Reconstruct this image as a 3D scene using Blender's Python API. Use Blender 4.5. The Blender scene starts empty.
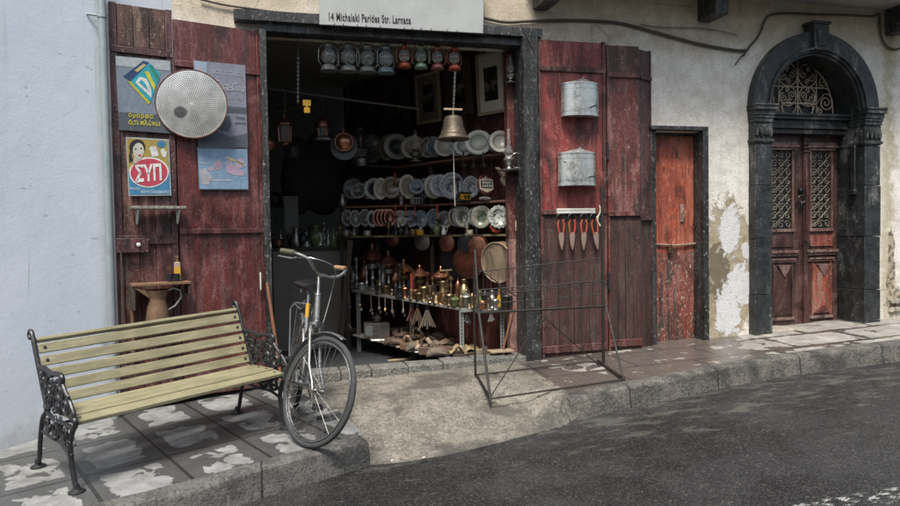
import bpy, bmesh, random, numpy as np
from math import *
from mathutils import Matrix, Vector
random.seed(7)
sc = bpy.context.scene
COL = sc.collection
R = radians
# ------------------------------------------------------------------ camera
F = 700.0; PW, PH = 900, 506
YAW, PITCH, ROLL = R(15.4), R(1.9), R(0.95)
EYE = np.array([0, 0, 1.35])
cf = np.array([sin(YAW)*cos(PITCH), cos(YAW)*cos(PITCH), -sin(PITCH)])
cr0 = np.array([cos(YAW), -sin(YAW), 0.0]); cu0 = np.cross(cr0, cf)
cr = cr0*cos(ROLL) - cu0*sin(ROLL); cu = cu0*cos(ROLL) + cr0*sin(ROLL)
cam = bpy.data.cameras.new('camera'); cam.lens = F/PW*36; cam.sensor_width = 36
cam.clip_end = 500
camo = bpy.data.objects.new('camera', cam); COL.objects.link(camo)
camo.matrix_world = Matrix(((cr[0], cu[0], -cf[0], EYE[0]), (cr[1], cu[1], -cf[1], EYE[1]), (cr[2], cu[2], -cf[2], EYE[2]), (0, 0, 0, 1)))
sc.camera = camo
# ------------------------------------------------------------------ light
SUN_EL, SUN_AZ = 60, 205       # azimuth clockwise from +Y: the sun stands behind and left of the camera, veiled
w = bpy.data.worlds.new('World'); sc.world = w; w.use_nodes = True
nt = w.node_tree; nt.nodes.clear()
sky = nt.nodes.new('ShaderNodeTexSky'); sky.sky_type = 'NISHITA'; sky.sun_disc = False
sky.sun_elevation = R(SUN_EL); sky.sun_rotation = R(SUN_AZ); sky.air_density = 1.3; sky.dust_density = 4
bg = nt.nodes.new('ShaderNodeBackground'); bg.inputs['Strength'].default_value = 0.09
wo = nt.nodes.new('ShaderNodeOutputWorld')
nt.links.new(sky.outputs[0], bg.inputs[0]); nt.links.new(bg.outputs[0], wo.inputs[0])
sl = bpy.data.lights.new('sun', 'SUN'); sl.energy = 2.2; sl.angle = R(15); sl.color = (1, .95, .87)
so = bpy.data.objects.new('sun', sl); COL.objects.link(so)
sd = Vector((sin(R(SUN_AZ))*cos(R(SUN_EL)), cos(R(SUN_AZ))*cos(R(SUN_EL)), sin(R(SUN_EL))))
so.rotation_euler = sd.to_track_quat('Z', 'Y').to_euler(); so.location = sd*20
sc.view_settings.view_transform = 'Standard'; sc.view_settings.look = 'None'
sc.view_settings.exposure = 1.12; sc.view_settings.gamma = 1; sc.view_settings.use_curve_mapping = False

# ------------------------------------------------------------------ where a pixel of the photograph lies on a real plane
def ray(px, py): return cf + cr*(px-PW/2)/F - cu*(py-PH/2)/F
def onY(px, py, Y=6.2):
    d = ray(px, py); return Vector(EYE + d*(Y/d[1]))
def onV(px, py, line):           # vertical plane through two plan points
    a, b = line; n = np.array([b[1]-a[1], -(b[0]-a[0]), 0]); d = ray(px, py)
    return Vector(EYE + d*((n[0]*a[0]+n[1]*a[1])/(n@d)))
def onZ(px, py, z):
    d = ray(px, py); return Vector(EYE + d*((z-EYE[2])/d[2]))
def depth(p): return float((np.array(p)-EYE)@cf)
def S(x, y): return .038*(x-.4)+.02*(y-4.45)      # the pavement climbs gently to the right

# ------------------------------------------------------------------ node helper
class NB:
    def __init__(s, name):
        s.m = bpy.data.materials.new(name); s.m.use_nodes = True; s.t = s.m.node_tree; s.t.nodes.clear()
        s.o = s.t.nodes.new('ShaderNodeOutputMaterial'); s.b = s.t.nodes.new('ShaderNodeBsdfPrincipled')
        s.t.links.new(s.b.outputs[0], s.o.inputs[0])
        s.geo = s.t.nodes.new('ShaderNodeNewGeometry').outputs['Position']
        s.obj = s.t.nodes.new('ShaderNodeTexCoord').outputs['Object']
        s.rnd = s.t.nodes.new('ShaderNodeObjectInfo').outputs['Random']
    def put(s, sock, v):
        if isinstance(v, bpy.types.NodeSocket): s.t.links.new(v, sock)
        elif isinstance(v, (tuple, list)) and len(v) == 3 and sock.type == 'RGBA': sock.default_value = (*v, 1)
        else: sock.default_value = v
    def map(s, vec, scale=(1, 1, 1), loc=(0, 0, 0), rot=(0, 0, 0)):
        n = s.t.nodes.new('ShaderNodeMapping'); s.put(n.inputs[0], vec)
        n.inputs['Scale'].default_value = scale; n.inputs['Location'].default_value = loc; n.inputs['Rotation'].default_value = rot
        return n.outputs[0]
    def noise(s, vec, scale=5, detail=6, rough=.6, dist=0, col=False):
        n = s.t.nodes.new('ShaderNodeTexNoise'); s.put(n.inputs['Vector'], vec)
        n.inputs['Scale'].default_value = scale; n.inputs['Detail'].default_value = detail
        n.inputs['Roughness'].default_value = rough; n.inputs['Distortion'].default_value = dist
        return n.outputs['Color' if col else 'Fac']
    def vor(s, vec, scale=5, feat='F1', out='Distance', rand=1):
        n = s.t.nodes.new('ShaderNodeTexVoronoi'); n.feature = feat; s.put(n.inputs['Vector'], vec)
        n.inputs['Scale'].default_value = scale; n.inputs['Randomness'].default_value = rand
        return n.outputs[out]
    def ss(s, v, a, b, lo=0, hi=1):
        n = s.t.nodes.new('ShaderNodeMapRange'); n.interpolation_type = 'SMOOTHSTEP'; s.put(n.inputs[0], v)
        n.inputs[1].default_value = a; n.inputs[2].default_value = b; n.inputs[3].default_value = lo; n.inputs[4].default_value = hi
        return n.outputs[0]
    def mix(s, f, a, b, mode='MIX'):
        n = s.t.nodes.new('ShaderNodeMix'); n.data_type = 'RGBA'; n.blend_type = mode
        s.put(n.inputs[0], f); s.put(n.inputs[6], a); s.put(n.inputs[7], b); return n.outputs[2]
    def ma(s, op, a, b=0.0, c=None):
        n = s.t.nodes.new('ShaderNodeMath'); n.operation = op; s.put(n.inputs[0], a); s.put(n.inputs[1], b)
        if c is not None: s.put(n.inputs[2], c)
        return n.outputs[0]
    def sep(s, v):
        n = s.t.nodes.new('ShaderNodeSeparateXYZ'); s.put(n.inputs[0], v); return n.outputs
    def bump(s, h, strength=.3, dist=.01, prev=None):
        n = s.t.nodes.new('ShaderNodeBump'); s.put(n.inputs['Height'], h)
        n.inputs['Strength'].default_value = strength; n.inputs['Distance'].default_value = dist
        if prev is not None: s.t.links.new(prev, n.inputs['Normal'])
        return n.outputs[0]
    def fin(s, color=None, rough=None, metal=None, normal=None, **kw):
        if color is not None: s.put(s.b.inputs['Base Color'], color)
        if rough is not None: s.put(s.b.inputs['Roughness'], rough)
        if metal is not None: s.put(s.b.inputs['Metallic'], metal)
        if normal is not None: s.t.links.new(normal, s.b.inputs['Normal'])
        for k, v in kw.items(): s.put(s.b.inputs[k], v)
        return s.m
    def blob(s, cx, cz, rx, rz, nz=.35, sc_=6, edge=.12, vec=None):   # a stain of its own shape on the facade, round (x, z)
        p = s.sep(s.geo if vec is None else vec)
        dx = s.ma('DIVIDE', s.ma('SUBTRACT', p[0], cx), rx); dz = s.ma('DIVIDE', s.ma('SUBTRACT', p[2], cz), rz)
        r = s.ma('SQRT', s.ma('ADD', s.ma('MULTIPLY', dx, dx), s.ma('MULTIPLY', dz, dz)))
        n = s.ma('MULTIPLY', s.ma('SUBTRACT', s.noise(s.geo, sc_, 8, .68, .8), .5), nz*11 if vec is None else nz*4)
        return s.ss(s.ma('ADD', r, n), 1-edge, 1+edge, 1, 0)

def mat_plain(name, c, rough=.6, metal=0, var=.25, nscale=14, bump=.15, c2=None, **kw):
    n = NB(name); nz = n.noise(n.obj, nscale, 7, .65)
    c2 = c2 or tuple(x*(1-var) for x in c)
    col = n.mix(n.ss(nz, .35, .65), c2, c)
    col = n.mix(.5, col, n.mix(n.rnd, tuple(x*.8 for x in c), tuple(min(1, x*1.15) for x in c)), 'MIX')
    rr = n.ss(n.noise(n.obj, nscale*2.3, 5), .3, .7, max(.03, rough-.12), min(1, rough+.15))
    return n.fin(col, rr, metal, n.bump(nz, bump, .004), **kw)

def mat_paint(name, a, b, under, peel=.55, soft=.03, sx=9, sz=1.3, rough=.55, dark=(.02, .016, .013), dirt=.5, bump=.5, chips=.66, specks=(.42, .38, .33), fade=(.26, .15, .13), fadeamt=.45):
    """old paint on boards: faded streaks, peeled patches down to the wood, pale chips and grime"""
    n = NB(name); v = n.map(n.geo, (sx, sx, sz)); iso = n.geo
    big = n.noise(n.map(iso, (1.6, 1.6, .8)), 1.6, 5, .6)
    st = n.noise(v, 1.4, 9, .65)
    fine = n.noise(n.map(iso, (3, 3, 1)), 14, 8, .7)
    base = n.mix(n.ss(n.ma('ADD', n.ma('MULTIPLY', st, .6), n.ma('MULTIPLY', big, .4)), .38, .62), a, b)
    fd = n.ma('MULTIPLY', n.ss(n.noise(n.map(iso, (7, 7, .7), (3, 1, 2)), 1.7, 8, .7), .47, .66), min(1, fadeamt*1.4)); base = n.mix(fd, base, fade)
    fd2 = n.ss(n.noise(n.map(iso, (4, 4, 2.2), (9, 4, 1)), 2.4, 9, .72), .53, .64); base = n.mix(n.ma('MULTIPLY', fd2, fadeamt), base, tuple(min(1, q*1.25) for q in fade))
    bl = n.ss(n.noise(n.map(iso, (2.5, 2.5, 1.4), (5, 2, 7)), 2.2, 7, .65), .5, .64); base = n.mix(n.ma('MULTIPLY', bl, .75), base, tuple(x*.35 for x in a))
    pm = n.ma('ADD', n.ma('MULTIPLY', st, .5), n.ma('ADD', n.ma('MULTIPLY', fine, .3), n.ma('MULTIPLY', big, .2)))
    peelm = n.ss(pm, peel, peel+soft)
    grain = n.noise(n.map(iso, (40, 40, 1.5)), 2, 4)
    und = n.mix(n.ss(grain, .3, .7), tuple(x*.45 for x in under), under)
    c = n.mix(peelm, base, und)
    chip = n.ss(n.noise(n.map(iso, (2.2, 2.2, 1)), 22, 6, .75), chips, chips+.02)
    c = n.mix(chip, c, specks)
    dm = n.ss(n.noise(n.map(iso, (5, 5, .9)), 1.9, 7, .7), .46, .7)
    c = n.mix(n.ma('MULTIPLY', dm, min(1, dirt*1.5)), c, dark)
    sp = n.ss(n.noise(n.map(iso, (3, 3, 1.2)), 38, 4, .7), .63, .66); c = n.mix(n.ma('MULTIPLY', sp, .7), c, specks)
    f2 = n.noise(iso, 90, 3); c = n.mix(.6, c, n.mix(n.ss(f2, .3, .7), (.2, .2, .2), (.85, .85, .85)), 'OVERLAY')
    h = n.ma('SUBTRACT', n.ma('MULTIPLY', grain, .4), n.ma('ADD', peelm, n.ma('MULTIPLY', chip, .7)))
    return n.fin(c, n.ss(fine, .3, .7, rough-.15, rough+.25), 0, n.bump(h, bump, .006))

M = {}
M['iron'] = mat_plain('black_cast_iron', (.014, .015, .018), .42, 0, .5, 60, .5, **{'Specular IOR Level': .6})
M['rackwire'] = mat_plain('rusty_black_wire', (.014, .013, .012), .6, 0, .3, 50, .3, c2=(.035, .022, .015))
M['chrome'] = mat_plain('dull_chrome', (.36, .37, .36), .3, 1, .5, 40, .1, c2=(.25, .23, .2))
M['bikeframe'] = mat_plain('grey_bicycle_enamel', (.19, .2, .205), .32, .5, .5, 50, .1, c2=(.1, .1, .1))
M['tyre'] = mat_plain('grey_tyre_rubber', (.045, .047, .05), .8, 0, .35, 60, .4)
M['blackplastic'] = mat_plain('black_saddle_vinyl', (.02, .02, .022), .3, 0, .3, 30, .1)
M['yellow'] = mat_plain('yellow_sticker', (.5, .29, .02), .5, 0, .2)
M['olive'] = mat_plain('olive_rubber_grip', (.09, .09, .055), .7, 0, .3, 80, .5)
M['tan'] = mat_plain('tan_rubber_grip', (.3, .19, .1), .7, 0, .3, 80, .5)
M['copper'] = mat_plain('tarnished_copper', (.52, .24, .15), .38, 1, .5, 30, .2, c2=(.17, .08, .05))
M['copperdk'] = mat_plain('dark_copper', (.3, .14, .1), .42, 1, .5, 25, .2, c2=(.1, .05, .04))
M['brass'] = mat_plain('aged_brass', (.3, .22, .12), .42, .95, .5, 35, .3, c2=(.08, .06, .035))
M['bronze'] = mat_plain('bronze_bell_metal', (.13, .105, .075), .5, .6, .5, 16, .3, c2=(.05, .042, .034))
M['tin'] = mat_plain('galvanised_tin', (.62, .64, .62), .3, .75, .35, 12, .08, c2=(.4, .42, .4))
M['pewter'] = mat_plain('dull_pewter', (.32, .32, .3), .4, .9, .5, 25, .2)
M['tealtin'] = mat_plain('grey_green_lantern_enamel', (.26, .275, .265), .35, .6, .4, 50, .2)
M['bluetin'] = mat_plain('pale_blue_lantern_enamel', (.2, .27, .29), .35, .5, .4, 50, .2)
M['greentin'] = mat_plain('pale_green_lantern_enamel', (.24, .36, .24), .38, .35, .4, 50, .2)
M['orangetin'] = mat_plain('orange_lantern_enamel', (.42, .1, .055), .38, .3, .4, 50, .2)
M['pinktin'] = mat_plain('pink_red_lantern_enamel', (.36, .13, .11), .38, .3, .4, 50, .2)
M['globe'] = mat_plain('glint_whitened_globe_glass', (.8, .85, .82), .08, 0, .3, 60, .1, **{'Transmission Weight': .86, 'IOR': 1.4})  # clear globe glass kept partly white, standing in for bright glints
M['glass'] = mat_plain('lamp_glass', (.9, .93, .91), .05, 0, .05, 20, .02, **{'Transmission Weight': .92, 'IOR': 1.25})
M['cream'] = mat_plain('cream_glaze', (.55, .5, .38), .25, 0, .15)
M['white'] = mat_plain('off_white_enamel', (.62, .62, .57), .3, 0, .15)
M['red'] = mat_plain('dull_red_paint', (.25, .03, .02), .45, 0, .3)
M['redhandle'] = mat_plain('orange_red_handle_paint', (.42, .08, .04), .5, 0, .35, 50)
M['rusttin'] = mat_plain('brown_rusted_tin', (.2, .12, .07), .6, .3, .5, 30, .4, c2=(.09, .06, .04))
M['rust'] = mat_plain('rusty_steel', (.24, .15, .11), .7, .3, .5, 60, .5, c2=(.36, .33, .3))
M['wooddk'] = mat_plain('dark_old_wood', (.05, .035, .026), .7, 0, .5, 20, .4)
M['woodmid'] = mat_plain('brown_worn_wood', (.19, .11, .06), .6, 0, .5, 22, .4)
M['woodpale'] = mat_plain('pale_worn_wood', (.36, .28, .19), .65, 0, .4, 22, .4)
M['leather'] = mat_plain('worn_brown_leather', (.1, .062, .042), .6, 0, .5, 30, .4, c2=(.06, .045, .035))
M['leather2'] = mat_plain('grey_brown_leather', (.15, .122, .092), .7, 0, .5, 30, .4, c2=(.09, .075, .06))
M['khaki'] = mat_plain('ochre_cloth', (.28, .21, .11), .9, 0, .3, 30, .4)
M['cloth'] = mat_plain('dark_cloth', (.035, .035, .037), .95, 0, .3, 8, .3)
M['greybox'] = mat_plain('grey_radio_case', (.11, .1, .09), .5, 0, .3)
M['screen'] = mat_plain('pale_dial_glass', (.22, .25, .23), .2, 0, .3)
M['paper'] = mat_plain('aged_paper', (.5, .47, .38), .8, 0, .15)
M['greenvase'] = mat_plain('green_glaze', (.12, .16, .06), .25, 0, .4)
M['shopgrey'] = mat_plain('grey_panel', (.2, .2, .19), .7, 0, .2)
M['darkglass'] = mat_plain('dark_window_glass', (.012, .014, .014), .5, 0, .3, 6, .05)
M['terracotta'] = mat_plain('worn_orange_wood', (.2, .085, .045), .7, 0, .4, 30, .4)

# boards, shutters, doors
M['red_panel'] = mat_paint('faded_maroon_shutter_paint', (.075, .018, .017), (.115, .028, .025), (.1, .06, .048), .6, .05, 5, .8, .4, dirt=.45, chips=.69, specks=(.3, .2, .18), fade=(.17, .09, .085), fadeamt=.55)
M['red_worn'] = mat_paint('peeling_maroon_paint', (.05, .015, .014), (.095, .024, .021), (.13, .095, .075), .54, .04, 9, 1.2, .55, dirt=.6, chips=.66, specks=(.3, .23, .19))
M['brown_top'] = mat_paint('bare_brown_shutter_head', (.05, .024, .018), (.1, .045, .032), (.19, .13, .095), .52, .05, 8, 1.4, .6, dirt=.5, chips=.64, fade=(.17, .1, .07), fadeamt=.5)
M['red_bright'] = mat_paint('sun_faded_crimson_paint', (.12, .022, .02), (.22, .036, .032), (.24, .13, .1), .57, .04, 8, 1.1, .5, dirt=.6, chips=.66, specks=(.4, .28, .22), fade=(.33, .12, .1), fadeamt=.5)
M['red_strip'] = mat_paint('worn_dark_red_narrow_board', (.09, .024, .022), (.16, .04, .034), (.26, .17, .14), .53, .04, 12, 1.2, .5, dirt=.6, chips=.64)
M['purple_edge'] = mat_paint('dark_purple_brown_edge', (.045, .02, .022), (.09, .035, .035), (.17, .12, .11), .57, .04, 12, 1.2, .45, dirt=.55, chips=.64, fade=(.12, .07, .07), fadeamt=.4)
M['low_boards'] = mat_paint('weathered_dark_boards', (.036, .015, .013), (.07, .026, .022), (.11, .085, .075), .54, .05, 16, 1.2, .65, dirt=.6, chips=.65, specks=(.2, .17, .15), fade=(.075, .05, .044), fadeamt=.4)
M['orange_door'] = mat_paint('peeling_orange_red_door_paint', (.2, .04, .025), (.36, .085, .045), (.09, .05, .035), .56, .03, 13, 1.0, .5, dirt=.4, chips=.64, specks=(.5, .34, .25), fade=(.46, .2, .13))
M['orange_low'] = mat_paint('worn_lower_door_paint', (.14, .034, .024), (.26, .062, .04), (.07, .05, .04), .5, .04, 13, 1.0, .6, dirt=.5, chips=.585, specks=(.5, .42, .34))
M['black_wood'] = mat_paint('black_peeling_timber', (.012, .013, .013), (.022, .024, .025), (.1, .095, .085), .6, .04, 7, 1.8, .4, dark=(.006, .006, .006), dirt=.3, bump=.9, chips=.59, specks=(.22, .22, .21), fade=(.07, .075, .075), fadeamt=.5)
M['arch_door'] = mat_paint('brown_maroon_carved_door', (.042, .018, .016), (.075, .03, .026), (.13, .08, .06), .59, .05, 8, 1.0, .4, dirt=.5, chips=.68, specks=(.26, .2, .17), fade=(.13, .075, .065))
M['arch_panel'] = mat_paint('orange_red_worn_panel', (.16, .035, .025), (.33, .09, .06), (.3, .17, .12), .52, .04, 8, 1.2, .45, dirt=.35, chips=.62)
M['door_mould'] = mat_paint('dusty_moulding', (.1, .05, .042), (.17, .1, .085), (.25, .19, .16), .5, .05, 8, 2, .5, dirt=.3, chips=.62)
M['int_red'] = mat_paint('dark_red_shop_lining', (.05, .012, .01), (.09, .02, .016), (.06, .03, .025), .6, .04, 6, 1, .5, dirt=.5, chips=.7, specks=(.14, .09, .08))
M['pink_post'] = mat_paint('faded_pink_post', (.2, .1, .09), (.3, .17, .155), (.25, .2, .17), .52, .05, 10, 1, .6, dirt=.5, chips=.66)

def stone_black():
    n = NB('black_painted_weathered_stone'); g = n.geo
    f = n.noise(g, 9, 10, .7, .3); f2 = n.noise(n.map(g, (1, 1, .35)), 5, 8, .7); f3 = n.noise(g, 45, 6, .7)
    c = n.mix(n.ss(f, .35, .65), (.009, .011, .012), (.03, .034, .035))
    c = n.mix(n.ss(f2, .52, .66), c, (.1, .104, .1))
    c = n.mix(n.ss(n.ma('ADD', n.ma('MULTIPLY', f3, .6), n.ma('MULTIPLY', f2, .4)), .575, .6), c, n.mix(n.ss(f, .45, .6), (.06, .06, .06), (.34, .34, .32)))
    h = n.ma('ADD', n.ma('MULTIPLY', f, .7), n.ma('MULTIPLY', f3, .3))
    return n.fin(c, n.ss(f2, .3, .7, .3, .65), 0, n.bump(h, .9, .02))
M['blackstone'] = stone_black()

def plaster():
    n = NB('rough_old_plaster'); g = n.geo; p = n.sep(g)
    big = n.noise(g, 1.3, 6, .6); mid = n.noise(g, 7, 8, .65); fine = n.noise(g, 60, 5, .75); pits = n.noise(g, 110, 3, .6)
    c = n.mix(n.ss(mid, .35, .65), (.6, .58, .52), (.76, .74, .68))
    # warmer sandy band under the eaves, its edge wandering
    band = n.ss(n.ma('ADD', p[2], n.ma('MULTIPLY', n.ma('SUBTRACT', big, .5), 1.2)), 2.95, 3.3)
    c = n.mix(n.ma('MULTIPLY', band, .85), c, n.mix(n.ss(mid, .3, .7), (.4, .33, .24), (.56, .48, .36)))
    # rain stains by the arch and yellowed strip by the right pillar
    yl = n.ss(n.ma('ADD', p[0], n.ma('MULTIPLY', n.ma('SUBTRACT', mid, .5), .5)), 6.62, 6.74)
    yr = n.ss(n.ma('ADD', p[0], n.ma('MULTIPLY', n.ma('SUBTRACT', mid, .5), .5)), 6.9, 6.74)
    c = n.mix(n.ma('MULTIPLY', n.ma('MULTIPLY', yl, yr), .6), c, (.32, .27, .12))
    # grime runs
    runs = n.ss(n.noise(n.map(g, (7, 7, .5)), 1.5, 6, .7), .54, .8); c = n.mix(n.ma('MULTIPLY', runs, .35), c, (.25, .235, .2))
    # fallen coat between the doors
    st = n.ma('MAXIMUM', n.blob(4.72, .92, .36, .62, .22, 5), n.blob(4.66, .45, .3, .34, .25, 6))
    c = n.mix(n.ma('MULTIPLY', st, .9), c, n.mix(n.ss(n.noise(g, 11, 6), .4, .6), (.25, .2, .115), (.36, .31, .2)))
    dk = n.blob(4.58, .85, .13, .32, .3, 8); c = n.mix(n.ma('MULTIPLY', dk, .85), c, (.12, .1, .065))
    wh = n.ma('MAXIMUM', n.ma('MAXIMUM', n.blob(4.72, 1.28, .13, .28, .2, 7), n.blob(4.83, .72, .17, .22, .25, 7)), n.ma('MAXIMUM', n.blob(4.7, .45, .15, .3, .25, 7), n.blob(4.9, 1.08, .05, .1, .2, 9)))
    c = n.mix(wh, c, n.mix(n.ss(fine, .3, .7), (.52, .53, .54), (.7, .71, .71)))
    br = n.ma('MAXIMUM', n.blob(6.86, .5, .14, .14, .3, 7), n.blob(6.8, .86, .05, .4, .3, 8))
    c = n.mix(n.ma('MULTIPLY', br, .9), c, n.mix(n.ss(n.noise(g, 16, 6), .4, .6), (.08, .06, .035), (.42, .36, .26)))
    crack = n.ss(n.vor(n.map(g, (1, 1, .6)), 1.6, 'DISTANCE_TO_EDGE'), .0, .008, 1, 0)
    c = n.mix(n.ma('MULTIPLY', n.ma('MULTIPLY', crack, n.ss(big, .5, .6)), .5), c, (.1, .09, .07))
    c = n.mix(n.ss(pits, .6, .64), c, (.1, .09, .075))
    c = n.mix(n.ma('MULTIPLY', n.ss(fine, .56, .66), .85), c, (.2, .185, .155))
    c = n.mix(n.ma('MULTIPLY', n.ss(n.noise(g, 26, 5, .7), .58, .68), .5), c, (.3, .28, .24))
    h = n.ma('ADD', n.ma('ADD', n.ma('MULTIPLY', mid, .5), n.ma('MULTIPLY', fine, .45)), n.ma('SUBTRACT', n.ma('MULTIPLY', wh, .25), n.ma('MULTIPLY', st, .3)))
    return n.fin(c, .9, 0, n.bump(h, .9, .02))
M['plaster'] = plaster()

def white_wall():
    n = NB('pale_blue_limewash'); g = n.geo
    big = n.noise(g, .9, 5, .55); mid = n.noise(g, 6, 8, .6); fine = n.noise(g, 50, 5)
    p = n.sep(g)
    c = n.mix(n.ss(big, .3, .7), (.62, .69, .76), (.71, .77, .83))
    c = n.mix(n.ma('MULTIPLY', n.ss(mid, .5, .75), .3), c, (.55, .62, .69))
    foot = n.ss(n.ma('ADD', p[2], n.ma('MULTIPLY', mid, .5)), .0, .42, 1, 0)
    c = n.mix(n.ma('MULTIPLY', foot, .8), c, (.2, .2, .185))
    drip = n.ss(n.noise(n.map(g, (6, 6, .35)), 1.5, 7, .7), .55, .75); c = n.mix(n.ma('MULTIPLY', drip, .3), c, (.42, .47, .52)); ck = n.ma('MULTIPLY', n.ss(n.vor(n.map(g, (1, 1, .5)), 1.1, 'DISTANCE_TO_EDGE'), .0, .005, 1, 0), n.ss(big, .5, .58)); c = n.mix(n.ma('MULTIPLY', ck, .6), c, (.25, .27, .3))
    sc2 = n.ss(n.noise(n.map(g, (1, 1, 3)), 9, 4, .4), .7, .73); c = n.mix(n.ma('MULTIPLY', sc2, .5), c, (.3, .32, .35))
    return n.fin(c, .75, 0, n.bump(n.ma('ADD', n.ma('MULTIPLY', mid, .6), n.ma('MULTIPLY', fine, .2)), .35, .015))
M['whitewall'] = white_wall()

def asphalt():
    n = NB('worn_damp_asphalt'); g = n.geo; p = n.sep(g)
    big = n.noise(g, .9, 6, .6); mid = n.noise(g, 5, 7, .65); agg = n.vor(g, 90, 'F1'); sp = n.vor(g, 55, 'F1', 'Color'); spv = n.sep(sp)[0]
    c = n.mix(n.ss(big, .35, .65), (.008, .008, .0085), (.018, .018, .018))
    c = n.mix(n.ma('MULTIPLY', n.ss(mid, .5, .7), .3), c, (.036, .035, .033)); stn = n.sep(n.vor(g, 130, 'F1', 'Color'))[1]; c = n.mix(n.ma('MULTIPLY', n.ss(stn, .55, .95), .55), c, (.065, .063, .058)); c = n.mix(n.ma('MULTIPLY', n.ss(stn, .3, .05), .6), c, (.006, .006, .006))
    c = n.mix(n.ma('MULTIPLY', n.ss(spv, .86, .95), n.ss(agg, .25, .5, .75, 0)), c, (.12, .117, .108))
    tiny = n.noise(g, 160, 2); c = n.mix(n.ss(tiny, .62, .75), c, (.075, .073, .07))
    # dried pale silt along the gutter
    gut = n.ss(n.ma('ADD', n.noise(n.map(g, (1, 3, 1), rot=(0, 0, -.1)), 3, 7, .7), n.ma('MULTIPLY', n.ss(p[1], 3.6, 4.6), .13)), .62, .75)
    c = n.mix(n.ma('MULTIPLY', gut, .4), c, (.14, .13, .11))
    crk = n.ma('MULTIPLY', n.ss(n.vor(n.noise(g, 1.2, 4, .6, col=True), 5, 'DISTANCE_TO_EDGE'), 0, .012, 1, 0), n.ss(big, .5, .6)); c = n.mix(n.ma('MULTIPLY', crk, .7), c, (.008, .008, .008))
    # worn white paint band crossing the carriageway
    t = n.ma('ADD', n.ma('SUBTRACT', p[1], n.ma('MULTIPLY', p[0], -.02)), n.ma('MULTIPLY', n.ma('SUBTRACT', mid, .5), .25))
    band = n.ma('MULTIPLY', n.ss(t, 2.84, 2.94), n.ss(t, 3.0, 3.06, 1, 0)); band = n.ma('MULTIPLY', band, n.ss(p[0], 2.2, 2.6))
    wornp = n.ss(n.noise(n.map(g, (1, 2.6, 1)), 13, 8, .8), .53, .57)
    pm = n.ma('MULTIPLY', band, wornp); c = n.mix(n.ma('MULTIPLY', pm, .8), c, (.42, .43, .42))
    wet = n.ss(n.noise(g, 1.6, 5, .6), .42, .6)
    r = n.ma('ADD', n.ma('MULTIPLY', wet, .42), .38)
    h = n.ma('ADD', n.ma('MULTIPLY', agg, -.6), n.ma('MULTIPLY', mid, .8))
    return n.fin(c, r, 0, n.bump(h, .75, .012))
M['asphalt'] = asphalt()

def paving(name, rot, loc, sizes=(.62, .52), wetbias=0.0, pale=(.36, .365, .36), grey=(.17, .17, .165), wetc=(.05, .05, .048), joint=(.04, .038, .034), off=.35, jw=.09, jk=.13, xdry=None, wr=.48):
    n = NB(name); g = n.geo
    v = n.map(g, (1, 1, 1), loc, (0, 0, rot))
    b = n.t.nodes.new('ShaderNodeTexBrick'); n.put(b.inputs['Vector'], v)
    b.inputs['Scale'].default_value = 1; b.inputs['Mortar Size'].default_value = .012; b.inputs['Mortar Smooth'].default_value = .3
    b.inputs['Brick Width'].default_value = sizes[0]; b.inputs['Row Height'].default_value = sizes[1]; b.offset = off; b.inputs['Bias'].default_value = 0
    b.inputs['Color1'].default_value = (0, 0, 0, 1); b.inputs['Color2'].default_value = (1, 1, 1, 1); b.inputs['Mortar'].default_value = (.5, .5, .5, 1)
    br = b.outputs['Color']; mor = b.outputs['Fac']
    mid = n.noise(g, 7, 8, .65, .4); fine = n.noise(g, 60, 5, .7); big = n.noise(g, 1.5, 5, .6)
    dry = n.mix(n.ss(mid, .35, .68), grey, pale)
    dry = n.mix(.3, dry, n.mix(br, (.12, .12, .115), (.33, .33, .32)))
    dry = n.mix(n.ma('MULTIPLY', n.ss(fine, .58, .7), .5), dry, (.1, .1, .09))
    # damp patches with crisp edges that gather round the joints
    b2 = n.t.nodes.new('ShaderNodeTexBrick')
    for k in ('Scale', 'Brick Width', 'Row Height', 'Bias'): b2.inputs[k].default_value = b.inputs[k].default_value
    b2.offset = off; b2.inputs['Mortar Size'].default_value = jw; b2.inputs['Mortar Smooth'].default_value = 1; n.put(b2.inputs['Vector'], v)
    wm = n.noise(n.map(g, (1, 1, 1), (3, 7, 0)), 5.5, 4.6, .55, .6)
    wv = n.ma('ADD', n.ma('ADD', n.ma('MULTIPLY', big, .45), n.ma('MULTIPLY', wm, .6)), n.ma('MULTIPLY', b2.outputs['Fac'], jk))
    if xdry:
        wv = n.ma('ADD', wv, n.ma('MULTIPLY', n.ss(n.ma('ADD', n.sep(g)[0], n.ma('MULTIPLY', mid, 1.2)), xdry+1.1, xdry), .16))
    spots = n.ss(n.noise(g, 24, 4, .6, .5), .66, .7); wet = n.ma('MAXIMUM', n.ss(wv, .575-wetbias, .588-wetbias), n.ma('MULTIPLY', spots, .8))
    scuff = n.ss(n.noise(g, 3, 9, .75), .52, .62); dry = n.mix(n.ma('MULTIPLY', scuff, .45), dry, (.12, .12, .11))
    c = n.mix(n.ma('MULTIPLY', wet, .86), dry, n.mix(n.ss(fine, .3, .7), wetc, tuple(x*2.1 for x in wetc)))
    c = n.mix(n.ma('MULTIPLY', mor, .85), c, joint)
    r = n.ma('SUBTRACT', .82, n.ma('MULTIPLY', wet, wr))
    h = n.ma('SUBTRACT', n.ma('ADD', n.ma('MULTIPLY', mid, .5), n.ma('MULTIPLY', fine, .25)), n.ma('ADD', n.ma('MULTIPLY', mor, .9), n.ma('MULTIPLY', wet, .15)))
    return n.fin(c, r, 0, n.bump(h, .6, .012))
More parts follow.
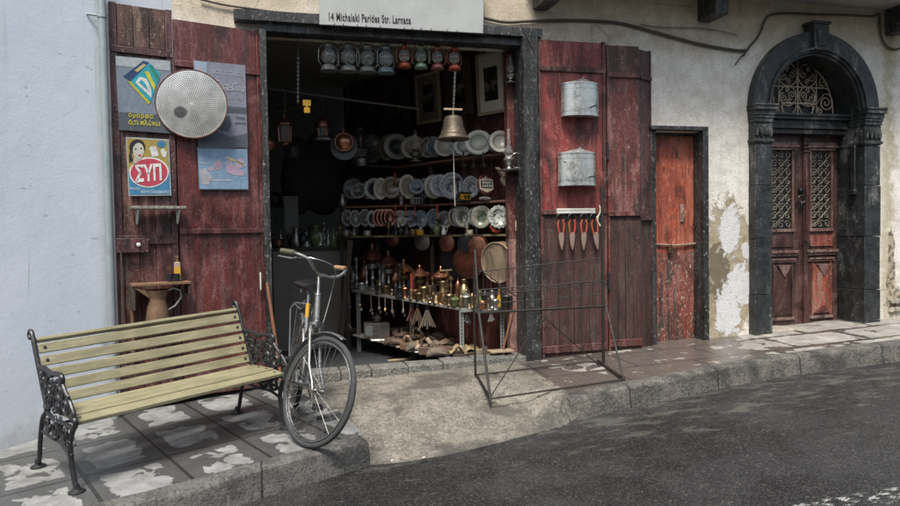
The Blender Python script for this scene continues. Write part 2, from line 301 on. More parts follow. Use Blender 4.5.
M['pave_l'] = paving('large_damp_flagstones', R(-22), (-.27, .17, 0), (.47, .67), .0, off=0, jw=.13, jk=.33, pale=(.29, .3, .3), grey=(.14, .145, .142), wetc=(.028, .028, .028), joint=(.016, .016, .015), wr=.34)
M['pave_r'] = paving('brown_damp_pavement_slabs', R(0), (.2, .05, 0), (.85, .5), -.02, pale=(.36, .34, .31), grey=(.19, .175, .155), wetc=(.05, .041, .036), jw=.06, jk=.2, xdry=4.6, wr=.55)

def concrete(name, a, b, dk, sc_=1.0, wet=.6, bmp=.85, gutter=False, joints=False):
    n = NB(name); g = n.geo
    mid = n.noise(g, 4*sc_, 8, .65); fine = n.noise(g, 70, 5, .75); peb = n.vor(g, 75, 'F1'); pc = n.sep(n.vor(g, 75, 'F1', 'Color'))[0]
    c = n.mix(n.ss(mid, .35, .65), a, b)
    c = n.mix(n.ma('MULTIPLY', n.ss(pc, .7, .95), .45), c, tuple(min(1, x*1.4) for x in b))
    c = n.mix(n.ma('MULTIPLY', n.ss(pc, .3, .05), .6), c, dk)
    c = n.mix(n.ma('MULTIPLY', n.ss(n.noise(g, 2.2, 6, .6, .5), .52, .64), wet), c, dk)
    if joints:
        fx = n.ma('FRACT', n.ma('DIVIDE', n.ma('ADD', n.sep(g)[0], n.ma('MULTIPLY', mid, .03)), .93)); jn = n.ma('MULTIPLY', n.ss(fx, 0, .006), n.ss(fx, .02, .014, 0, 1)); jm = n.ma('MULTIPLY', n.ss(fx, .0, .004), n.ss(fx, .02, .012))
        c = n.mix(n.ma('MULTIPLY', jm, .9), c, (.012, .012, .011))
    if gutter:      # road dirt trodden up from the gutter, tyre marks and cracks
        p = n.sep(g); e = n.ma('SUBTRACT', p[1], n.ma('ADD', 4.3, n.ma('MULTIPLY', n.ma('POWER', n.ma('ABSOLUTE', n.ma('SUBTRACT', p[0], .9)), 2), .2)))
        e = n.ma('ADD', e, n.ma('MULTIPLY', n.ma('SUBTRACT', mid, .5), .5)); c = n.mix(n.ma('MULTIPLY', n.ss(e, .28, .0), .85), c, (.035, .034, .031))
        ck = n.ss(n.vor(n.noise(g, 1.6, 5, .6, col=True), 3.5, 'DISTANCE_TO_EDGE'), 0, .01, 1, 0); c = n.mix(n.ma('MULTIPLY', ck, .6), c, (.04, .036, .03))
        tr = n.ss(n.noise(n.map(g, (5, .8, 1), rot=(0, 0, .5)), 1.5, 6, .6), .52, .66); c = n.mix(n.ma('MULTIPLY', tr, .45), c, (.09, .082, .068))
    h = n.ma('ADD', n.ma('MULTIPLY', mid, .7), n.ma('ADD', n.ma('MULTIPLY', fine, .4), n.ma('MULTIPLY', peb, -.5)))
    return n.fin(c, .85, 0, n.bump(h, bmp, .016))
M['ramp'] = concrete('pebbly_worn_concrete', (.125, .116, .097), (.215, .2, .168), (.06, .055, .046), 1, .8, .4, True)
M['kerb'] = concrete('dark_kerb_concrete', (.055, .055, .052), (.115, .113, .105), (.03, .03, .028), 1.2, .5, .35, joints=True)
M['kerb_pale'] = concrete('worn_kerb_face', (.055, .053, .049), (.13, .122, .108), (.025, .024, .022), 1.5, .7, .5, joints=True)
M['threshold'] = concrete('grey_threshold_stone', (.11, .11, .1), (.19, .185, .17), (.05, .05, .046), 2, .4)
M['sill_pale'] = concrete('pale_doorstep_stone', (.26, .24, .2), (.4, .37, .31), (.12, .11, .09), 2, .4)
M['shopfloor'] = concrete('dark_shop_floor', (.03, .033, .036), (.045, .05, .055), (.02, .02, .022), 1, .3)
M['intdark'] = mat_plain('dull_grey_brown_wall', (.2, .19, .165), .9, 0, .3, 4, .3)  # even grey-brown for the shop lining, portal back and cabinet
M['soffit'] = mat_plain('grey_balcony_soffit', (.34, .33, .31), .85, 0, .2, 4, .3)
M['sign'] = mat_plain('grey_white_sign_board', (.34, .36, .355), .6, 0, .3, 3, .05)
M['ink'] = mat_plain('black_sign_lettering', (.012, .012, .012), .6, 0, .1)
M['pipe'] = mat_plain('blue_grey_drainpipe', (.3, .35, .37), .5, .2, .2, 8, .1)
M['cable'] = mat_plain('dusty_brown_cable', (.07, .06, .048), .8, 0, .3)

def slat_mat():
    n = NB('olive_yellow_bench_paint'); g = n.obj
    st = n.noise(n.map(g, (1.2, 14, 14)), 3, 8, .7); f = n.noise(g, 40, 6, .7)
    c = n.mix(n.ss(st, .35, .65), (.195, .18, .105), (.29, .27, .17))
    c = n.mix(n.ma('MULTIPLY', n.ss(f, .63, .67), .8), c, (.12, .1, .06))
    c = n.mix(n.ma('MULTIPLY', n.ss(n.noise(g, 5, 5), .45, .65), .5), c, (.15, .14, .08)); gr = n.noise(n.map(g, (2, 60, 60)), 2, 5, .7); c = n.mix(n.ma('MULTIPLY', n.ss(gr, .55, .7), .5), c, (.13, .12, .075)); ed = n.ss(n.noise(n.map(g, (1, 1, 1), (4, 4, 4)), 18, 7, .75), .61, .64); c = n.mix(n.ma('MULTIPLY', ed, .8), c, (.2, .17, .12))
    return n.fin(c, n.ss(st, .3, .7, .4, .6), 0, n.bump(n.ma('ADD', st, f), .3, .003))
M['slat'] = slat_mat()

def table_mat(name, a, b):
    n = NB(name); g = n.geo; st = n.noise(n.map(g, (14, 3, 14)), 3, 8, .7); f = n.noise(g, 50, 5)
    return n.fin(n.mix(n.ss(n.ma('ADD', n.ma('MULTIPLY', st, .6), n.ma('MULTIPLY', f, .4)), .4, .6), a, b), .7, 0, n.bump(st, .4, .004))
M['greyplank'] = table_mat('grey_worn_tabletop', (.12, .115, .1), (.27, .26, .23))
M['shelfwood'] = table_mat('brown_shelf_board', (.1, .05, .032), (.2, .11, .07))
M['shelfolive'] = table_mat('olive_shelf_edge', (.12, .105, .05), (.24, .21, .1))

def plate_mat(name, rim, band, centre, pat=None, r1=.55, r2=.66, k=22):
    n = NB(name); p = n.sep(n.obj)
    r = n.ma('SQRT', n.ma('ADD', n.ma('MULTIPLY', p[0], p[0]), n.ma('MULTIPLY', p[2], p[2])))
    r = n.ma('DIVIDE', r, .12)
    c = n.mix(n.ss(r, r1-.02, r1+.02), centre, band); c = n.mix(n.ss(r, r2-.02, r2+.02), c, rim)
    if pat:
        nz = n.noise(n.obj, k*2.2, 3, .5, 1.2); c = n.mix(n.ss(nz, .5, .56), c, pat)
    return n.fin(c, .25, 0)
PM = dict(
    grey=plate_mat('grey_pewter_plate', (0.134, 0.134, 0.121), (0.084, 0.084, 0.076), (0.167, 0.167, 0.151)),
    greydark=plate_mat('grey_plate_dark_picture', (0.251, 0.251, 0.225), (0.151, 0.151, 0.134), (0.026, 0.030, 0.030)),
    cream=plate_mat('cream_platter', (0.351, 0.309, 0.243), (0.225, 0.184, 0.142), (0.277, 0.235, 0.176)),
    cream2=plate_mat('cream_plate', (0.419, 0.385, 0.301), (0.335, 0.301, 0.235), (0.402, 0.377, 0.301)),
    blue=plate_mat('blue_patterned_plate', (0.058, 0.084, 0.134), (0.209, 0.225, 0.235), (0.084, 0.109, 0.151), (0.251, 0.267, 0.277)),
    white=plate_mat('blue_white_plate', (0.167, 0.176, 0.225), (0.385, 0.385, 0.377), (0.084, 0.100, 0.117), (0.319, 0.335, 0.335)),
    lace=plate_mat('pale_green_lace_plate', (0.435, 0.435, 0.385), (0.209, 0.225, 0.184), (0.335, 0.360, 0.301)),
    lace2=plate_mat('white_lace_plate', (0.460, 0.435, 0.369), (0.251, 0.225, 0.184), (0.502, 0.477, 0.410)),
    brown=plate_mat('brown_glazed_plate', (0.167, 0.126, 0.092), (0.109, 0.076, 0.058), (0.201, 0.151, 0.109)),
    greenc=plate_mat('dark_green_centre_plate', (0.277, 0.251, 0.201), (0.385, 0.360, 0.285), (0.050, 0.076, 0.042), (0.167, 0.184, 0.126)),
    floral=plate_mat('floral_white_plate', (0.419, 0.435, 0.402), (0.251, 0.277, 0.251), (0.435, 0.452, 0.419), (0.050, 0.068, 0.058)),
    copper=M['copperdk'], darkp=plate_mat('dark_plate', (0.084, 0.084, 0.080), (0.050, 0.050, 0.046), (0.068, 0.068, 0.062), (0.167, 0.167, 0.151)))

# ------------------------------------------------------------------ mesh helper
class MB:
    def __init__(s): s.bm = bmesh.new(); s.mi = 0
    def _f(s, vs):
        try: f = s.bm.faces.new(vs); f.material_index = s.mi; return f
        except ValueError: return None
    def box(s, x0, x1, y0, y1, z0, z1, T=None):
        P = [Vector(p) for p in ((x0, y0, z0), (x1, y0, z0), (x1, y1, z0), (x0, y1, z0), (x0, y0, z1), (x1, y0, z1), (x1, y1, z1), (x0, y1, z1))]
        if T is not None: P = [T @ p for p in P]
        v = [s.bm.verts.new(p) for p in P]
        for q in ((3, 2, 1, 0), (4, 5, 6, 7), (0, 1, 5, 4), (1, 2, 6, 5), (2, 3, 7, 6), (3, 0, 4, 7)): s._f([v[i] for i in q])
        return s
    def prism(s, poly, y0, y1, T=None):      # outline in x,z pushed from y0 to y1
        A = [Vector((x, y0, z)) for x, z in poly]; B = [Vector((x, y1, z)) for x, z in poly]
        if T is not None: A = [T @ p for p in A]; B = [T @ p for p in B]
        a = [s.bm.verts.new(p) for p in A]; b = [s.bm.verts.new(p) for p in B]; n = len(a)
        s._f(a); s._f(b[::-1])
        for i in range(n): s._f([a[i], b[i], b[(i+1) % n], a[(i+1) % n]])
        return s
    def ring(s, pts): return [s.bm.verts.new(p) for p in pts]
    def tube(s, pts, r, n=7, closed=False, flat=1.0):
        pts = [Vector(p) for p in pts]; m = len(pts); rings = []; up = None
        rr = r if hasattr(r, '__len__') else [r]*m
        for i in range(m):
            if closed: t = pts[(i+1) % m]-pts[i-1]
            else: t = pts[min(i+1, m-1)]-pts[max(i-1, 0)]
            if t.length < 1e-9: t = Vector((0, 0, 1))
            t.normalize()
            if up is None: up = Vector((0, 0, 1)) if abs(t.z) < .9 else Vector((1, 0, 0))
            a = t.cross(up)
            if a.length < 1e-4: a = t.cross(Vector((0, 1, 0.01)))
            a.normalize(); b = a.cross(t).normalized(); up = b
            rings.append(s.ring([pts[i]+(a*cos(2*pi*k/n)+b*sin(2*pi*k/n)*flat)*rr[i] for k in range(n)]))
        for i in range(m if closed else m-1):
            A, B = rings[i], rings[(i+1) % m]
            for k in range(n): s._f([A[k], A[(k+1) % n], B[(k+1) % n], B[k]])
        if not closed: s._f(rings[0][::-1]); s._f(rings[-1])
        return s
    def cyl(s, p, q, r, n=12): return s.tube([p, q], r, n)
    def lathe(s, prof, n=22, T=None, sx=1, sy=1):        # (radius, z)
        rings = []
        for r, z in prof:
            P = [Vector((max(r, 1e-4)*cos(2*pi*k/n)*sx, max(r, 1e-4)*sin(2*pi*k/n)*sy, z)) for k in range(n)]
            if T is not None: P = [T @ p for p in P]
            rings.append(s.ring(P))
        for A, B in zip(rings, rings[1:]):
            for k in range(n): s._f([A[k], A[(k+1) % n], B[(k+1) % n], B[k]])
        s._f(rings[0][::-1]); s._f(rings[-1]); return s
    def sheet(s, grid):
        V = [[s.bm.verts.new(p) for p in row] for row in grid]
        for A, B in zip(V, V[1:]):
            for i in range(len(A)-1): s._f([A[i], A[i+1], B[i+1], B[i]])
        return s
    def blobs(s, c, r, T=None, seed=0, sub=2, amp=.2):
        rnd = random.Random(seed); g = bmesh.ops.create_icosphere(s.bm, subdivisions=sub, radius=1)['verts']
        k = [rnd.uniform(1.5, 4) for _ in range(6)]
        for v in g:
            p = v.co.copy(); d = 1+amp*(sin(p.x*k[0]+k[3])*cos(p.y*k[1]+k[4])+.6*sin(p.z*k[2]*1.5+k[5]))
            q = Vector((p.x*r[0]*d, p.y*r[1]*d, p.z*r[2]*d))
            if T is not None: q = T @ q
            v.co = q+Vector(c)
        return s
    def build(s, name, mat, parent=None, world=False, smooth=True, bevel=0, jitter=0, ang=38):
        bm = s.bm
        if jitter:
            bmesh.ops.recalc_face_normals(bm, faces=bm.faces)
            for v in bm.verts: v.co += Vector((random.uniform(-1, 1), random.uniform(-1, 1), random.uniform(-1, 1)))*jitter
        if world and parent is not None: bm.transform(WM[parent.name].inverted())
        bmesh.ops.recalc_face_normals(bm, faces=bm.faces)
        me = bpy.data.meshes.new(name); bm.to_mesh(me); bm.free()
        for m in (mat if isinstance(mat, (list, tuple)) else [mat]): me.materials.append(M[m] if isinstance(m, str) else m)
        if smooth:
            for p in me.polygons: p.use_smooth = True
            me.set_sharp_from_angle(angle=R(ang))
        o = bpy.data.objects.new(name, me); COL.objects.link(o)
        if bevel:
            b = o.modifiers.new('bevel', 'BEVEL'); b.width = bevel; b.segments = 2; b.limit_method = 'ANGLE'; b.angle_limit = R(40)
        if parent is not None: o.parent = parent; WM[o.name] = WM[parent.name]
        else: WM[o.name] = Matrix.Identity(4)
        return o
WM = {}
def tag(o, label=None, cat=None, group=None, kind=None):
    if label: o['label'] = label
    if cat: o['category'] = cat
    if group: o['group'] = group
    if kind: o['kind'] = kind
    return o
def thing(name, label, cat, loc=(0, 0, 0), rot=(0, 0, 0), group=None, mat=None):
    o = bpy.data.objects.new(name, None); COL.objects.link(o); o.empty_display_size = .1
    if mat is None:
        from mathutils import Euler
        o.location = loc; o.rotation_euler = rot; mw = Matrix.Translation(Vector(loc)) @ Euler(rot).to_matrix().to_4x4()
    else: mw = mat; o.matrix_world = mat; o.location, q, _ = mat.decompose(); o.rotation_euler = q.to_euler()
    WM[o.name] = mw; return tag(o, label, cat, group)
def struct(name, mb, mat, **k): return tag(mb.build(name, mat, **k), kind='structure')
def text(body, size, mat, parent, T, name='lettering', shear=0, bold=.0, extrude=.0015, align='LEFT', spacing=1, xs=1):
    c = bpy.data.curves.new(name, 'FONT'); c.body = body; c.size = size; c.shear = shear; c.extrude = extrude; c.offset = bold
    c.align_x = align; c.space_character = spacing
    t = bpy.data.objects.new(name, c); COL.objects.link(t); me = bpy.data.meshes.new_from_object(t)
    bpy.data.objects.remove(t); me.transform(T @ Matrix.Rotation(R(90), 4, 'X') @ Matrix.Diagonal((xs, 1, 1, 1)))
    if parent is not None: me.transform(WM[parent.name].inverted())
    me.materials.clear(); me.materials.append(M[mat] if isinstance(mat, str) else mat)
    o = bpy.data.objects.new(name, me); COL.objects.link(o)
    if parent is not None: o.parent = parent
    return o
def spiral(c, r, turns=1.6, a0=0, ccw=1, n=26, rin=.12, ax='xz', y=0):
    P = []
    for i in range(n+1):
        t = i/n; a = a0+ccw*turns*2*pi*t; q = r*(1-(1-rin)*t)
        if ax == 'xz': P.append(Vector((c[0]+q*cos(a), y, c[1]+q*sin(a))))
        else: P.append(Vector((y, c[0]+q*cos(a), c[1]+q*sin(a))))
    return P
def interp(pts, x):
    for (a, b), (c, d) in zip(pts, pts[1:]):
        if x <= c or (c, d) == pts[-1]: return b+(d-b)*(x-a)/(c-a)
def smooth01(t): t = max(0, min(1, t)); return t*t*(3-2*t)
def h2(x, y, s=0):     # small deterministic wobble
    return (sin(x*13.1+s)*cos(y*11.7+s*2)+.5*sin(x*29.3+y*17+s)+.35*cos(y*41-x*23+s))/1.85
# ================================================================== GROUND
def zroad(x, y): return .038*(x-.4)+.02*(y-4.45)-.165
g = []
for j in range(2):
    y = (-60, 70)[j]; g.append([Vector((x, y, zroad(x, y))) for x in (-60, 60)])
struct('road', MB().sheet(g), 'asphalt')
curbL = [(-5, 2.55), (-.65, 3.92), (-.38, 4.01), (.1, 4.22), (.66, 4.44)]
curbR = [(2.26, 4.77), (2.88, 4.89), (3.53, 5.03), (4.44, 5.16), (5.7, 5.17), (9, 5.1)]
def wallY(x): return 5.88+(x+1.0)*.953 if x < -.55 else 6.3
KW = .13
g = []
for i in range(61):
    x0 = -4.9+i*(5.56/60); row = []
    for j in range(25):
        t = j/24; x = x0; yf = interp(curbL, x0)+KW; yb = wallY(x0)+.15; y = yf+(yb-yf)*t
        x = x0-(.28*max(0, (y-4.5)/1.8) if i > 48 else 0)*((i-48)/12 if i > 48 else 0)
        row.append(Vector((x, y, S(x, y)+.003*h2(x*.7, y*.7))))
    g.append(row)
struct('left_pavement', MB().sheet(g), 'pave_l')
g = []
for i in range(61):
    x = 2.26+i*(6.7/60); row = []
    for j in range(21):
        yf = interp(curbR, x)+KW; y = yf+((6.3 if x < 2.7 else 6.5)-yf)*j/20; row.append(Vector((x, y, S(x, y)+.003*h2(x*.7, y*.7, 2))))
    g.append(row)
struct('right_pavement', MB().sheet(g), 'pave_r')
# ramp: concrete poured from the threshold down to the road
edge = [(.5, 4.42), (.67, 4.405), (.85, 4.37), (1.18, 4.38), (1.56, 4.47), (1.9, 4.57), (2.12, 4.65), (2.26, 4.78), (2.4, 4.8)]
g = []
for i in range(81):
    u = i/80; row = []
    for j in range(61):
        v = j/60; xf = .6+u*1.68; yf = interp(edge, xf); xb = .32+u*1.98; yb = 6.2
        x = xf+(xb-xf)*min(1, v*1.2); y = yf+(yb-yf)*v
        low = zroad(x, y)-.012+.03*smooth01((y-yf)/.12); hi = S(x, y)
        reach = 1.0-.3*smooth01((x-1.5)/.7)
        k = smooth01((y-yf)/reach)
        side = smooth01((x-(1.86+.1*h2(y*2, 1)))/.34)*smooth01((y-yf)/.13+.25*h2(x*3, y*3))
        k = max(k, side)
        bulge = .035*exp(-((x-1.35)/.5)**2-((y-5.1)/.4)**2)
        lip = 0
        crumb = (.012*h2(x*2.5, y*2.5)+.004*h2(x*7, y*7, 3))*smooth01((y-yf)/.3)
        row.append(Vector((x, y, low+(hi-low)*k-bulge*.0+lip*(1-k)+crumb*(1-.7*smooth01((y-5.6)/.5))+.004)))
    g.append(row)
struct('concrete_ramp', MB().sheet(g), 'ramp')
def kerb(pts, cap_end, seed, name):
    P = [Vector((x, y, 0)) for x, y in pts]; path = []
    for a, b in zip(P, P[1:]):
        n = max(2, int((b-a).length/.06))
        for i in range(n): path.append(a+(b-a)*i/n)
    path.append(P[-1]); m = MB(); rows = []
    for i, p in enumerate(path):
        t = (path[min(i+1, len(path)-1)]-path[max(i-1, 0)]).normalized(); nrm = Vector((-t.y, t.x, 0))
        e = min(len(path)-1-i, 4)/4 if cap_end == 'end' else (min(i, 4)/4 if cap_end == 'start' else 1)
        rd = (1-e)**2*.05
        pr = [(-.03, -.24), (-.004, -.1), (0, -.035), (.008, -.012), (.028, .0), (.07, .004), (KW+.004, .003)]
        row = []
        for k, (o, z) in enumerate(pr):
            q = p+nrm*(o+rd); wob = .006*h2(q.x*3+k, q.y*3, seed)*(1 if k < 6 else .2)
            row.append(Vector((q.x+nrm.x*wob, q.y+nrm.y*wob, S(q.x, q.y)+z-(rd*.5 if k > 1 and k < 6 else 0)+wob*.5)))
        rows.append(row)
    m.sheet(rows)
    for r in ((rows[0], rows[-1])):
        vs = [m.bm.verts.new(q) for q in r]+[m.bm.verts.new((r[-1].x, r[-1].y, r[-1].z-.3))]; m._f(vs)
    return struct(name, m, 'kerb_pale' if name == 'right_kerb' else 'kerb')
kerb(curbL+[(.69, 4.455)], 'end', 1, 'left_kerb'); kerb(curbR, 'start', 5, 'right_kerb')

# ================================================================== WHITE BUILDING (left)
wb = thing('white_building', 'pale blue-white rendered building whose wall turns towards the street at the left', 'building', (-2.5, 4.6, 0))
d1 = Vector((.724, .690, 0)); nW = Vector((.690, -.724, 0))
wa = Vector((-.53, 6.328, 0)); wbk = wa-d1*5.2
m = MB(); q = [wbk, wa, wa-nW*.35, wbk-nW*.35]
for z0, z1 in ((-.5, 6),):
    a = [m.bm.verts.new((p.x, p.y, z0)) for p in q]; b = [m.bm.verts.new((p.x, p.y, z1)) for p in q]
    m._f(a); m._f(b)
    for i in range(4): m._f([a[i], a[(i+1) % 4], b[(i+1) % 4], b[i]])
m.build('wall', 'whitewall', wb, True, smooth=False)
pb = Vector((-1.065, 5.735, 0))
dp = MB().tube([(pb.x, pb.y, z) for z in (-.05, 1.4, 1.42, 4.8)], .029, 14).build('drainpipe', 'pipe', wb, True)
for z in (.6, 2.98, 4.5):
    MB().tube([(pb.x, pb.y, z-.015), (pb.x, pb.y, z+.015)], .035, 14).tube([(pb.x-.1, pb.y-.02, z), (pb.x-.03, pb.y, z)], .008, 6).build('pipe_clip', 'pipe', dp, True)

# ================================================================== SHOP BUILDING
sb = thing('old_shop_building', 'old plastered stone shopfront with maroon shutters, an orange side door and an arched portal', 'building', (1.3, 6.4, 0))
Y0, Y1 = 6.2, 6.6
ZT = 5.6
AX, AR, AZ = 5.72, .7, 2.5     # arch centre, inner radius, spring
m = MB()
def wallbox(x0, x1, z0, z1): m.box(x0, x1, Y0, Y1, z0, z1)
wallbox(-.62, .05, -.4, ZT); wallbox(.05, 2.6, 3.1, ZT); wallbox(2.6, 3.8, -.4, ZT); wallbox(3.8, 4.42, 2.3, ZT); wallbox(4.42, AX-AR, -.4, ZT)
wallbox(AX+AR, 9.2, -.4, ZT)
NA = 28
arc = [(AX-AR*cos(pi*i/NA), AZ+.06+AR*sin(pi*i/NA)) for i in range(NA+1)]
arc = [(AX-AR, AZ-.2)]+arc+[(AX+AR, AZ-.2)]
for (xa, za), (xb, zb) in list(zip(arc, arc[1:]))[1:-1]: m.prism([(xa, za), (xb, zb), (xb, ZT), (xa, ZT)], Y0, Y1)
m.build('wall', 'plaster', sb, True, smooth=False)
# interior lining
m = MB().box(-.62, -.56, Y1, 11, -.2, 3.5).box(-.62, 2.6, 10.9, 11, -.2, 3.5).box(-.62, 3.4, 6.6, 11, 3.32, 3.42)
m.build('shop_lining', 'intdark', sb, True, smooth=False)
WL = ((2.6, 6.42), (1.05, 9.4))
m = MB(); d = Vector((WL[1][0]-WL[0][0], WL[1][1]-WL[0][1], 0)).normalized(); nn = Vector((d.y, -d.x, 0))
TW = Matrix(((d.x, -nn.x, 0, WL[0][0]), (d.y, -nn.y, 0, WL[0][1]), (0, 0, 1, 0), (0, 0, 0, 1)))
# side lining stands behind the shelves
m = MB()
for i in range(14):
    m.box(i*.25, i*.25+.247, .22, .25, -.1, 3.32, Matrix(((d.x, nn.x, 0, WL[0][0]), (d.y, nn.y, 0, WL[0][1]), (0, 0, 1, 0), (0, 0, 0, 1))))
TL = Matrix(((d.x, nn.x, 0, WL[0][0]), (d.y, nn.y, 0, WL[0][1]), (0, 0, 1, 0), (0, 0, 0, 1)))
m.box(.1, 3.3, .19, .22, 2.34, 2.42, TL)
m.build('side_lining', 'int_red', sb, True, smooth=False, bevel=.003)
tag(MB().box(-.6, 3.4, 6.32, 11, -.15, -.03).build('shop_floor', 'shopfloor', smooth=False), kind='structure')
# threshold stones
m = MB(); x = .1
while x < 2.4:
    L = random.uniform(.26, .42); m.box(x, min(2.42, x+L)-.008, 6.1+random.uniform(-.008, .008), 6.33, -.02, .135+.02*(x-.5)*.6+random.uniform(-.004, .004)); x += L
m.build('threshold', 'threshold', sb, True, bevel=.012)
# lintel
def ragged_beam(x0, x1, y0, y1, z0, z1, seg=.09, amp=.006):
    m = MB(); n = int((x1-x0)/seg); rows = []
    for i in range(n+1):
        x = x0+(x1-x0)*i/n; e = lambda s: amp*h2(x*2.3, s)
        rows.append([Vector((x, y0+e(1), z0+e(2))), Vector((x, y0+e(3), z1+e(4))), Vector((x, y1, z1+e(5))), Vector((x, y1, z0+e(6))), Vector((x, y0+e(1), z0+e(2)))])
    m.sheet(rows)
    for r in (rows[0], rows[-1]): m._f([m.bm.verts.new(q) for q in r[:4]])
    bmesh.ops.remove_doubles(m.bm, verts=m.bm.verts, dist=1e-5); return m
m = ragged_beam(-.14, 2.6, 6.08, 6.3, 3.12, 3.2); 
m2 = ragged_beam(.05, 2.6, 6.14, 6.32, 3.05, 3.118); me_ = bpy.data.meshes.new('t'); m2.bm.to_mesh(me_); m.bm.from_mesh(me_)
m.build('lintel', 'black_wood', sb, True, ang=50)
def ragged_post(x0, x1, y0, y1, z0, z1, amp=.007, seg=.08):
    m = MB(); n = int((z1-z0)/seg); rows = []
    for i in range(n+1):
        z = z0+(z1-z0)*i/n; e = lambda s: amp*h2(z*2.3, s+x0)
        rows.append([Vector((x0+e(1), y0+e(2), z)), Vector((x1+e(3), y0+e(4), z)), Vector((x1+e(3), y1, z)), Vector((x0+e(1), y1, z)), Vector((x0+e(1), y0+e(2), z))])
    m.sheet(rows)
    for r in (rows[0], rows[-1]): m._f([m.bm.verts.new(q) for q in r[:4]])
    bmesh.ops.remove_doubles(m.bm, verts=m.bm.verts, dist=1e-5); return m
ragged_post(2.405, 2.548, 6.08, 6.45, .0, 3.118, .009).build('door_jamb', 'black_wood', sb, True, ang=50)
ragged_post(.06, .115, 6.12, 6.4, .0, 3.06, .005).build('door_jamb', 'black_wood', sb, True, ang=50)
ragged_post(2.335, 2.43, 6.34, 6.42, -.05, 1.25, .003).build('inner_post', 'pink_post', sb, True, ang=50)
ragged_post(2.335, 2.43, 6.34, 6.42, 1.251, 3.2, .003).build('inner_post', 'int_red', sb, True, ang=50)

# shutters: every leaf in its own frame: local x along the leaf, y into it, z up
def frame_T(a, b):
    a = Vector((*a, 0)); b = Vector((*b, 0)); d = (b-a).normalized(); n = Vector((-d.y, d.x, 0))
    return Matrix(((d.x, n.x, 0, a.x), (d.y, n.y, 0, a.y), (0, 0, 1, 0), (0, 0, 0, 1))), (b-a).length
LINE1 = ((-1.03, 5.795), (-.6, 5.925)); LINE2 = ((-.592, 5.93), (.062, 6.155)); LINE3 = ((2.565, 6.1), (3.255, 6.1)); LINE4 = ((3.27, 6.105), (3.615, 6.09)); LINE5 = ((3.618, 6.09), (3.785, 6.165))
def leaf(line, z0, z1, nb, name, mats, rails, stiles=(.0, .0), split=None, thick=.045, label=None, top=None):
    T, L = frame_T(*line); m = MB(); bw = (L-stiles[0]-stiles[1])/nb
    lowz = split if split else z0
    def boards(mm, za, zb, k=None):
        q = k or nb; bw = (L-stiles[0]-stiles[1])/q
        for i in range(q):
            x = stiles[0]+i*bw; mm.box(x+.002, x+bw-.002, .012+.002*(i % 2), thick, za, zb, T)
    boards(m, lowz, top if top else z1-.012)
    body = m.build(name, mats[0], sb, True, bevel=.0025)
    if label: body['label'] = label
    if split: mm = MB(); boards(mm, z0+.01, split-.002, 4); mm.build('lower_boards', mats[1], body, True, bevel=.0025)
    if top: mm = MB(); boards(mm, top+.003, z1-.005); mm.build('head_board', mats[2], body, True, bevel=.0025)
    for zc, h, dep in rails:
        MB().box(.004, L-.004, -.006*dep, .012, zc-h/2, zc+h/2, T).build('rail', mats[-1], body, True, bevel=.004)
    for sx, sw in ((0, stiles[0]), (L-stiles[1], stiles[1])):
        if sw: MB().box(sx, sx+sw, 0, thick, z0, z1, T).build('stile', mats[-1], body, True, bevel=.004)
    return body
B1 = leaf(LINE1, .03, 3.11, 3, 'shutter_leaf', ['red_worn', 'red_worn', 'brown_top', 'purple_edge'], [(2.76, .05, 1), (1.31, .07, 1), (.3, .1, 1)], (.05, .05), None, .045, 'narrow outer shutter leaf with bare brown head', top=2.79)
B2 = leaf(LINE2, .04, 3.06, 1, 'shutter_leaf', ['red_panel', 'red_panel', 'red_panel', 'red_panel'], [(2.7, .05, 1.6), (1.37, .04, 1.2), (.2, .1, 1)], (.0, .03), None, .045, 'wide maroon shutter leaf hinged at the left jamb')
B3 = leaf(LINE3, .1, 3.12, 1, 'shutter_leaf', ['red_bright', 'low_boards', 'red_bright', 'red_worn'], [(2.84, .045, 2), (1.5, .045, 2), (.2, .07, 1)], (.03, .035), 1.478, .045, 'crimson shutter leaf hung with two water tanks')
B4 = leaf(LINE4, .13, 3.1, 1, 'shutter_leaf', ['red_strip', 'low_boards', 'brown_top', 'red_strip'], [(2.81, .045, 2), (1.48, .05, 2), (.22, .07, 1)], (.02, .0), 1.456, .045, 'narrow folded leaf with bare brown head', top=2.83)
B5 = leaf(LINE5, .13, 3.08, 1, 'shutter_leaf', ['purple_edge', 'low_boards', 'purple_edge', 'purple_edge'], [(2.8, .04, 2), (1.47, .12, 2)], (.0, .012), 1.42, .04, 'dark edge-on shutter leaf nearest the orange door')
for z in (2.0, .75):     # iron straps and hook
    MB().tube([(3.265, 6.095, z), (3.265, 6.095, z+.16)], .012, 8).build('hinge', 'iron', B4, True)
MB().tube([onY(612, 170, 6.07)]+[onY(x, y, 6.06) for x, y in ((605, 182), (600, 190), (604, 196), (609, 197))], .006, 6).build('hook', 'iron', B4, True)

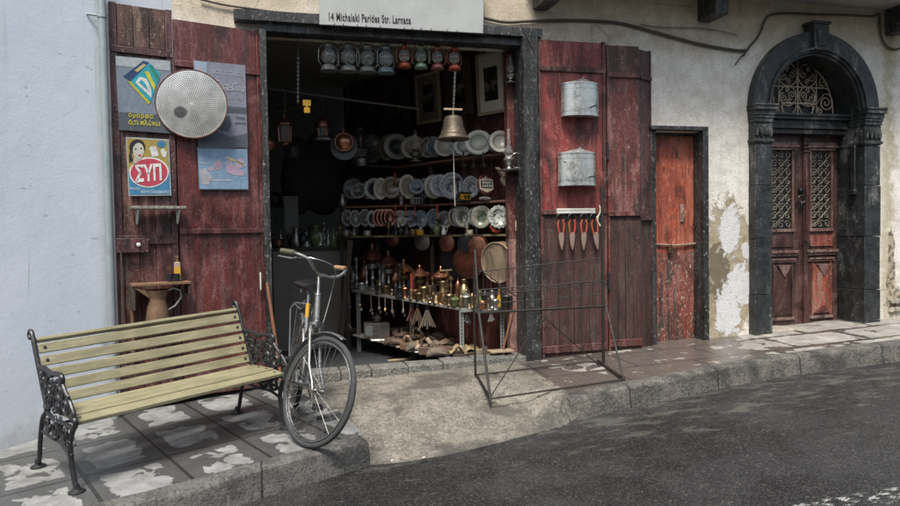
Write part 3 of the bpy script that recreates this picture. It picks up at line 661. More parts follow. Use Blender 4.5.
# orange plank door
m = MB(); dx0, dx1 = 3.845, 4.348
od = None
for i in range(5):
    xa = dx0+(dx1-dx0)*i/5; m.box(xa+.0015, xa+(dx1-dx0)/5-.0015, 6.3, 6.34, 1.08, 2.27)
od = m.build('side_door', 'orange_door', sb, True, bevel=.002); od['label'] = 'narrow orange-red plank door with padlock'
m = MB()
for i in range(5):
    xa = dx0+(dx1-dx0)*i/5; m.box(xa+.0015, xa+(dx1-dx0)/5-.0015, 6.3, 6.34, .14, 1.078)
m.build('lower_planks', 'orange_low', od, True, bevel=.002)
MB().tube([onY(652, 244, 6.285), onY(675, 245.5, 6.275), onY(703, 243, 6.285)], .011, 8).build('door_bolt', 'rust', od, True)
pp = onY(671, 247, 6.262)
MB().box(pp.x-.028, pp.x+.022, pp.y-.012, pp.y+.012, pp.z-.055, pp.z-.012).tube([pp+Vector((-.016, 0, -.015)), pp+Vector((-.016, 0, .016)), pp+Vector((0, 0, .028)), pp+Vector((.014, 0, .016)), pp+Vector((.014, 0, -.015))], .0045, 6).build('padlock', 'brass', od, True, bevel=.004)
kp = onY(682, 213, 6.29)
MB().box(kp.x-.02, kp.x+.02, 6.285, 6.3, kp.z-.09, kp.z+.09).tube([kp+Vector((0, -.01, .05)), kp+Vector((-.02, -.03, .0)), kp+Vector((0, -.03, -.04)), kp+Vector((.02, -.03, .0)), kp+Vector((0, -.01, .05))], .005, 6).build('door_handle', 'rust', od, True, bevel=.003)
m = MB().box(4.35, 4.41, 6.13, 6.36, .1, 2.3).box(3.76, 4.41, 6.13, 6.36, 2.302, 2.345).box(3.79, 3.842, 6.18, 6.36, .1, 2.3).box(3.842, 4.349, 6.3, 6.36, 2.272, 2.3)
m.build('door_frame', 'black_wood', sb, True, bevel=.006)
MB().box(3.84, 4.39, 6.16, 6.5, .02, .155).build('doorstep', 'threshold', sb, True, bevel=.008)

# arched stone portal
def ringblock(r0, r1, a0, a1, y0, y1, n=6, sz=1.0):
    m = MB(); out = [(AX-r1*cos(a0+(a1-a0)*i/n), AZ+.06+r1*sin(a0+(a1-a0)*i/n)*sz) for i in range(n+1)]
    inn = [(AX-r0*cos(a0+(a1-a0)*i/n), AZ+.06+r0*sin(a0+(a1-a0)*i/n)*sz) for i in range(n+1)]
    m.prism(out+inn[::-1], y0, y1); return m
ar = ringblock(.585, .8, 0, pi, 6.1, 6.64, 48).build('stone_arch', 'blackstone', sb, True, bevel=.004, ang=30)
for r0, r1, y in ((.56, .584, 6.13), (.61, .63, 6.075)):
    ringblock(r0, r1, 0, pi, y, y+.03, 40).build('arch_moulding', 'blackstone', ar, True, ang=30)
MB().prism([(AX-.07, AZ+.66), (AX+.07, AZ+.66), (AX+.1, AZ+.93), (AX-.1, AZ+.93)], 6.055, 6.3).prism([(AX-.12, AZ+.93), (AX+.12, AZ+.93), (AX+.12, AZ+.96), (AX-.12, AZ+.96)], 6.045, 6.3).prism([(AX-.045, AZ+.7), (AX+.045, AZ+.7), (AX+.065, AZ+.88), (AX-.065, AZ+.88)], 6.042, 6.054).build('keystone', 'blackstone', ar, True, bevel=.008)
PL = (4.935, 5.145); PR = (6.33, 6.545)
for (x0, x1), s in ((PL, 1), (PR, -1)):
    m = MB()
    for k, (za, zb) in enumerate(((.1, .62), (.625, 1.2), (1.205, 1.75), (1.755, 2.18), (2.185, 2.4))):
        e = .004*(k % 2); m.box(x0+e, x1-e, 6.1+e, 6.95, za, zb)
    m.box(x0-.02, x1+.02, 6.08, 6.95, .05, .16)
    m.box(x0-.012, x1+.012, 6.085, 6.3, 2.2, 2.23)
    pil = m.build('pillar', 'blackstone', sb, True, bevel=.004)
    # carved capital: cluster of leaves
    m = MB()
    for k in range(7):
        cx = x0+.02+(x1-x0-.04)*k/6; m.blobs((cx, 6.085, 2.3+.02*(k % 2)), (.018, .014, .06), seed=k, sub=1)
    m.build('carved_capital', 'blackstone', pil, True)
    if s == -1:
        MB().box(6.296, 6.322, 6.2, 6.26, 1.72, 2.2).box(6.28, 6.324, 6.19, 6.28, 1.66, 1.72).build('carved_strip', 'blackstone', pil, True, bevel=.008)
# cornice (entablature)
for x0, x1 in (PL, PR):
    m = MB()
    for z0, z1, o in ((2.401, 2.442, .02), (2.442, 2.472, .035), (2.472, 2.522, .05), (2.522, 2.562, .085), (2.562, 2.585, .1)): m.box(x0-o*.25, x1+o*.25, 6.1-o*.7, 6.5, z0, z1)
    m.build('cornice', 'blackstone', ar, True, bevel=.005)
m = MB()
for z0, z1, o in ((2.33, 2.38, .0), (2.382, 2.42, .03), (2.422, 2.475, .015), (2.477, 2.51, .06), (2.512, 2.54, .08)): m.box(5.135, 6.32, 6.34-o, 6.6, z0, z1)
m.build('transom_bar', 'blackstone', ar, True, bevel=.004)
# deep reveal on the right, closed back
MB().box(5.1, 6.4, 6.95, 7.0, 0, 3.4).build('portal_back', 'intdark', sb, True, smooth=False)
MB().box(5.135, 6.32, 6.16, 6.95, .02, .235).box(5.0, 6.5, 6.0, 6.158, .05, .212).build('doorstep', 'sill_pale', sb, True, bevel=.012)
# two leaves
gmat = mat_plain('dusty_cream_door_grille', (.27, .235, .18), .65, 0, .4, 40, .3)
DY = 6.46; DX = (5.27, 5.865, 6.32); DZ0, DZ1 = .24, 2.33
def pyramid(m, x0, x1, y, z0, z1, hgt, flat=.3):
    cx = (x0+x1)/2; cz = (z0+z1)/2; fx = (x1-x0)*flat/2; fz = (z1-z0)/2-((x1-x0)/2-fx)
    A = [(x0, y, z0), (x1, y, z0), (x1, y, z1), (x0, y, z1)]; Bq = [(cx-fx, y-hgt, cz-fz), (cx+fx, y-hgt, cz-fz), (cx+fx, y-hgt, cz+fz), (cx-fx, y-hgt, cz+fz)]
    a = [m.bm.verts.new(p) for p in A]; b = [m.bm.verts.new(p) for p in Bq]
    m._f(b)
    for i in range(4): m._f([a[i], a[(i+1) % 4], b[(i+1) % 4], b[i]])
for li in range(2):
    x0, x1 = DX[li]+.002, DX[li+1]-.002; cx = (x0+x1)/2; m = MB()
    gx0, gx1, gz0, gz1 = cx-.13, cx+.13, 1.3, 2.16
    m.box(x0, gx0, DY, DY+.05, DZ0, DZ1).box(gx1, x1, DY, DY+.05, DZ0, DZ1).box(gx0, gx1, DY, DY+.05, gz1, DZ1).box(gx0, gx1, DY, DY+.05, DZ0, gz0)
    lf = m.build('door_leaf', 'arch_door', sb, True, smooth=False)
    m = MB().box(gx0-.035, gx1+.035, DY-.018, DY, gz0-.035, gz0-.002).box(gx0-.025, gx0-.002, DY-.014, DY, gz0, gz1).box(gx1+.002, gx1+.025, DY-.014, DY, gz0, gz1)
    m.box(gx0-.05, gx1+.05, DY-.03, DY, gz1+.003, gz1+.03).box(gx0-.075, gx1+.075, DY-.045, DY, gz1+.032, gz1+.06).box(gx0-.06, gx1+.06, DY-.03, DY, gz1+.062, gz1+.09)
    m.build('upper_moulding', 'door_mould', lf, True, bevel=.003); m = MB()
    m.box(gx0-.09, gx1+.08, DY-.045, DY, 1.03, 1.06).box(gx0-.07, gx1+.06, DY-.03, DY, 1.0, 1.028).box(gx0-.05, gx1+.05, DY-.02, DY, .93, .95).box(gx0-.04, gx1+.04, DY-.03, DY, .952, .972)
    MB().box(gx0-.03, gx1+.03, DY-.02, DY, .29, .32).build('foot_moulding', 'door_mould', lf, True, bevel=.003)
    m.build('lower_moulding', 'door_mould', lf, True, bevel=.003)
    m = MB().box(gx0-.02, gx1+.02, DY-.012, DY, 1.1, 1.22); pyramid(m, gx0+.02, gx1-.02, DY-.013, .35, .9, .03, .25); m.box(gx0+.0, gx0+.012, DY-.02, DY, .33, .92).box(gx1-.012, gx1, DY-.02, DY, .33, .92)
    m.build('raised_panel', 'arch_door' if li == 0 else 'arch_panel', lf, True, smooth=False)
    m = MB(); m.prism([(cx-.085, .9), (cx+.085, .9), (cx, .76)], DY-.055, DY-.012); m.build('carved_triangle', 'door_mould', lf, True, bevel=.003)
    MB().box(gx0, gx1, DY+.02, DY+.03, gz0, gz1).build('door_glass', 'darkglass', lf, True, smooth=False)
    m = MB(); nr = 9; rh = (gz1-gz0)/nr; cw = (gx1-gx0)/3
    for r_ in range(nr):
        for c_ in range(3):
            px, pz = gx0+cw*(c_+.5), gz0+rh*(r_+.5); s = 1 if (r_+c_) % 2 else -1
            m.tube(spiral((px, pz), cw*.5, 1.25, a0=pi/4*(1 if s > 0 else 3), ccw=s, n=12, rin=.2, y=DY+.006), .0032, 4)
    for k in range(-4, 12):
        za = gz0+k*rh; m.tube([(max(gx0, min(gx1, gx0+t*(gx1-gx0))), DY+.008, za+t*rh*2.5) for t in (0, 1) if True], .003, 4) if gz0 <= za <= gz1-rh*2.5 else None
        zb = gz0+k*rh; m.tube([(gx1, DY+.008, zb), (gx0, DY+.008, zb+rh*2.5)], .003, 4) if gz0 <= zb <= gz1-rh*2.5 else None
    m.build('door_grille', gmat, lf, True)
m = MB().box(5.84, 5.89, DY-.03, DY-.001, DZ0, DZ1)
for z in (2.14, 2.18, 2.22, 2.27): m.box(5.825, 5.905, DY-.05, DY-.03, z, z+.022)
m.tube([(5.865, DY-.03, 1.15), (5.865, DY-.045, 1.7), (5.865, DY-.03, 2.0)], .018, 8)
m.build('meeting_stile', 'arch_door', sb, True, bevel=.004)
m = MB(); kz = 1.62; m.blobs((5.795, DY-.03, kz+.1), (.022, .02, .04), seed=3).tube(spiral((5.795, kz), .045, 1, a0=pi/2, n=20, rin=.95, y=DY-.045), .009, 7).blobs((5.795, DY-.04, kz-.06), (.018, .018, .035), seed=5)
m.build('door_knocker', 'iron', sb, True)
# transom ironwork
m = MB(); ty = 6.47; bz = 2.56; iron = 'transom'
R0 = .56
m.tube([(AX-.5, ty, bz), (AX+.55, ty, bz)], .009, 6)
arcp = [(AX+.04-R0*.9*cos(pi*i/30), ty, bz+.02+R0*1.02*sin(pi*i/30)) for i in range(31)]; m.tube(arcp, .008, 6)
cx = AX+.07
m.tube([(cx, ty, bz), (cx, ty, bz+.6)], .008, 6); m.tube([(cx-.4, ty, bz+.3), (cx+.4, ty, bz+.3)], .007, 6); m.tube([(cx-.22, ty, bz+.12), (cx+.25, ty, bz+.12)], .01, 6)
for sx in (-1, 1):
    for zz, rr in ((bz+.43, .125), (bz+.2, .11)):
        m.tube(spiral((cx+sx*.13, zz), rr, 1.0, a0=pi/2, ccw=sx, n=26, rin=.98, y=ty), .006, 5)
        m.tube(spiral((cx+sx*.075, zz+.01), .05, 1.5, a0=pi/2 if zz > bz+.3 else -pi/2, ccw=sx, n=20, y=ty), .0055, 5)
        m.tube(spiral((cx+sx*.185, zz-.02), .05, 1.5, a0=pi/2, ccw=-sx, n=20, y=ty), .0055, 5)
        m.tube(spiral((cx+sx*.13, zz-.06), .035, 1.4, a0=-pi/2, ccw=-sx, n=16, y=ty), .005, 5)
        m.tube(spiral((cx+sx*.13, zz+.07), .03, 1.4, a0=-pi/2, ccw=sx, n=16, y=ty), .005, 5)
    m.tube([(cx+sx*.25, ty, bz), (cx+sx*.25, ty, bz+.52)], .006, 5)
    m.tube(spiral((cx+sx*.38, bz+.14), .1, 1.9, a0=pi/2, ccw=-sx, n=30, y=ty), .007, 5)
    m.tube(spiral((cx+sx*.34, bz+.38), .075, 1.7, a0=pi/2, ccw=-sx, n=26, y=ty), .006, 5)
    m.tube(spiral((cx+sx*.12, bz+.1), .1, .5, a0=0 if sx > 0 else pi, ccw=-sx, n=16, rin=1, y=ty), .006, 5)
    m.tube(spiral((cx+sx*.3, bz+.05), .04, 1.5, a0=pi/2, ccw=sx, n=16, y=ty), .005, 5)
    m.tube([(cx+sx*.42, ty, bz+.28), (cx+sx*.25, ty, bz+.34), (cx+sx*.25, ty, bz+.12), (cx+sx*.36, ty, bz+.24)], .006, 5)
    m.tube([(cx+sx*.2, ty, bz), (cx+sx*.2, ty, bz+.11)], .006, 5)
gm = mat_plain('rusty_cream_ironwork', (.46, .4, .3), .6, 0, .4, 40, .4, c2=(.3, .17, .09))
m.build('transom_grille', gm, ar, True)
ringblock(.0, .584, 0, pi, 6.5, 6.52, 30).box(5.16, 6.3, 6.5, 6.52, 2.5, 2.58).build('transom_glass', 'darkglass', ar, True, smooth=False)
MB().box(5.2, 6.28, 6.42, 6.5, 2.541, 2.552).build('transom_ledge', 'sill_pale', ar, True)
# balcony slab and beam ends
m = MB().box(2.45, 9.2, 5.45, 6.2, 3.68, 3.84); m.build('balcony_slab', 'soffit', sb, True, smooth=False)
for x in (2.55, 4.33, 6.69, 8.6):
    MB().prism([(x, 3.4), (x+.15, 3.4), (x+.15, 3.68), (x, 3.68)], 5.9, 6.2).build('beam_end', 'black_wood', sb, True, bevel=.015)
# broken stones low on the right
m = MB()
for k in range(6): m.blobs((6.8+.07*(k % 3), 6.19, .38+.09*(k//3)), (.045, .03, .04), seed=k, sub=1)
m.build('exposed_stone', 'sill_pale', sb, True)

# ================================================================== CABLES on the wall
def cable(pts, r, label, Y=6.175, mat='cable', group=None):
    P = [onY(x, y, Y) for x, y in pts]; Q = []
    for i in range(len(P)-1):
        p0, p1, p2, p3 = P[max(i-1, 0)], P[i], P[i+1], P[min(i+2, len(P)-1)]
        for k in range(6):
            t = k/6; Q.append(.5*((2*p1)+(p2-p0)*t+(2*p0-5*p1+4*p2-p3)*t*t+(3*p1-p0-3*p2+p3)*t**3))
    Q.append(P[-1]); o = MB().tube(Q, r, 7).build('cable', mat); return tag(o, label, 'cable', group)
cable([(484, 18), (505, 22), (530, 21), (560, 20), (600, 21), (625, 24), (655, 32), (700, 44), (735, 50), (747, 50)], .014, 'thick brown cable sagging across the plaster from sign to arch')
cable([(200, -1), (226, 5), (262, 10), (300, 16), (326, 18)], .009, 'thin dark cable on the plaster left of the sign')
cable([(743, 56), (750, 46), (757, 38), (762, 28), (765, 20), (770, 15), (785, 13), (820, 14), (850, 15), (872, 16), (879, 14), (880, 26), (882, 38), (888, 47), (897, 49), (905, 45)], .011, 'dark cable running over the arch and looping under the right beam')
cable([(747, 50), (740, 58), (735, 65)], .006, 'frayed cable end hanging left of the arch')
cable([(640, 24), (660, 27), (700, 28), (730, 33), (737, 36)], .004, 'thin rusty wire above the thick cable')
cable([(541, 62), (520, 24)], .003, 'thin pale wire rising to the lintel end at the right shutter', 6.07)

# ================================================================== SIGN
YS = 6.03
sg = thing('shop_sign', 'grey-white sign board with the street address hung over the lintel', 'sign', onY(401, 28, YS))
p1, p2, p3 = onY(319.5, 24, YS), onY(483, 33, YS), onY(487, -4, YS); hgt = .62
m = MB(); m.prism([(p1.x, p1.z), (p2.x, p2.z), (p2.x+.02, p1.z+hgt), (p1.x+.01, p1.z+hgt)], YS, YS+.025)
m.build('board', 'sign', sg, True, smooth=False)
m = MB().box(p1.x+.2, p1.x+.23, YS+.026, 6.2, p1.z+.4, p1.z+.43).box(p2.x-.23, p2.x-.2, YS+.026, 6.2, p1.z+.4, p1.z+.43); m.build('bracket', 'iron', sg, True)
tp = onY(328, 20, YS-.002); te = onY(416, 22.5, YS-.002)
text('14 Michalaki Parides Str. Larnaca', .093, 'ink', sg, Matrix.Translation(tp) @ Matrix.Rotation(-.018, 4, 'Y'), bold=.002, xs=(te.x-tp.x)/(.093*16.3), spacing=1.13)
m = MB()
for x in (334, 343, 357, 366, 380, 404, 412, 421, 431, 447, 457): a = onY(x, 24.5+(x-320)*.052, YS-.006); m.tube([a, a+Vector((.004, 0, .018))], .003, 4)
m.build('hook', 'ink', sg, True)

# ================================================================== HOUSES ACROSS THE STREET (unseen, added behind the camera to shade the scene and mirror in metal and damp road)
def house(x0, x1, H, wallmat, label, doorx):
    t = thing('unseen_street_house', label, 'house', ((x0+x1)/2, -4.6, 0)); Yf = -4.6
    xs = [x0+1.0+i*2.1 for i in range(int((x1-x0-1.4)/2.1))]; m = MB(); zb = -.9
    holes = []
    for k, x in enumerate(xs):
        holes.append((x, x+.95, (0.0 if k == doorx else .95), 2.3)); 
        if H > 4.5: holes.append((x, x+.95, 3.5, 4.8))
    cols = sorted(set([x0, x1]+[h[0] for h in holes]+[h[1] for h in holes]))
    for a, b in zip(cols, cols[1:]):
        hs = sorted([h for h in holes if h[0] <= a and h[1] >= b], key=lambda h: h[2]); z = zb
        for h in hs: m.box(a, b, Yf-.3, Yf, z, h[2]); z = h[3]
        m.box(a, b, Yf-.3, Yf, z, H)
    m.box(x0, x1, Yf-6, Yf-5.7, zb, H).box(x0, x1, Yf-6, Yf, H, H+.15); m.build('wall', wallmat, t, True, smooth=False)
    for (a, b, z0, z1) in holes:
        f = MB().box(a, a+.06, Yf-.2, Yf-.12, z0, z1).box(b-.06, b, Yf-.2, Yf-.12, z0, z1).box(a+.06, b-.06, Yf-.2, Yf-.12, z1-.06, z1).box(a+.06, b-.06, Yf-.2, Yf-.12, z0, z0+.06).build('door_frame' if z0 == 0 else 'window_frame', 'wooddk', t, True)
        MB().box(a+.06, b-.06, Yf-.17, Yf-.15, z0+.06, z1-.06).build('door' if z0 == 0 else 'pane', 'arch_door' if z0 == 0 else 'darkglass', f, True)
M['farplaster'] = concrete('ochre_render', (.34, .29, .21), (.42, .37, .28), (.25, .21, .15), .6, .3, .3); M['farplaster2'] = concrete('grey_render', (.3, .3, .28), (.38, .37, .35), (.2, .2, .19), .6, .3, .3)
house(-9, -1.2, 3.9, 'farplaster2', 'low grey rendered house across the street, added unseen behind the viewer at the left', 1)
house(-1.1, 6.4, 5.6, 'farplaster', 'two-storey ochre house across the street, added unseen directly behind the viewer', 2)
house(6.5, 15, 4.1, 'farplaster2', 'low grey rendered house across the street, added unseen behind the viewer at the right', 0)
tag(MB().box(-9, 15, -4.59, -3.5, -1.2, -.12).build('far_pavement', 'kerb'), kind='structure')

# ================================================================== THINGS HUNG ON THE LEFT SHUTTERS
def flat_mat(name, c, rough=.45, var=.12): return mat_plain(name, c, rough, 0, .42, 28, .1)
PC = {k: flat_mat('poster_'+k, v) for k, v in dict(greyblue=(.16, .2, .25), slate=(.075, .09, .105), pale=(.35, .39, .41), teal=(.02, .28, .34), limeyellow=(.5, .45, .03), white=(.62, .64, .62),
    navy=(.02, .05, .12), mustard=(.33, .25, .06), blue=(.05, .19, .33), crimson=(.42, .05, .08), ink=(.02, .02, .025), skin=(.45, .45, .38), fadedblue=(.27, .33, .42), fadedgrey=(.2, .21, .26),
    ghost=(.36, .37, .4), ghostpink=(.4, .32, .4), skyblue=(.19, .3, .42), straw=(.5, .42, .2), green=(.03, .2, .14)).items()}
def uvframe(line, px, py, off=.012):
    """plane of a shutter leaf: returns f(px,py,lift) giving a point on it, standing off the boards"""
    T, L = frame_T(*line); n = Vector((T[0][1], T[1][1], 0))
    return lambda x, y, k=0: onV(x, y, line)-n*(off+k)
def poly(f, pts, k, mat, name, parent, t=.0012):
    n = (f(0, 0, 1)-f(0, 0, 0)).normalized(); P = [f(x, y, k) for x, y in pts]; m = MB()
    a = [m.bm.verts.new(p) for p in P]; b = [m.bm.verts.new(p-n*t) for p in P]
    m._f(a); m._f(b[::-1])
    for i in range(len(P)): m._f([a[i], b[i], b[(i+1) % len(P)], a[(i+1) % len(P)]])
    return m.build(name, mat, parent, True, smooth=False)
def ell(cx, cy, rx, ry, n=28, rot=0): return [(cx+rx*cos(a)*cos(rot)-ry*sin(a)*sin(rot), cy+ry*sin(a)*cos(rot)+rx*cos(a)*sin(rot)) for a in [2*pi*i/n for i in range(n)]]
def ftext(body, f, line, x, y, wpx, hpx, mat, parent, k=.004, shear=0, tilt=0, bold=.0, name='lettering', sp=1):
    T, L = frame_T(*line); o = f(x, y, k); size = hpx*depth(o)/F*1.38
    c = bpy.data.curves.new('t', 'FONT'); c.body = body; c.size = size; c.shear = shear; c.offset = bold; c.space_character = sp
    t = bpy.data.objects.new('t', c); COL.objects.link(t); me = bpy.data.meshes.new_from_object(t); bpy.data.objects.remove(t)
    if not len(me.vertices): return
    wid = max(v.co.x for v in me.vertices); e = f(x+wpx, y, k); xs = (Vector((e.x-o.x, e.y-o.y, 0)).length)/wid
    A = T.copy(); A.translation = o
    me.transform(A @ Matrix.Rotation(-tilt, 4, 'Y') @ Matrix.Rotation(R(90), 4, 'X') @ Matrix.Diagonal((xs, 1, 1, 1))); me.transform(WM[parent.name].inverted())
    me.materials.clear(); me.materials.append(PC[mat]); ob = bpy.data.objects.new(name, me); COL.objects.link(ob); ob.parent = parent
f1 = uvframe(LINE1, 0, 0, .014); f2 = uvframe(LINE2, 0, 0, .014)
# detergent poster
t = thing('poster', 'grey-blue poster showing a tilted teal and yellow soap powder box', 'poster', f1(143, 95))
poly(f1, [(115, 56), (170, 61), (174, 134), (119, 130)], .0, PC['greyblue'], 'backing', t, .004)
poly(f1, [(115.5, 56.5), (169.5, 61.5), (170, 71), (116, 66)], .0015, PC['pale'], 'pale_sky', t)
poly(f1, [(118.3, 112), (173, 116), (174, 134), (119, 130)], .0015, PC['slate'], 'dark_foot', t)
poly(f1, [(123, 76.5), (143, 61), (149, 63), (130.5, 82)], .003, PC['navy'], 'box_top', t)
poly(f1, [(130.5, 82), (149, 63), (160, 74), (150, 103)], .003, PC['teal'], 'box_front', t)
poly(f1, [(130.5, 82), (150, 103), (148, 104.5), (127, 81)], .003, PC['limeyellow'], 'box_side', t)
poly(f1, [(135, 83), (139, 77), (146, 79), (151, 90), (151, 98)], .0045, PC['white'], 'letter_ground', t)
poly(f1, [(138.5, 82.5), (141, 80), (145, 84), (148, 91)], .006, PC['teal'], 'letter_core', t)
poly(f1, [(144, 72), (148, 71.5), (155, 86), (154, 91)], .0045, PC['limeyellow'], 'letter_stroke', t)
poly(f1, [(149, 66.5), (152, 66), (159, 78), (158, 83)], .0045, PC['green'], 'letter_stroke', t)
poly(f1, [(134, 71), (143, 64), (146, 65.5), (137, 72.5)], .0045, PC['straw'], 'box_label', t)
ftext('όμορφα', f1, LINE1, 128, 117.2, 25, 5, 'limeyellow', t, .005, bold=.001, sp=1.15)
ftext('ό,τι πλένει', f1, LINE1, 128, 124.3, 32, 5, 'limeyellow', t, .005, bold=.001)
# soap poster
t = thing('poster', 'mustard and blue soap poster with a woman\'s face above a red oval', 'poster', f1(148, 165))
poly(f1, [(125.5, 137), (168.5, 139.5), (171, 195.5), (128.5, 196)], 0, PC['pale'], 'backing', t, .004)
poly(f1, [(126.8, 138.2), (167.5, 140.7), (168.7, 172), (128.3, 172)], .0015, PC['mustard'], 'upper_ground', t)
poly(f1, [(128.3, 172), (168.7, 172), (169.8, 194.3), (129.5, 194.8)], .0015, PC['blue'], 'lower_ground', t)
poly(f1, ell(137, 147.5, 8, 8)[:], .003, PC['ink'], 'hair', t)
poly(f1, [(130, 150), (133, 161), (129, 163), (128.6, 156)], .003, PC['ink'], 'hair', t)
poly(f1, ell(138, 151, 5.6, 8), .0045, PC['skin'], 'face', t)
poly(f1, [(134, 158), (141, 157), (143, 164), (132, 165)], .0035, PC['skin'], 'neck', t)
for e in ((135.3, 149.3), (140.6, 148.6)): poly(f1, ell(e[0], e[1], 1.1, .6, 10), .006, PC['ink'], 'eye', t)
poly(f1, ell(139.2, 155.5, 1.8, .9, 12), .006, PC['crimson'], 'mouth', t)
for q in ([(149, 148), (152, 146), (154, 150), (157, 149), (158, 156), (152, 157)], [(160, 150), (163, 148), (165, 152), (167, 151), (165, 158), (162, 157)], [(154, 146), (156, 147), (156, 151), (153, 150)]): poly(f1, q, .003, PC['white'], 'hung_shirt', t)
poly(f1, ell(161, 144.3, 4.6, 3.6), .003, PC['blue'], 'badge', t)
poly(f1, ell(148.6, 172.5, 19.8, 15.2, 40, -.05), .0035, PC['white'], 'oval_border', t)
poly(f1, ell(148.6, 172.5, 18.3, 13.7, 40, -.05), .005, PC['crimson'], 'oval', t)
ftext('ΣΥΠ', f1, LINE1, 135, 181.5, 28, 15.5, 'white', t, .0072, shear=.15, tilt=.1, bold=.006)
ftext('πλένετε', f1, LINE1, 129.6, 189.6, 10, 2.6, 'white', t, .004)
ftext('πάντα ξεκούραστα', f1, LINE1, 140, 193, 29, 3.4, 'white', t, .004, shear=.3)
# faded cola sign
t = thing('poster', 'faded grey-lilac cola advertisement with pale script, right of the metal disc', 'poster', f2(220, 85))
poly(f2, [(193, 60.5), (244.5, 65.5), (246, 108), (195, 104)], 0, PC['fadedgrey'], 'backing', t, .004)
poly(f2, [(193.6, 61), (206, 62.3), (207, 104.8), (195.3, 103.8)], .0015, PC['fadedblue'], 'side_band', t)
poly(f2, [(198.5, 67), (201.5, 67), (202.6, 75), (203, 84), (197, 84), (197.6, 75)], .003, PC['ghost'], 'bottle_mark', t)
ftext('ICE COLD', f2, LINE2, 212, 73.5, 29, 4.2, 'ghost', t, .003, sp=1.1)
ftext('Coca-Cola', f2, LINE2, 212, 87.5, 32, 8.5, 'ghost', t, .003, shear=.45, tilt=-.05, bold=.001)
poly(f2, [(213, 88), (222, 90.2), (243, 90), (222, 91.3)], .003, PC['ghost'], 'swash', t)
ftext('SOLD HERE', f2, LINE2, 219, 98.5, 23, 3.2, 'ghost', t, .003)
t = thing('poster', 'faded grey picture panel with a dark jug shape between two other posters', 'poster', f2(225, 130))
poly(f2, [(196, 104.5), (246, 108.5), (247.3, 148), (197.5, 148)], 0, PC['fadedgrey'], 'backing', t, .003)
poly(f2, [(195.8, 105), (246, 109), (246.3, 114), (196, 111)], .0015, PC['slate'], 'dark_band', t)
poly(f2, [(197, 137), (215, 131), (230, 137), (247, 133.5), (247.3, 147.5), (197.6, 147.5)], .0015, PC['slate'], 'dark_ground', t)
poly(f2, [(217, 124), (223, 117), (229, 115.5), (231, 124), (228, 131), (220, 131)], .003, PC['slate'], 'jug_mark', t)
ftext('Dolce', f2, LINE2, 235, 119, 9, 3, 'ink', t, .003, shear=.2); ftext('splendor', f2, LINE2, 234, 124, 12, 2.6, 'ink', t, .003, shear=.2)
t = thing('poster', 'pale sky-blue poster with faded lilac flower shapes, lowest on the wide shutter', 'poster', f2(222, 168))
poly(f2, [(196.6, 147.8), (247, 148.8), (248.3, 190), (198.3, 189.8)], 0, PC['slate'], 'frame', t, .003)
poly(f2, [(197.2, 148.5), (246.5, 149.4), (247.7, 189.2), (198.9, 189)], .0015, PC['skyblue'], 'picture', t)
for q, c in ((ell(217.5, 165, 4.3, 5), 'ghostpink'), (ell(239, 163.5, 4.8, 5), 'ghostpink'), ([(225, 162), (229, 158), (232, 164), (239, 170), (245, 171), (243, 176), (232, 175), (226, 173)], 'ghostpink'), ([(226, 156.5), (245, 164.5), (244.5, 166.5), (225.5, 158)], 'straw'), ([(199, 170), (205, 168), (212, 178), (208, 185), (201, 184)], 'ghost'), ([(209, 180), (231, 179.5), (231, 181), (209, 181.5)], 'pale'), ([(199, 162), (208, 163.5), (208, 164.6), (199, 163.2)], 'pale'), (ell(210, 169, 3, 2.2), 'ghostpink')):
    poly(f2, q, .003, PC[c], 'faded_shape', t)
# perforated disc
n = NB('perforated_steel'); p = n.sep(n.obj); r = n.ma('SQRT', n.ma('ADD', n.ma('MULTIPLY', p[0], p[0]), n.ma('MULTIPLY', p[2], p[2])))
a = n.ma('ARCTAN2', p[2], p[0]); ringi = n.ma('FLOOR', n.ma('DIVIDE', r, .0125)); fr = n.ma('SUBTRACT', n.ma('FRACT', n.ma('DIVIDE', r, .0125)), .5)
cnt = n.ma('ROUND', n.ma('MULTIPLY', n.ma('ADD', ringi, .5), 5.2)); fa = n.ma('SUBTRACT', n.ma('FRACT', n.ma('MULTIPLY', n.ma('DIVIDE', a, 2*pi), cnt)), .5)
dd = n.ma('SQRT', n.ma('ADD', n.ma('MULTIPLY', fr, fr), n.ma('MULTIPLY', fa, fa))); hole = n.ss(dd, .27, .33, 1, 0)
hole = n.ma('MULTIPLY', hole, n.ma('MULTIPLY', n.ss(r, .253, .256, 1, 0), n.ss(r, .012, .014)))
dent_shade = n.ma('MULTIPLY', n.blob(-.085, -.07, .05, .045, .12, 20, .2, vec=n.obj), 1)  # dent's shade painted as a dark patch in the colour, no hollow modelled
c = n.mix(n.ss(n.noise(n.obj, 9, 6), .35, .65), (.5, .51, .49), (.7, .71, .69)); c = n.mix(n.ma('MULTIPLY', dent_shade, .85), c, (.06, .06, .06)); c = n.mix(hole, c, (.01, .01, .01))
M['perf'] = n.fin(c, n.ma('ADD', .27, n.ma('MULTIPLY', hole, .5)), n.ma('SUBTRACT', .45, n.ma('MULTIPLY', hole, .45)), n.bump(n.ma('SUBTRACT', n.ma('MULTIPLY', n.noise(n.obj, 4, 1), 1.2), n.ma('MULTIPLY', hole, .4)), .3, .01))
cpt = f2(189, 105.5, .07); dn = (Vector((0, 0, 1.35))-cpt); ang = atan2(dn.x, -dn.y)
t = thing('perforated_disc', 'large round perforated metal sieve with copper rim hung across the posters', 'sieve', cpt, (R(3), 0, ang*.75))
TR = Matrix.Rotation(R(90), 4, 'X')
MB().lathe([(0, .022), (.1, .016), (.2, .008), (.262, .0)], 56, TR).build('perforated_face', 'perf', t)
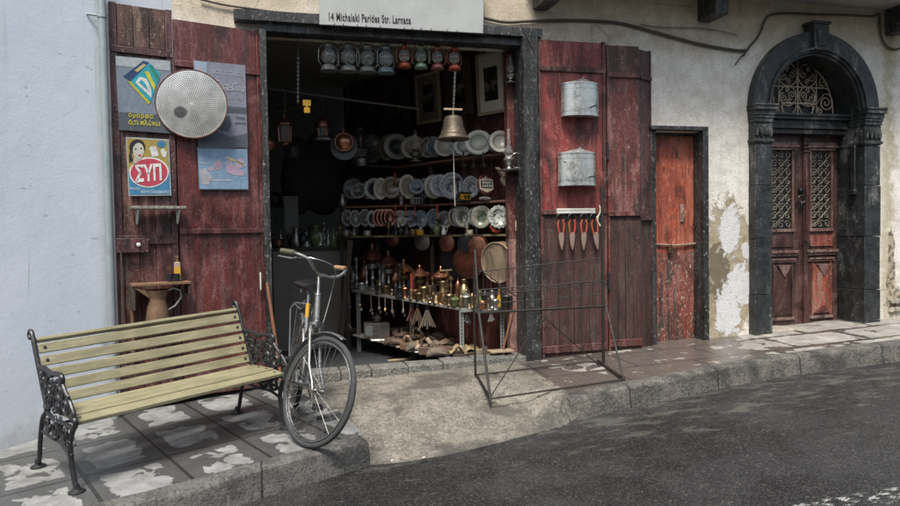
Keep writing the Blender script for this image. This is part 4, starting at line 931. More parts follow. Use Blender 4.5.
MB().lathe([(.262, -.03), (.268, -.03), (.27, .004), (.262, .004), (.262, -.03)], 56, TR).build('rim', 'copperdk', t)
# small shelves, drawer, pitcher, bottle, cups
def on1(x, y, k=0): return f1(x, y, k)
def brd(f, line, x0, x1, y, t, d, parent, name, mat):
    T, L = frame_T(*line); a = f(x0, y); b = f(x1, y); A = T.copy(); A.translation = a; w_ = Vector((b.x-a.x, b.y-a.y, 0)).length
    return MB().box(0, w_, -d, 0, -t, 0, A).build(name, mat, parent, True, bevel=.003), A, w_
t = thing('wall_shelf', 'small empty grey shelf on two white brackets below the soap poster', 'shelf', f1(155, 207)); WM[t.name] = WM[t.name]
b, A, w_ = brd(f1, LINE1, 129, 183, 206.5, .022, .12, t, 'board', 'greyplank')
for x in (.05, w_-.05): MB().prism([(0, 0), (.012, 0), (.012, -.13), (0, -.13)], 0, 0, None) if 0 else MB().tube([A @ Vector((x, -.1, -.024)), A @ Vector((x, -.012, -.13)), A @ Vector((x, -.006, -.024))], .008, 6).build('bracket', 'white', t, True)
t = thing('wooden_box', 'weathered grey wooden drawer box with a white knob on the outer shutter leaf', 'drawer', f1(132, 245))
T1, L1 = frame_T(*LINE1); a = f1(115.5, 253); b = f1(148, 253); c_ = f1(115.5, 238.5); A = T1.copy(); A.translation = a; w_ = Vector((b.x-a.x, b.y-a.y, 0)).length
MB().box(0, w_, -.03, .005, 0, c_.z-a.z, A).build('drawer_front', 'purple_edge', t, True, bevel=.004)
MB().lathe([(0, .02), (.014, .016), (.016, .006), (.008, 0)], 14, A @ Matrix.Translation((w_*.68, -.03, (c_.z-a.z)*.55)) @ TR).build('knob', 'white', t, True)
t = thing('wall_shelf', 'worn brown corner shelf holding bottle and cups above the bench', 'shelf', f1(150, 283))
b, A, w_ = brd(f1, LINE1, 129, 186.5, 283, .02, .16, t, 'board', 'woodmid')
MB().box(.0, .02, -.15, 0, -.2, -.022, A).build('bracket', 'wooddk', t, True, bevel=.003); MB().box(w_-.02, w_, -.15, 0, -.1, -.022, A).build('bracket', 'wooddk', t, True, bevel=.003)
MB().box(0, .018, -.03, .0, -.6, -.2, A).build('upright', 'woodmid', t, True)
def onshelf(x, dy=-.08): p = f1(x, 283); n_ = Vector((T1[0][1], T1[1][1], 0)); return Vector((p.x, p.y, A.translation.z))+n_*dy
t = thing('bottle', 'small square amber bottle with yellow label on the corner shelf', 'bottle', onshelf(176, -.06))
MB().box(-.022, .022, -.022, .022, 0, .15).build('body', 'woodpale', t, bevel=.005); MB().box(-.023, .023, -.0235, -.0225, .02, .11).build('label', 'yellow', t); MB().lathe([(.01, .15), (.01, .18), (.014, .18), (.014, .2)], 12).build('cap', 'woodmid', t)
for x, lab in ((167, 'dark tin cup at the left beside another cup on the corner shelf'), (173.5, 'dark tin cup standing right against the bottle on the corner shelf')):
    t = thing('cup', lab, 'cup', onshelf(x, -.11), group='dark cups on the corner shelf')
    MB().lathe([(.02, 0), (.024, .06), (.026, .062), (.021, .055), (.017, .006), (0, .006)], 16).build('cup_body', 'iron', t)
    MB().tube([(.024, 0, .05), (.04, 0, .04), (.038, 0, .02), (.022, 0, .015)], .004, 6).build('handle', 'iron', t)
t = thing('pitcher', 'large rusty tin pitcher with wide spout and loop handle hanging under the corner shelf', 'pitcher', f1(155, 322, .12), (0, 0, .35))
MB().lathe([(.0, 0), (.085, 0), (.09, .02), (.075, .12), (.06, .18), (.062, .2), (.085, .26), (.08, .258), (.055, .2), (.06, .1), (.0, .01)], 24).build('pitcher_body', 'rusttin', t)
MB().prism([(-.06, .2), (-.085, .26), (-.165, .285), (-.16, .28), (-.085, .22)], -.035, .035).build('spout', 'rusttin', t)
MB().tube([(.08, 0, .25), (.12, 0, .265), (.17, 0, .245), (.175, 0, .19), (.13, 0, .13), (.075, 0, .1)], .008, 8).build('handle', 'pewter', t)
t = tag(MB().tube([f1(120, 250, .03), f1(121, 270, .03), f1(122, 320, .03), f1(122, 345, .03)], .006, 6).build('twine', 'cable'), 'thin brown cord hanging down beside the corner shelf', 'cord')
t = tag(MB().tube([onY(267, 283, 6.05), Vector((.17, 5.9, .1))], .013, 8).build('wooden_stick', 'terracotta'), 'thin orange-brown stick leaning on the left door jamb', 'stick')
t = tag(MB().box(-.006, .006, -.012, .0, -.075, .075, Matrix.Translation(f2(259.5, 281, .012))).build('shutter_hook', 'white', bevel=.002), 'short pale metal latch near the hinge edge of the wide shutter', 'latch')

# ================================================================== THINGS ON THE RIGHT SHUTTERS
def tank(px, py0, wpx, hpx, label, tap):
    y = 6.04; a = onY(px-wpx/2, py0, y); b = onY(px+wpx/2, py0, y); top = onY(px, py0-hpx, y)
    c = (a+b)/2; r = (b-a).length/2; H = top.z-c.z
    t = thing('water_tank', label, 'water tank', (c.x, 6.0, c.z), group='galvanised water tanks on the crimson shutter')
    n_ = 26; P = [(r*cos(pi+pi*i/n_), r*.62*sin(pi+pi*i/n_)) for i in range(n_+1)]
    def half(z0, z1, k, name):
        m = MB(); A_ = [m.bm.verts.new((x*k, y_*k+.08, z0)) for x, y_ in P]; B_ = [m.bm.verts.new((x*k, y_*k+.08, z1)) for x, y_ in P]
        m._f(A_); m._f(B_[::-1]); m._f([A_[0], B_[0], B_[-1], A_[-1]])
        for i in range(n_): m._f([A_[i], A_[i+1], B_[i+1], B_[i]])
        return m.build(name, 'tin', t, ang=50)
    half(0, H*.9, 1, 'tank_body'); half(H*.9, H*.93, 1.04, 'rim'); half(H*.1, H*.115, 1.025, 'band'); half(H*.145, H*.155, 1.02, 'band'); half(H*.76, H*.775, 1.02, 'band'); half(-.012, 0.0, 1.04, 'base')
    m = MB(); lid = [m.bm.verts.new((x*.98, y_*.98+.08, H*.93)) for x, y_ in P]; ap = m.bm.verts.new((0, .0, H*1.06))
    for i in range(n_): m._f([lid[i], lid[i+1], ap])
    m._f(lid); m._f([lid[0], lid[-1], ap]); ld = m.build('lid', 'tin', t, ang=60)
    MB().lathe([(0.012, H*1.05), (.015, H*1.07), (0, H*1.09)], 10).build('knob', 'tin', ld)
    m = MB().tube([(tap, -r*.3+.06, H*.2), (tap, -r*.62-.03, H*.2)], .008, 8).tube([(tap, -r*.62-.025, H*.2), (tap, -r*.62-.03, H*.1)], .007, 8).tube([(tap, -r*.62-.015, H*.2), (tap+.008, -r*.62-.015, H*.32)], .005, 6)
    m.build('tap', 'iron', t)
    return t, r, H
tank(581.5, 115, 37, 34, 'upper curved galvanised water tank on the crimson shutter', .06)
t, r_, H_ = tank(578.5, 184.5, 37, 34, 'lower galvanised water tank with a side arm above the trowel rack', .075)
MB().tube([(-r_*.9, -.06, H_*.62), (-r_*.9-.04, -.09, H_*.62)], .006, 8).tube([(-r_*.6, -.1, H_*.62), (-r_*.55, -.12, H_*.3), (-r_*.62, -.11, H_*.28)], .009, 8).build('side_arm', 'pewter', t)
a = onY(557, 213.5, 6.07); b = onY(595.5, 212.5, 6.07); c_ = onY(557, 208.5, 6.07)
t = thing('hook_rail', 'white perforated metal rail holding four pairs of hand shears', 'rail', a)
L = b.x-a.x; hh = c_.z-a.z; MB().box(0, L, 0, .008, 0, hh).build('strip', 'white', t, bevel=.002)
m = MB()
for i in range(22): m.box(L*(i+.5)/22-.0035, L*(i+.5)/22+.0035, -.002, -.0002, hh*.5, hh*.5+.009)
m.build('slot', 'ink', t)
for i, (px, nm) in enumerate(((560.5, 'hand shears with rusty blades, leftmost on the white rail'), (572, 'hand shears with orange-red grips, second from the left on the white rail'), (584, 'hand shears with orange-red grips, third on the white rail'), (593.5, 'hand shears tilted against the dark post, rightmost on the white rail'))):
    o = onY(px, 215, 6.05); s = depth(o)/F
    t = thing('hand_shears', nm, 'shears', o, (0, (.03, 0, -.02, .12)[i]*-1, 0), group='hand shears hanging on the crimson shutter')
    m = MB(); rg = 4.2*s; m.tube([(rg*cos(a_), 0, -rg*.7+rg*sin(a_)) for a_ in [R(-60)+R(300)*k/16 for k in range(17)]], .0055, 6); m.build('spring_loop', 'iron', t)
    for sd in (-1, 1): MB().tube([(sd*1.6*s, 0, -4.6*s), (sd*3.3*s, 0, -8*s), (sd*3*s, 0, -13*s), (sd*2.2*s, 0, -18.2*s)], [.006, .0085, .0085, .007], 7).build('grip', 'redhandle', t)
    m = MB().prism([(-2.6*s, -17.5*s), (2.6*s, -17.5*s), (3*s, -21*s), (1.8*s, -29*s), (.3*s, -35*s), (-.3*s, -35*s), (-2.2*s, -28*s), (-3*s, -21*s)], -.004, .004); m.build('blade', 'rust', t, bevel=.001)
t = tag(MB().tube([onY(599+2*sin(k*1.4), 205+k*4.2, 6.04) for k in range(6)], [.004, .012, .006, .013, .006, .01], 7).build('hanging_bell_string', 'cream'), 'short string of small cream beads hanging beside the rack post', 'bead string')

# ================================================================== BENCH
bo = Vector((-.985, 4.235, S(-.985, 4.235)))
t = thing('park_bench', 'garden bench with olive-yellow slats and ornate black cast-iron ends on the left pavement', 'bench', bo, (0, -.042, R(31.6)))
BL = 1.32
seatp = [(-.03, .375), (.06, .392), (.15, .392), (.24, .387), (.33, .385)]
def slat(m, y, z, wd, th, ang, L0=.002, L1=BL-.002):
    T = Matrix.Translation((0, y, z)) @ Matrix.Rotation(ang, 4, 'X'); m.box(L0, L1, 0, wd, 0, th, T); return m
for y, z, wd, a_ in ((-.045, .372, .09, .16), (.055, .39, .09, 0), (.155, .39, .09, -.02), (.255, .388, .085, -.03)):
    o = slat(MB(), y, z, wd, .024, a_).build('seat_slat', 'slat', t, bevel=.004)
    for x in (.035, BL-.035):
        MB().lathe([(.0, .004), (.009, .003), (.011, 0)], 8, Matrix.Translation((x, y+wd/2, z+.0245+(wd/2)*sin(a_)))).build('screw', 'iron', o)
by, bz_ = .36, .425; tilt = R(20)
for k in range(5):
    yy = by+k*.078*sin(tilt); zz = bz_+k*.078*cos(tilt)
    T = Matrix.Translation((0, yy, zz)) @ Matrix.Rotation(-tilt, 4, 'X')
    o = MB().box(.002, BL-.002, 0, .02, 0, .058, T).build('back_slat', 'slat', t, bevel=.004)
    for x in (.035, BL-.035): MB().lathe([(.0, .004), (.009, .003), (.011, 0)], 8, T @ Matrix.Translation((x, -.0005, .03)) @ Matrix.Rotation(R(90), 4, 'X')).build('screw', 'iron', o)
yt = by+5*.078*sin(tilt); zt = bz_+5*.078*cos(tilt)
MB().box(.002, BL-.002, 0, .05, 0, .022, Matrix.Translation((0, yt, zt)) @ Matrix.Rotation(-.5, 4, 'X')).build('back_slat', 'slat', t, bevel=.004)
def cr_spl(P, k=6):
    P = [Vector(p) for p in P]; Q = []
    for i in range(len(P)-1):
        p0, p1, p2, p3 = P[max(i-1, 0)], P[i], P[i+1], P[min(i+2, len(P)-1)]
        for j in range(k):
            u = j/k; Q.append(.5*((2*p1)+(p2-p0)*u+(2*p0-5*p1+4*p2-p3)*u*u+(3*p1-p0-3*p2+p3)*u**3))
    return Q+[P[-1]]
def yz(pts, x=0): return [Vector((x, y, z)) for y, z in pts]
for x in (-.014, BL+.014):
    m = MB()
    bk = cr_spl(yz([(.62, .012), (.585, .06), (.53, .2), (.46, .33), (.37, .4), (.4, .5), (.46, .66), (.52, .82), (.555, .845), (.575, .82), (.56, .8)], x))
    m.tube(bk, .014, 8); m.tube(cr_spl(yz([(-.02, .012), (-.0, .06), (.03, .2), (.0, .3), (-.04, .355), (-.075, .38), (-.085, .41), (-.055, .425), (-.045, .4)], x)), .015, 8)
    m.tube(cr_spl(yz([(-.04, .36), (.1, .365), (.25, .36), (.38, .39)], x)), .013, 8)
    m.tube(cr_spl(yz([(.45, .64), (.36, .645), (.25, .63), (.12, .64), (.07, .63), (.075, .59), (.11, .6)], x)), .015, 8)
    m.tube(cr_spl(yz([(.1, .62), (.03, .55), (-.03, .5), (-.07, .45), (-.075, .41)], x)), .012, 8)
    m.tube(cr_spl(yz([(.0, .2), (.15, .24), (.3, .24), (.5, .25)], x)), .01, 7)
    for (cy, cz, rr, tu, a0, cc) in ((.12, .54, .075, 1.7, 0, 1), (.26, .55, .07, 1.7, 2, -1), (.37, .54, .055, 1.6, 1, 1), (.05, .47, .05, 1.5, 3, 1), (.18, .455, .06, 1.6, 4, -1), (.31, .455, .055, 1.6, 5, 1), (.1, .3, .06, 1.6, 1, -1), (.24, .305, .06, 1.6, 2, 1), (.38, .31, .05, 1.5, 3, 1), (.42, .6, .035, 1.4, 0, 1)):
        m.tube(spiral((cy, cz), rr, tu, a0, cc, 20, .15, 'yz', x), .0105, 6)
    rn = random.Random(3)
    for k in range(70): m.blobs((x+rn.uniform(-.01, .01), rn.uniform(-.03, .43), rn.uniform(.25, .6)), (.01, rn.uniform(.01, .022), rn.uniform(.008, .02)), seed=k, sub=1)
    for y_ in (-.02, .62): m.lathe([(.045, 0), (.045, .008), (.02, .022), (.014, .05)], 14, Matrix.Translation((x, y_, 0)))
    m.build('cast_iron_end', 'iron', t)
MB().tube([(0, .2, .345), (BL, .2, .345)], .008, 6).build('cross_rod', 'iron', t)

# ================================================================== BICYCLE  (local x forward, y to the rider's left, z up; origin under the front hub)
hx, hy = .282, 4.47
fw = Vector((.0365, -.9993, 0)); heading = atan2(fw.y, fw.x)
Tb = Matrix.Translation((hx, hy, S(hx, hy))) @ Matrix.Rotation(heading, 4, 'Z') @ Matrix.Rotation(R(-7), 4, 'X')
t = thing('bicycle', 'old grey city bicycle parked on its stand by the doorway, front wheel turned', 'bicycle', mat=Tb)
RW = .352
def wheel(parent, Tm):
    m = MB(); m.tube([Tm @ Vector(((RW-.018)*cos(2*pi*i/60), 0, (RW-.018)*sin(2*pi*i/60))) for i in range(60)], .018, 10, closed=True); ty_ = m.build('tyre', 'tyre', parent)
    m = MB()
    for r0, y in ((RW-.04, .011), (RW-.04, -.011), (RW-.047, 0)): m.tube([Tm @ Vector((r0*cos(2*pi*i/60), y, r0*sin(2*pi*i/60))) for i in range(60)], .006, 6, closed=True)
    m.build('rim', 'chrome', ty_)
    m = MB()
    for i in range(32):
        a0 = 2*pi*i/32; sd = 1 if i % 2 else -1; a1 = a0+(.55 if (i//2) % 2 else -.55)
        m.tube([Tm @ Vector((.018*cos(a1), .028*sd, .018*sin(a1))), Tm @ Vector(((RW-.045)*cos(a0), 0, (RW-.045)*sin(a0)))], .0013, 4)
    m.build('spokes', 'chrome', ty_)
    MB().tube([Tm @ Vector((0, -.05, 0)), Tm @ Vector((0, .05, 0))], .012, 10).tube([Tm @ Vector((0, -.034, 0)), Tm @ Vector((0, -.026, 0))], .024, 14).tube([Tm @ Vector((0, .034, 0)), Tm @ Vector((0, .026, 0))], .024, 14).build('hub', 'chrome', ty_)
    ty_.name = 'wheel'; return ty_
WB = 1.05; rear = Vector((-WB, 0, RW))
STEER = R(31); ax0 = Vector((-.055, 0, RW)); axd = Vector((-.36, 0, .93)).normalized()   # steering axis passes just behind the hub
Tst = Matrix.Translation(ax0) @ Matrix.Rotation(STEER, 4, axd) @ Matrix.Translation(-ax0)
wheel(t, Tst @ Matrix.Translation((0, 0, RW))); wheel(t, Matrix.Translation(rear))
crown = ax0+axd*.42; ht = ax0+axd*.62; stem = ax0+axd*.76
def st(*v): return Tst @ Vector(v)
for s_ in (-1, 1):
    MB().tube([st(crown.x, s_*.03, crown.z), st(crown.x, s_*.042, crown.z-.03), st(crown.x+.1, s_*.045, RW+.14), st(-.03, s_*.046, RW+.05), st(0, s_*.047, RW)], [.012, .012, .01, .008, .007], 9).build('fork_blade', 'chrome', t)
MB().tube([st(crown.x, -.045, crown.z), st(crown.x, .045, crown.z)], .016, 9).tube([crown-axd*.0, crown+axd*.035], .02, 10).build('fork_crown', 'chrome', t)
BBp = Vector((-.6, 0, .28)); STt = Vector((-.78, 0, .73)); SAD = Vector((-.835, 0, .93))
m = MB().tube([crown+axd*.04, ht], .019, 12); m.tube([ht-axd*.05, BBp], .015, 10); m.tube([ht-axd*.01, Vector((-.5, 0, .72)), Vector((-.72, 0, .6))], .013, 10)
m.tube([BBp, STt], .015, 10)
for s_ in (-1, 1):
    m.tube([BBp+Vector((0, s_*.02, 0)), rear+Vector((0, s_*.055, 0))], .009, 8); m.tube([STt+Vector((0, s_*.015, -.03)), rear+Vector((0, s_*.055, 0))], .008, 8)
m.tube([BBp+Vector((0, -.04, 0)), BBp+Vector((0, .04, 0))], .022, 12); m.build('frame', 'bikeframe', t)
MB().tube([STt, SAD], .012, 10).build('seat_post', 'chrome', t)
MB().tube([STt+(SAD-STt)*.0, STt+(SAD-STt)*.5], .0155, 12).build('yellow_sleeve', 'yellow', t)
m = MB(); g = []
for i in range(13):
    u = i/12; xx = -.14+.27*u; wd = (.085*(1-smooth01((u-.25)/.6))+.02)*min(1, (u+.06)*5)**.5
    g.append([Vector((SAD.x+xx, wd*cos(a_), SAD.z+.03+.022*sin(a_)*(1 if sin(a_) > 0 else 2.0)+.02*(1-u)**2)) for a_ in [2*pi*k/16 for k in range(17)]])
m.sheet(g); m._f(m.ring(g[0][:16])); m._f(m.ring(g[-1][:16])); m.build('saddle', 'blackplastic', t)
m = MB()
for s_ in (-1, 1): m.tube([(SAD.x-.1, s_*.045, SAD.z), (SAD.x-.04, s_*.025, SAD.z-.03), (SAD.x+.06, s_*.02, SAD.z-.01)], .005, 6); m.lathe([(.016, 0), (.016, .045)], 10, Matrix.Translation((SAD.x-.09, s_*.04, SAD.z-.03)))
m.build('saddle_spring', 'chrome', t)
# handlebar with backswept grips
stm = MB().tube([ht, stem, stem+Vector((0, 0, .0))], .012, 10).tube([ht, ht+axd*.02], .023, 12).tube([stem, st(stem.x+.05, 0, stem.z+.015)], .013, 10).build('stem', 'chrome', t)
hb = [(.05, 0, .015), (.055, .05, .015), (.07, .11, .04), (.055, .165, .09), (-.02, .218, .105), (-.15, .235, .1)]
full = [st(stem.x+x, -y, stem.z+z) for x, y, z in hb[::-1]]+[st(stem.x+x, y, stem.z+z) for x, y, z in hb[1:]]
MB().tube(cr_spl(full, 5), .0105, 9).build('handlebar', 'chrome', t)
for s_, mt, lb in ((-1, 'olive', 'long olive grip'), (1, 'tan', 'tan grip')):
    q = MB().tube([st(stem.x-.03, s_*.22, stem.z+.106), st(stem.x-.16, s_*.236, stem.z+.1)], .017, 12).build('grip', mt, t); q['label'] = lb
    MB().tube([st(stem.x+.0, s_*.2, stem.z+.085), st(stem.x-.02, s_*.23, stem.z+.065), st(stem.x-.14, s_*.26, stem.z+.06)], .0055, 7).build('brake_lever', 'chrome', t)
MB().tube(cr_spl([st(stem.x+.0, -.2, stem.z+.08), st(stem.x+.09, -.15, stem.z+.1), st(stem.x+.16, -.02, stem.z+.08), st(stem.x+.14, .03, stem.z-.06), st(crown.x+.05, .01, crown.z+.03)], 6), .0035, 6).build('brake_cable', 'chrome', t)
def fender(c, T, a0, a1, r, name):
    m = MB(); g = []
    for i in range(31):
        a_ = a0+(a1-a0)*i/30; g.append([T @ Vector((c.x+(r+.012*cos(b_))*cos(a_), .026*sin(b_), c.z+(r+.012*cos(b_))*sin(a_))) for b_ in [R(-80)+R(160)*k/6 for k in range(7)]])
    m.sheet(g); o = m.build(name, 'bikeframe', t); sm = o.modifiers.new('thick', 'SOLIDIFY'); sm.thickness = .0015; return o
fender(Vector((0, 0, RW)), Tst, R(72), R(185), RW+.018, 'front_mudguard'); fender(rear, Matrix.Identity(4), R(20), R(200), RW+.018, 'rear_mudguard')
m = MB()
for s_ in (-1, 1): m.tube([st(0, s_*.05, RW), st(-RW*.93, s_*.03, RW-.02)], .0025, 5)
m.build('mudguard_stay', 'chrome', t)
MB().prism([(st(0, 0, 0).x, 0)]*0 or [(-.01, -.02), (.01, -.02), (.01, .02), (-.01, .02)], -.03, .03, Tst @ Matrix.Translation((crown.x+.03, 0, crown.z+.01))).tube([st(crown.x+.01, -.05, crown.z-.02), st(crown.x+.05, -.05, crown.z-.05), st(crown.x+.05, .05, crown.z-.05), st(crown.x+.01, .05, crown.z-.02)], .006, 6).build('brake_caliper', 'chrome', t)
# rack
rz = .79; m = MB()
m.tube(cr_spl([(-.86, .04, rz-.01), (-.9, .06, rz), (-1.22, .06, rz), (-1.26, .03, rz), (-1.26, -.03, rz), (-1.22, -.06, rz), (-.9, -.06, rz), (-.86, -.04, rz-.01)], 4), .006, 6)
for y in (-.025, 0, .025): m.tube([(-.88, y, rz), (-1.25, y, rz)], .0035, 5)
for s_ in (-1, 1): m.tube([(-1.2, s_*.06, rz), (-1.21, s_*.085, rz-.05), (rear.x, s_*.07, RW)], .006, 6); m.tube([(-.95, s_*.06, rz), (rear.x, s_*.065, RW)], .005, 6)
m.tube([(-.88, .0, rz+.03), (-1.1, .05, rz+.06), (-1.15, 0, rz+.02)], .004, 5); m.build('luggage_rack', 'bikeframe', t)
m = MB(); m.prism([(-.6, .36), (-.52, .3), (-.55, .22), (-.65, .2), (-1.02, .3), (-1.09, .35), (-1.03, .4)], -.065, -.045); m.build('chain_guard', 'bikeframe', t, bevel=.006)
for s_ in (-1, 1):
    m = MB().tube([BBp+Vector((0, s_*.06, 0)), BBp+Vector((.05*s_, s_*.07, -.16*s_))], .008, 7); o = m.build('crank', 'chrome', t)
    c_ = BBp+Vector((.05*s_, s_*.07, -.16*s_)); MB().box(c_.x-.04, c_.x+.04, min(c_.y, c_.y+s_*.08), max(c_.y, c_.y+s_*.08), c_.z-.012, c_.z+.012).build('pedal', 'blackplastic', o, bevel=.003)
MB().tube([BBp+Vector((-.06, .03, -.01)), BBp+Vector((-.12, .14, -.285))], .008, 7).tube([BBp+Vector((-.12, .14, -.285)), BBp+Vector((-.07, .16, -.285))], .009, 7).build('kickstand', 'chrome', t)

# ================================================================== WIRE DISPLAY RACK
def gz(x, y): return Vector((x, y, S(x, y)))
FL, FR = gz(1.665, 4.965), gz(2.83, 5.05); RL, RR_ = gz(1.80, 5.74), gz(2.96, 5.74)
t = thing('display_rack', 'empty black wire display rack on slanted legs in front of the crimson shutter', 'rack', (FL+RR_)/2)
pf = lambda px, py, Y: onY(px, py, Y)
m = MB(); YF, YM = 5.32, 5.6
TLf = pf(479, 313, YF); TRf = pf(606, 306, YF+.06); PTL = pf(475, 250, YM); PTR = pf(602, 188, YM)
MB().tube([FL, TLf], .011, 8).tube([TLf, PTL], .009, 8).build('leg', 'rackwire', t, True)
MB().tube([FR+Vector((0, 0, .0)), TRf], .009, 8).build('leg', 'rackwire', t, True)
MB().tube([pf(603.5, 368, 5.6), PTR], .014, 8).build('post', 'rackwire', t, True)
MB().tube([pf(475.5, 376, 5.72), pf(474, 300, 5.6), PTL], .01, 8).build('post', 'rackwire', t, True)
MB().tube([RL+Vector((0, 0, .012)), FL+Vector((0, 0, .012))], .012, 8).build('foot_bar', 'rackwire', t, True)
MB().tube([RR_+Vector((0, 0, .012)), FR+Vector((0, 0, .012))], .014, 8).build('foot_bar', 'rackwire', t, True)
MB().tube([FL+Vector((0, 0, .014)), FR+Vector((0, 0, .014))], .007, 7).build('bottom_rail', 'rackwire', t, True)
MB().tube([RL+Vector((0, 0, .014)), RR_+Vector((0, 0, .014))], .006, 7).build('bottom_rail', 'rackwire', t, True)
MB().tube([TLf, TRf], .01, 8).build('front_rail', 'rackwire', t, True)
MB().tube([FL+Vector((.02, .05, .02)), pf(530, 335, 5.5), pf(600, 262, 5.6)], .005, 6).build('cross_brace', 'rackwire', t, True)
MB().tube([pf(604, 370, 5.6), pf(545, 318, 5.5), pf(478, 268, 5.6)], .005, 6).build('cross_brace', 'rackwire', t, True)
def grid(x0, x1, ya, yb, za, zb, nv, nh, name):       # wire panel between two px columns at two depths
    m = MB()
    for i in range(nv+1):
        px = x0+(x1-x0)*i/nv; m.tube([pf(px, ya[0]+(ya[1]-ya[0])*i/nv, za), pf(px, yb[0]+(yb[1]-yb[0])*i/nv, zb)], .0028, 5)
    for j in range(nh+1):
        u = j/nh; Y = za+(zb-za)*u
        m.tube([pf(x0, ya[0]+(yb[0]-ya[0])*u, Y), pf(x1, ya[1]+(yb[1]-ya[1])*u, Y)], .0045, 5)
    m.build(name, 'rackwire', t, True)
grid(476, 602, (272, 258), (294, 281), 5.62, 5.6, 17, 1, 'back_wires')
grid(476, 603, (296, 283), (313, 306), 5.6, 5.34, 11, 2, 'basket_floor')
grid(478, 604, (290, 281), (313, 306), 5.3, 5.34, 11, 1, 'basket_front')
for px in (498, 520, 545, 568, 590): MB().tube([pf(px, 284-(px-480)*.1, 5.6), pf(px+6, 296-(px-480)*.09, 5.34)], .006, 6).build('divider', 'rackwire', t, True)

# ================================================================== SHELVES AND TABLE IN THE SHOP
SR = ((2.44, 6.6), (1.88, 7.68)); SLf = ((1.88, 7.68), (.98, 8.13)); TB = ((1.86, 6.44), (1.03, 8.02))
def tz_at(x, y): return .085*max(0, min(1, (y-6.44)/1.58))
un = thing('goods_shelving', 'three-tier brown wall shelving crowded with plates along the right of the shop', 'shelving', (2.0, 7.6, .6))
def shelf(line, z, dep, t0=0.0, t1=1.0, th=.02, mat='shelfwood', name='shelf'):
    T, L = frame_T(*line); s = -1
    return MB().box(L*t0, L*t1, -.22, dep-.22, -th, 0, T @ Matrix.Translation((0, 0, z)))
def shelf_n(line):
    T, L = frame_T(*line); n_ = Vector((T[0][1], T[1][1], 0)); return n_ if n_.dot(Vector((0, 1, 0))) > 0 or n_.x > 0 else -n_
ZS = dict(top=2.115, mid=1.64, low=1.297)
for line, zs in ((SR, ('top', 'mid', 'low')), (SLf, ('mid', 'low'))):
    T, L = frame_T(*line); n_ = Vector((T[0][1], T[1][1], 0)); back = 1 if n_.dot(Vector((.5, 1, 0))) > 0 else -1
    for k in zs:
        y0, y1 = (-.03, .3) if back > 0 else (-.3, .03)
        MB().box(0, L, y0, y1, ZS[k]-.022, ZS[k], T).build('shelf_board', 'shelfolive' if k == 'low' else 'shelfwood', un, True, bevel=.004)
pA, pB = onV(389, 167, (SR[1], (1.5, 8.41))), Vector((SR[1][0], SR[1][1], 0)); l3 = (SR[1], (pA.x, pA.y)); T, L = frame_T(*l3)
MB().box(0, L, -.3, .03, ZS['top']-.03, ZS['top']-.004, T).build('shelf_board', 'shelfwood', un, True, bevel=.004)
for x, y, z1 in ((.95, 8.18, 1.64), (1.92, 7.75, 2.1), (1.36, 8.15, 1.64)): MB().box(x-.02, x+.02, y-.02, y+.02, -.03, z1-.024).build('upright', 'wooddk', un, True)
# slotted-angle table
tt = thing('goods_table', 'long grey work table with slotted metal legs and a low shelf full of old tools', 'table', (1.9, 7.2, .12))
M['shade_lift_plank'] = table_mat('shade_lightened_shelf_plank', (.26, .25, .22), (.46, .44, .39))  # tabletop plank colour lightened to offset the table's shade on the low shelf
def tabletop(z, th, name, mt='greyplank'):
    m = MB(); P = [(1.86, 6.46), (2.33, 6.46), (1.72, 8.3), (1.03, 8.02)]; k = 1
    a = [m.bm.verts.new((x, y, z-th+k*tz_at(x, y))) for x, y in P]; b = [m.bm.verts.new((x, y, z+k*tz_at(x, y))) for x, y in P]
    m._f(a); m._f(b[::-1])
    for i in range(4): m._f([a[i], a[(i+1) % 4], b[(i+1) % 4], b[i]])
    return m.build(name, mt, tt, True, bevel=.004)
ZT1, ZT2 = .6, .085
def onlow(px, py):
    z = ZT2+.04
    for _ in range(6): q = onZ(px, py, z); z = ZT2+tz_at(q.x, q.y)
    q.z = z; return q
tabletop(ZT1, .03, 'tabletop'); tabletop(ZT2, .022, 'lower_shelf', 'shade_lift_plank')
M['slotted'] = mat_plain('grey_slotted_angle', (.27, .29, .27), .55, .4, .35, 60, .4)
for x, y, hh in ((1.885, 6.485, ZT1-.032), (2.3, 6.485, ZT1-.032), (1.6, 7.45, ZT1+.02), (1.1, 8.0, ZT1+.04)):
    m = MB().box(x-.022, x+.022, y-.022, y-.018, -.03, hh).box(x+.018, x+.022, y-.0178, y+.022, -.03, hh)
    o = m.build('leg', 'slotted', tt, True); mm = MB()
    for k in range(16): mm.box(x-.005, x+.005, y-.024, y-.0222, .03+k*.034, .048+k*.034)
    mm.build('slots', 'ink', o, True)
MB().box(1.87, 2.32, 6.438, 6.446, ZT1-.045, ZT1-.003).build('edge_angle', 'slotted', tt, True)

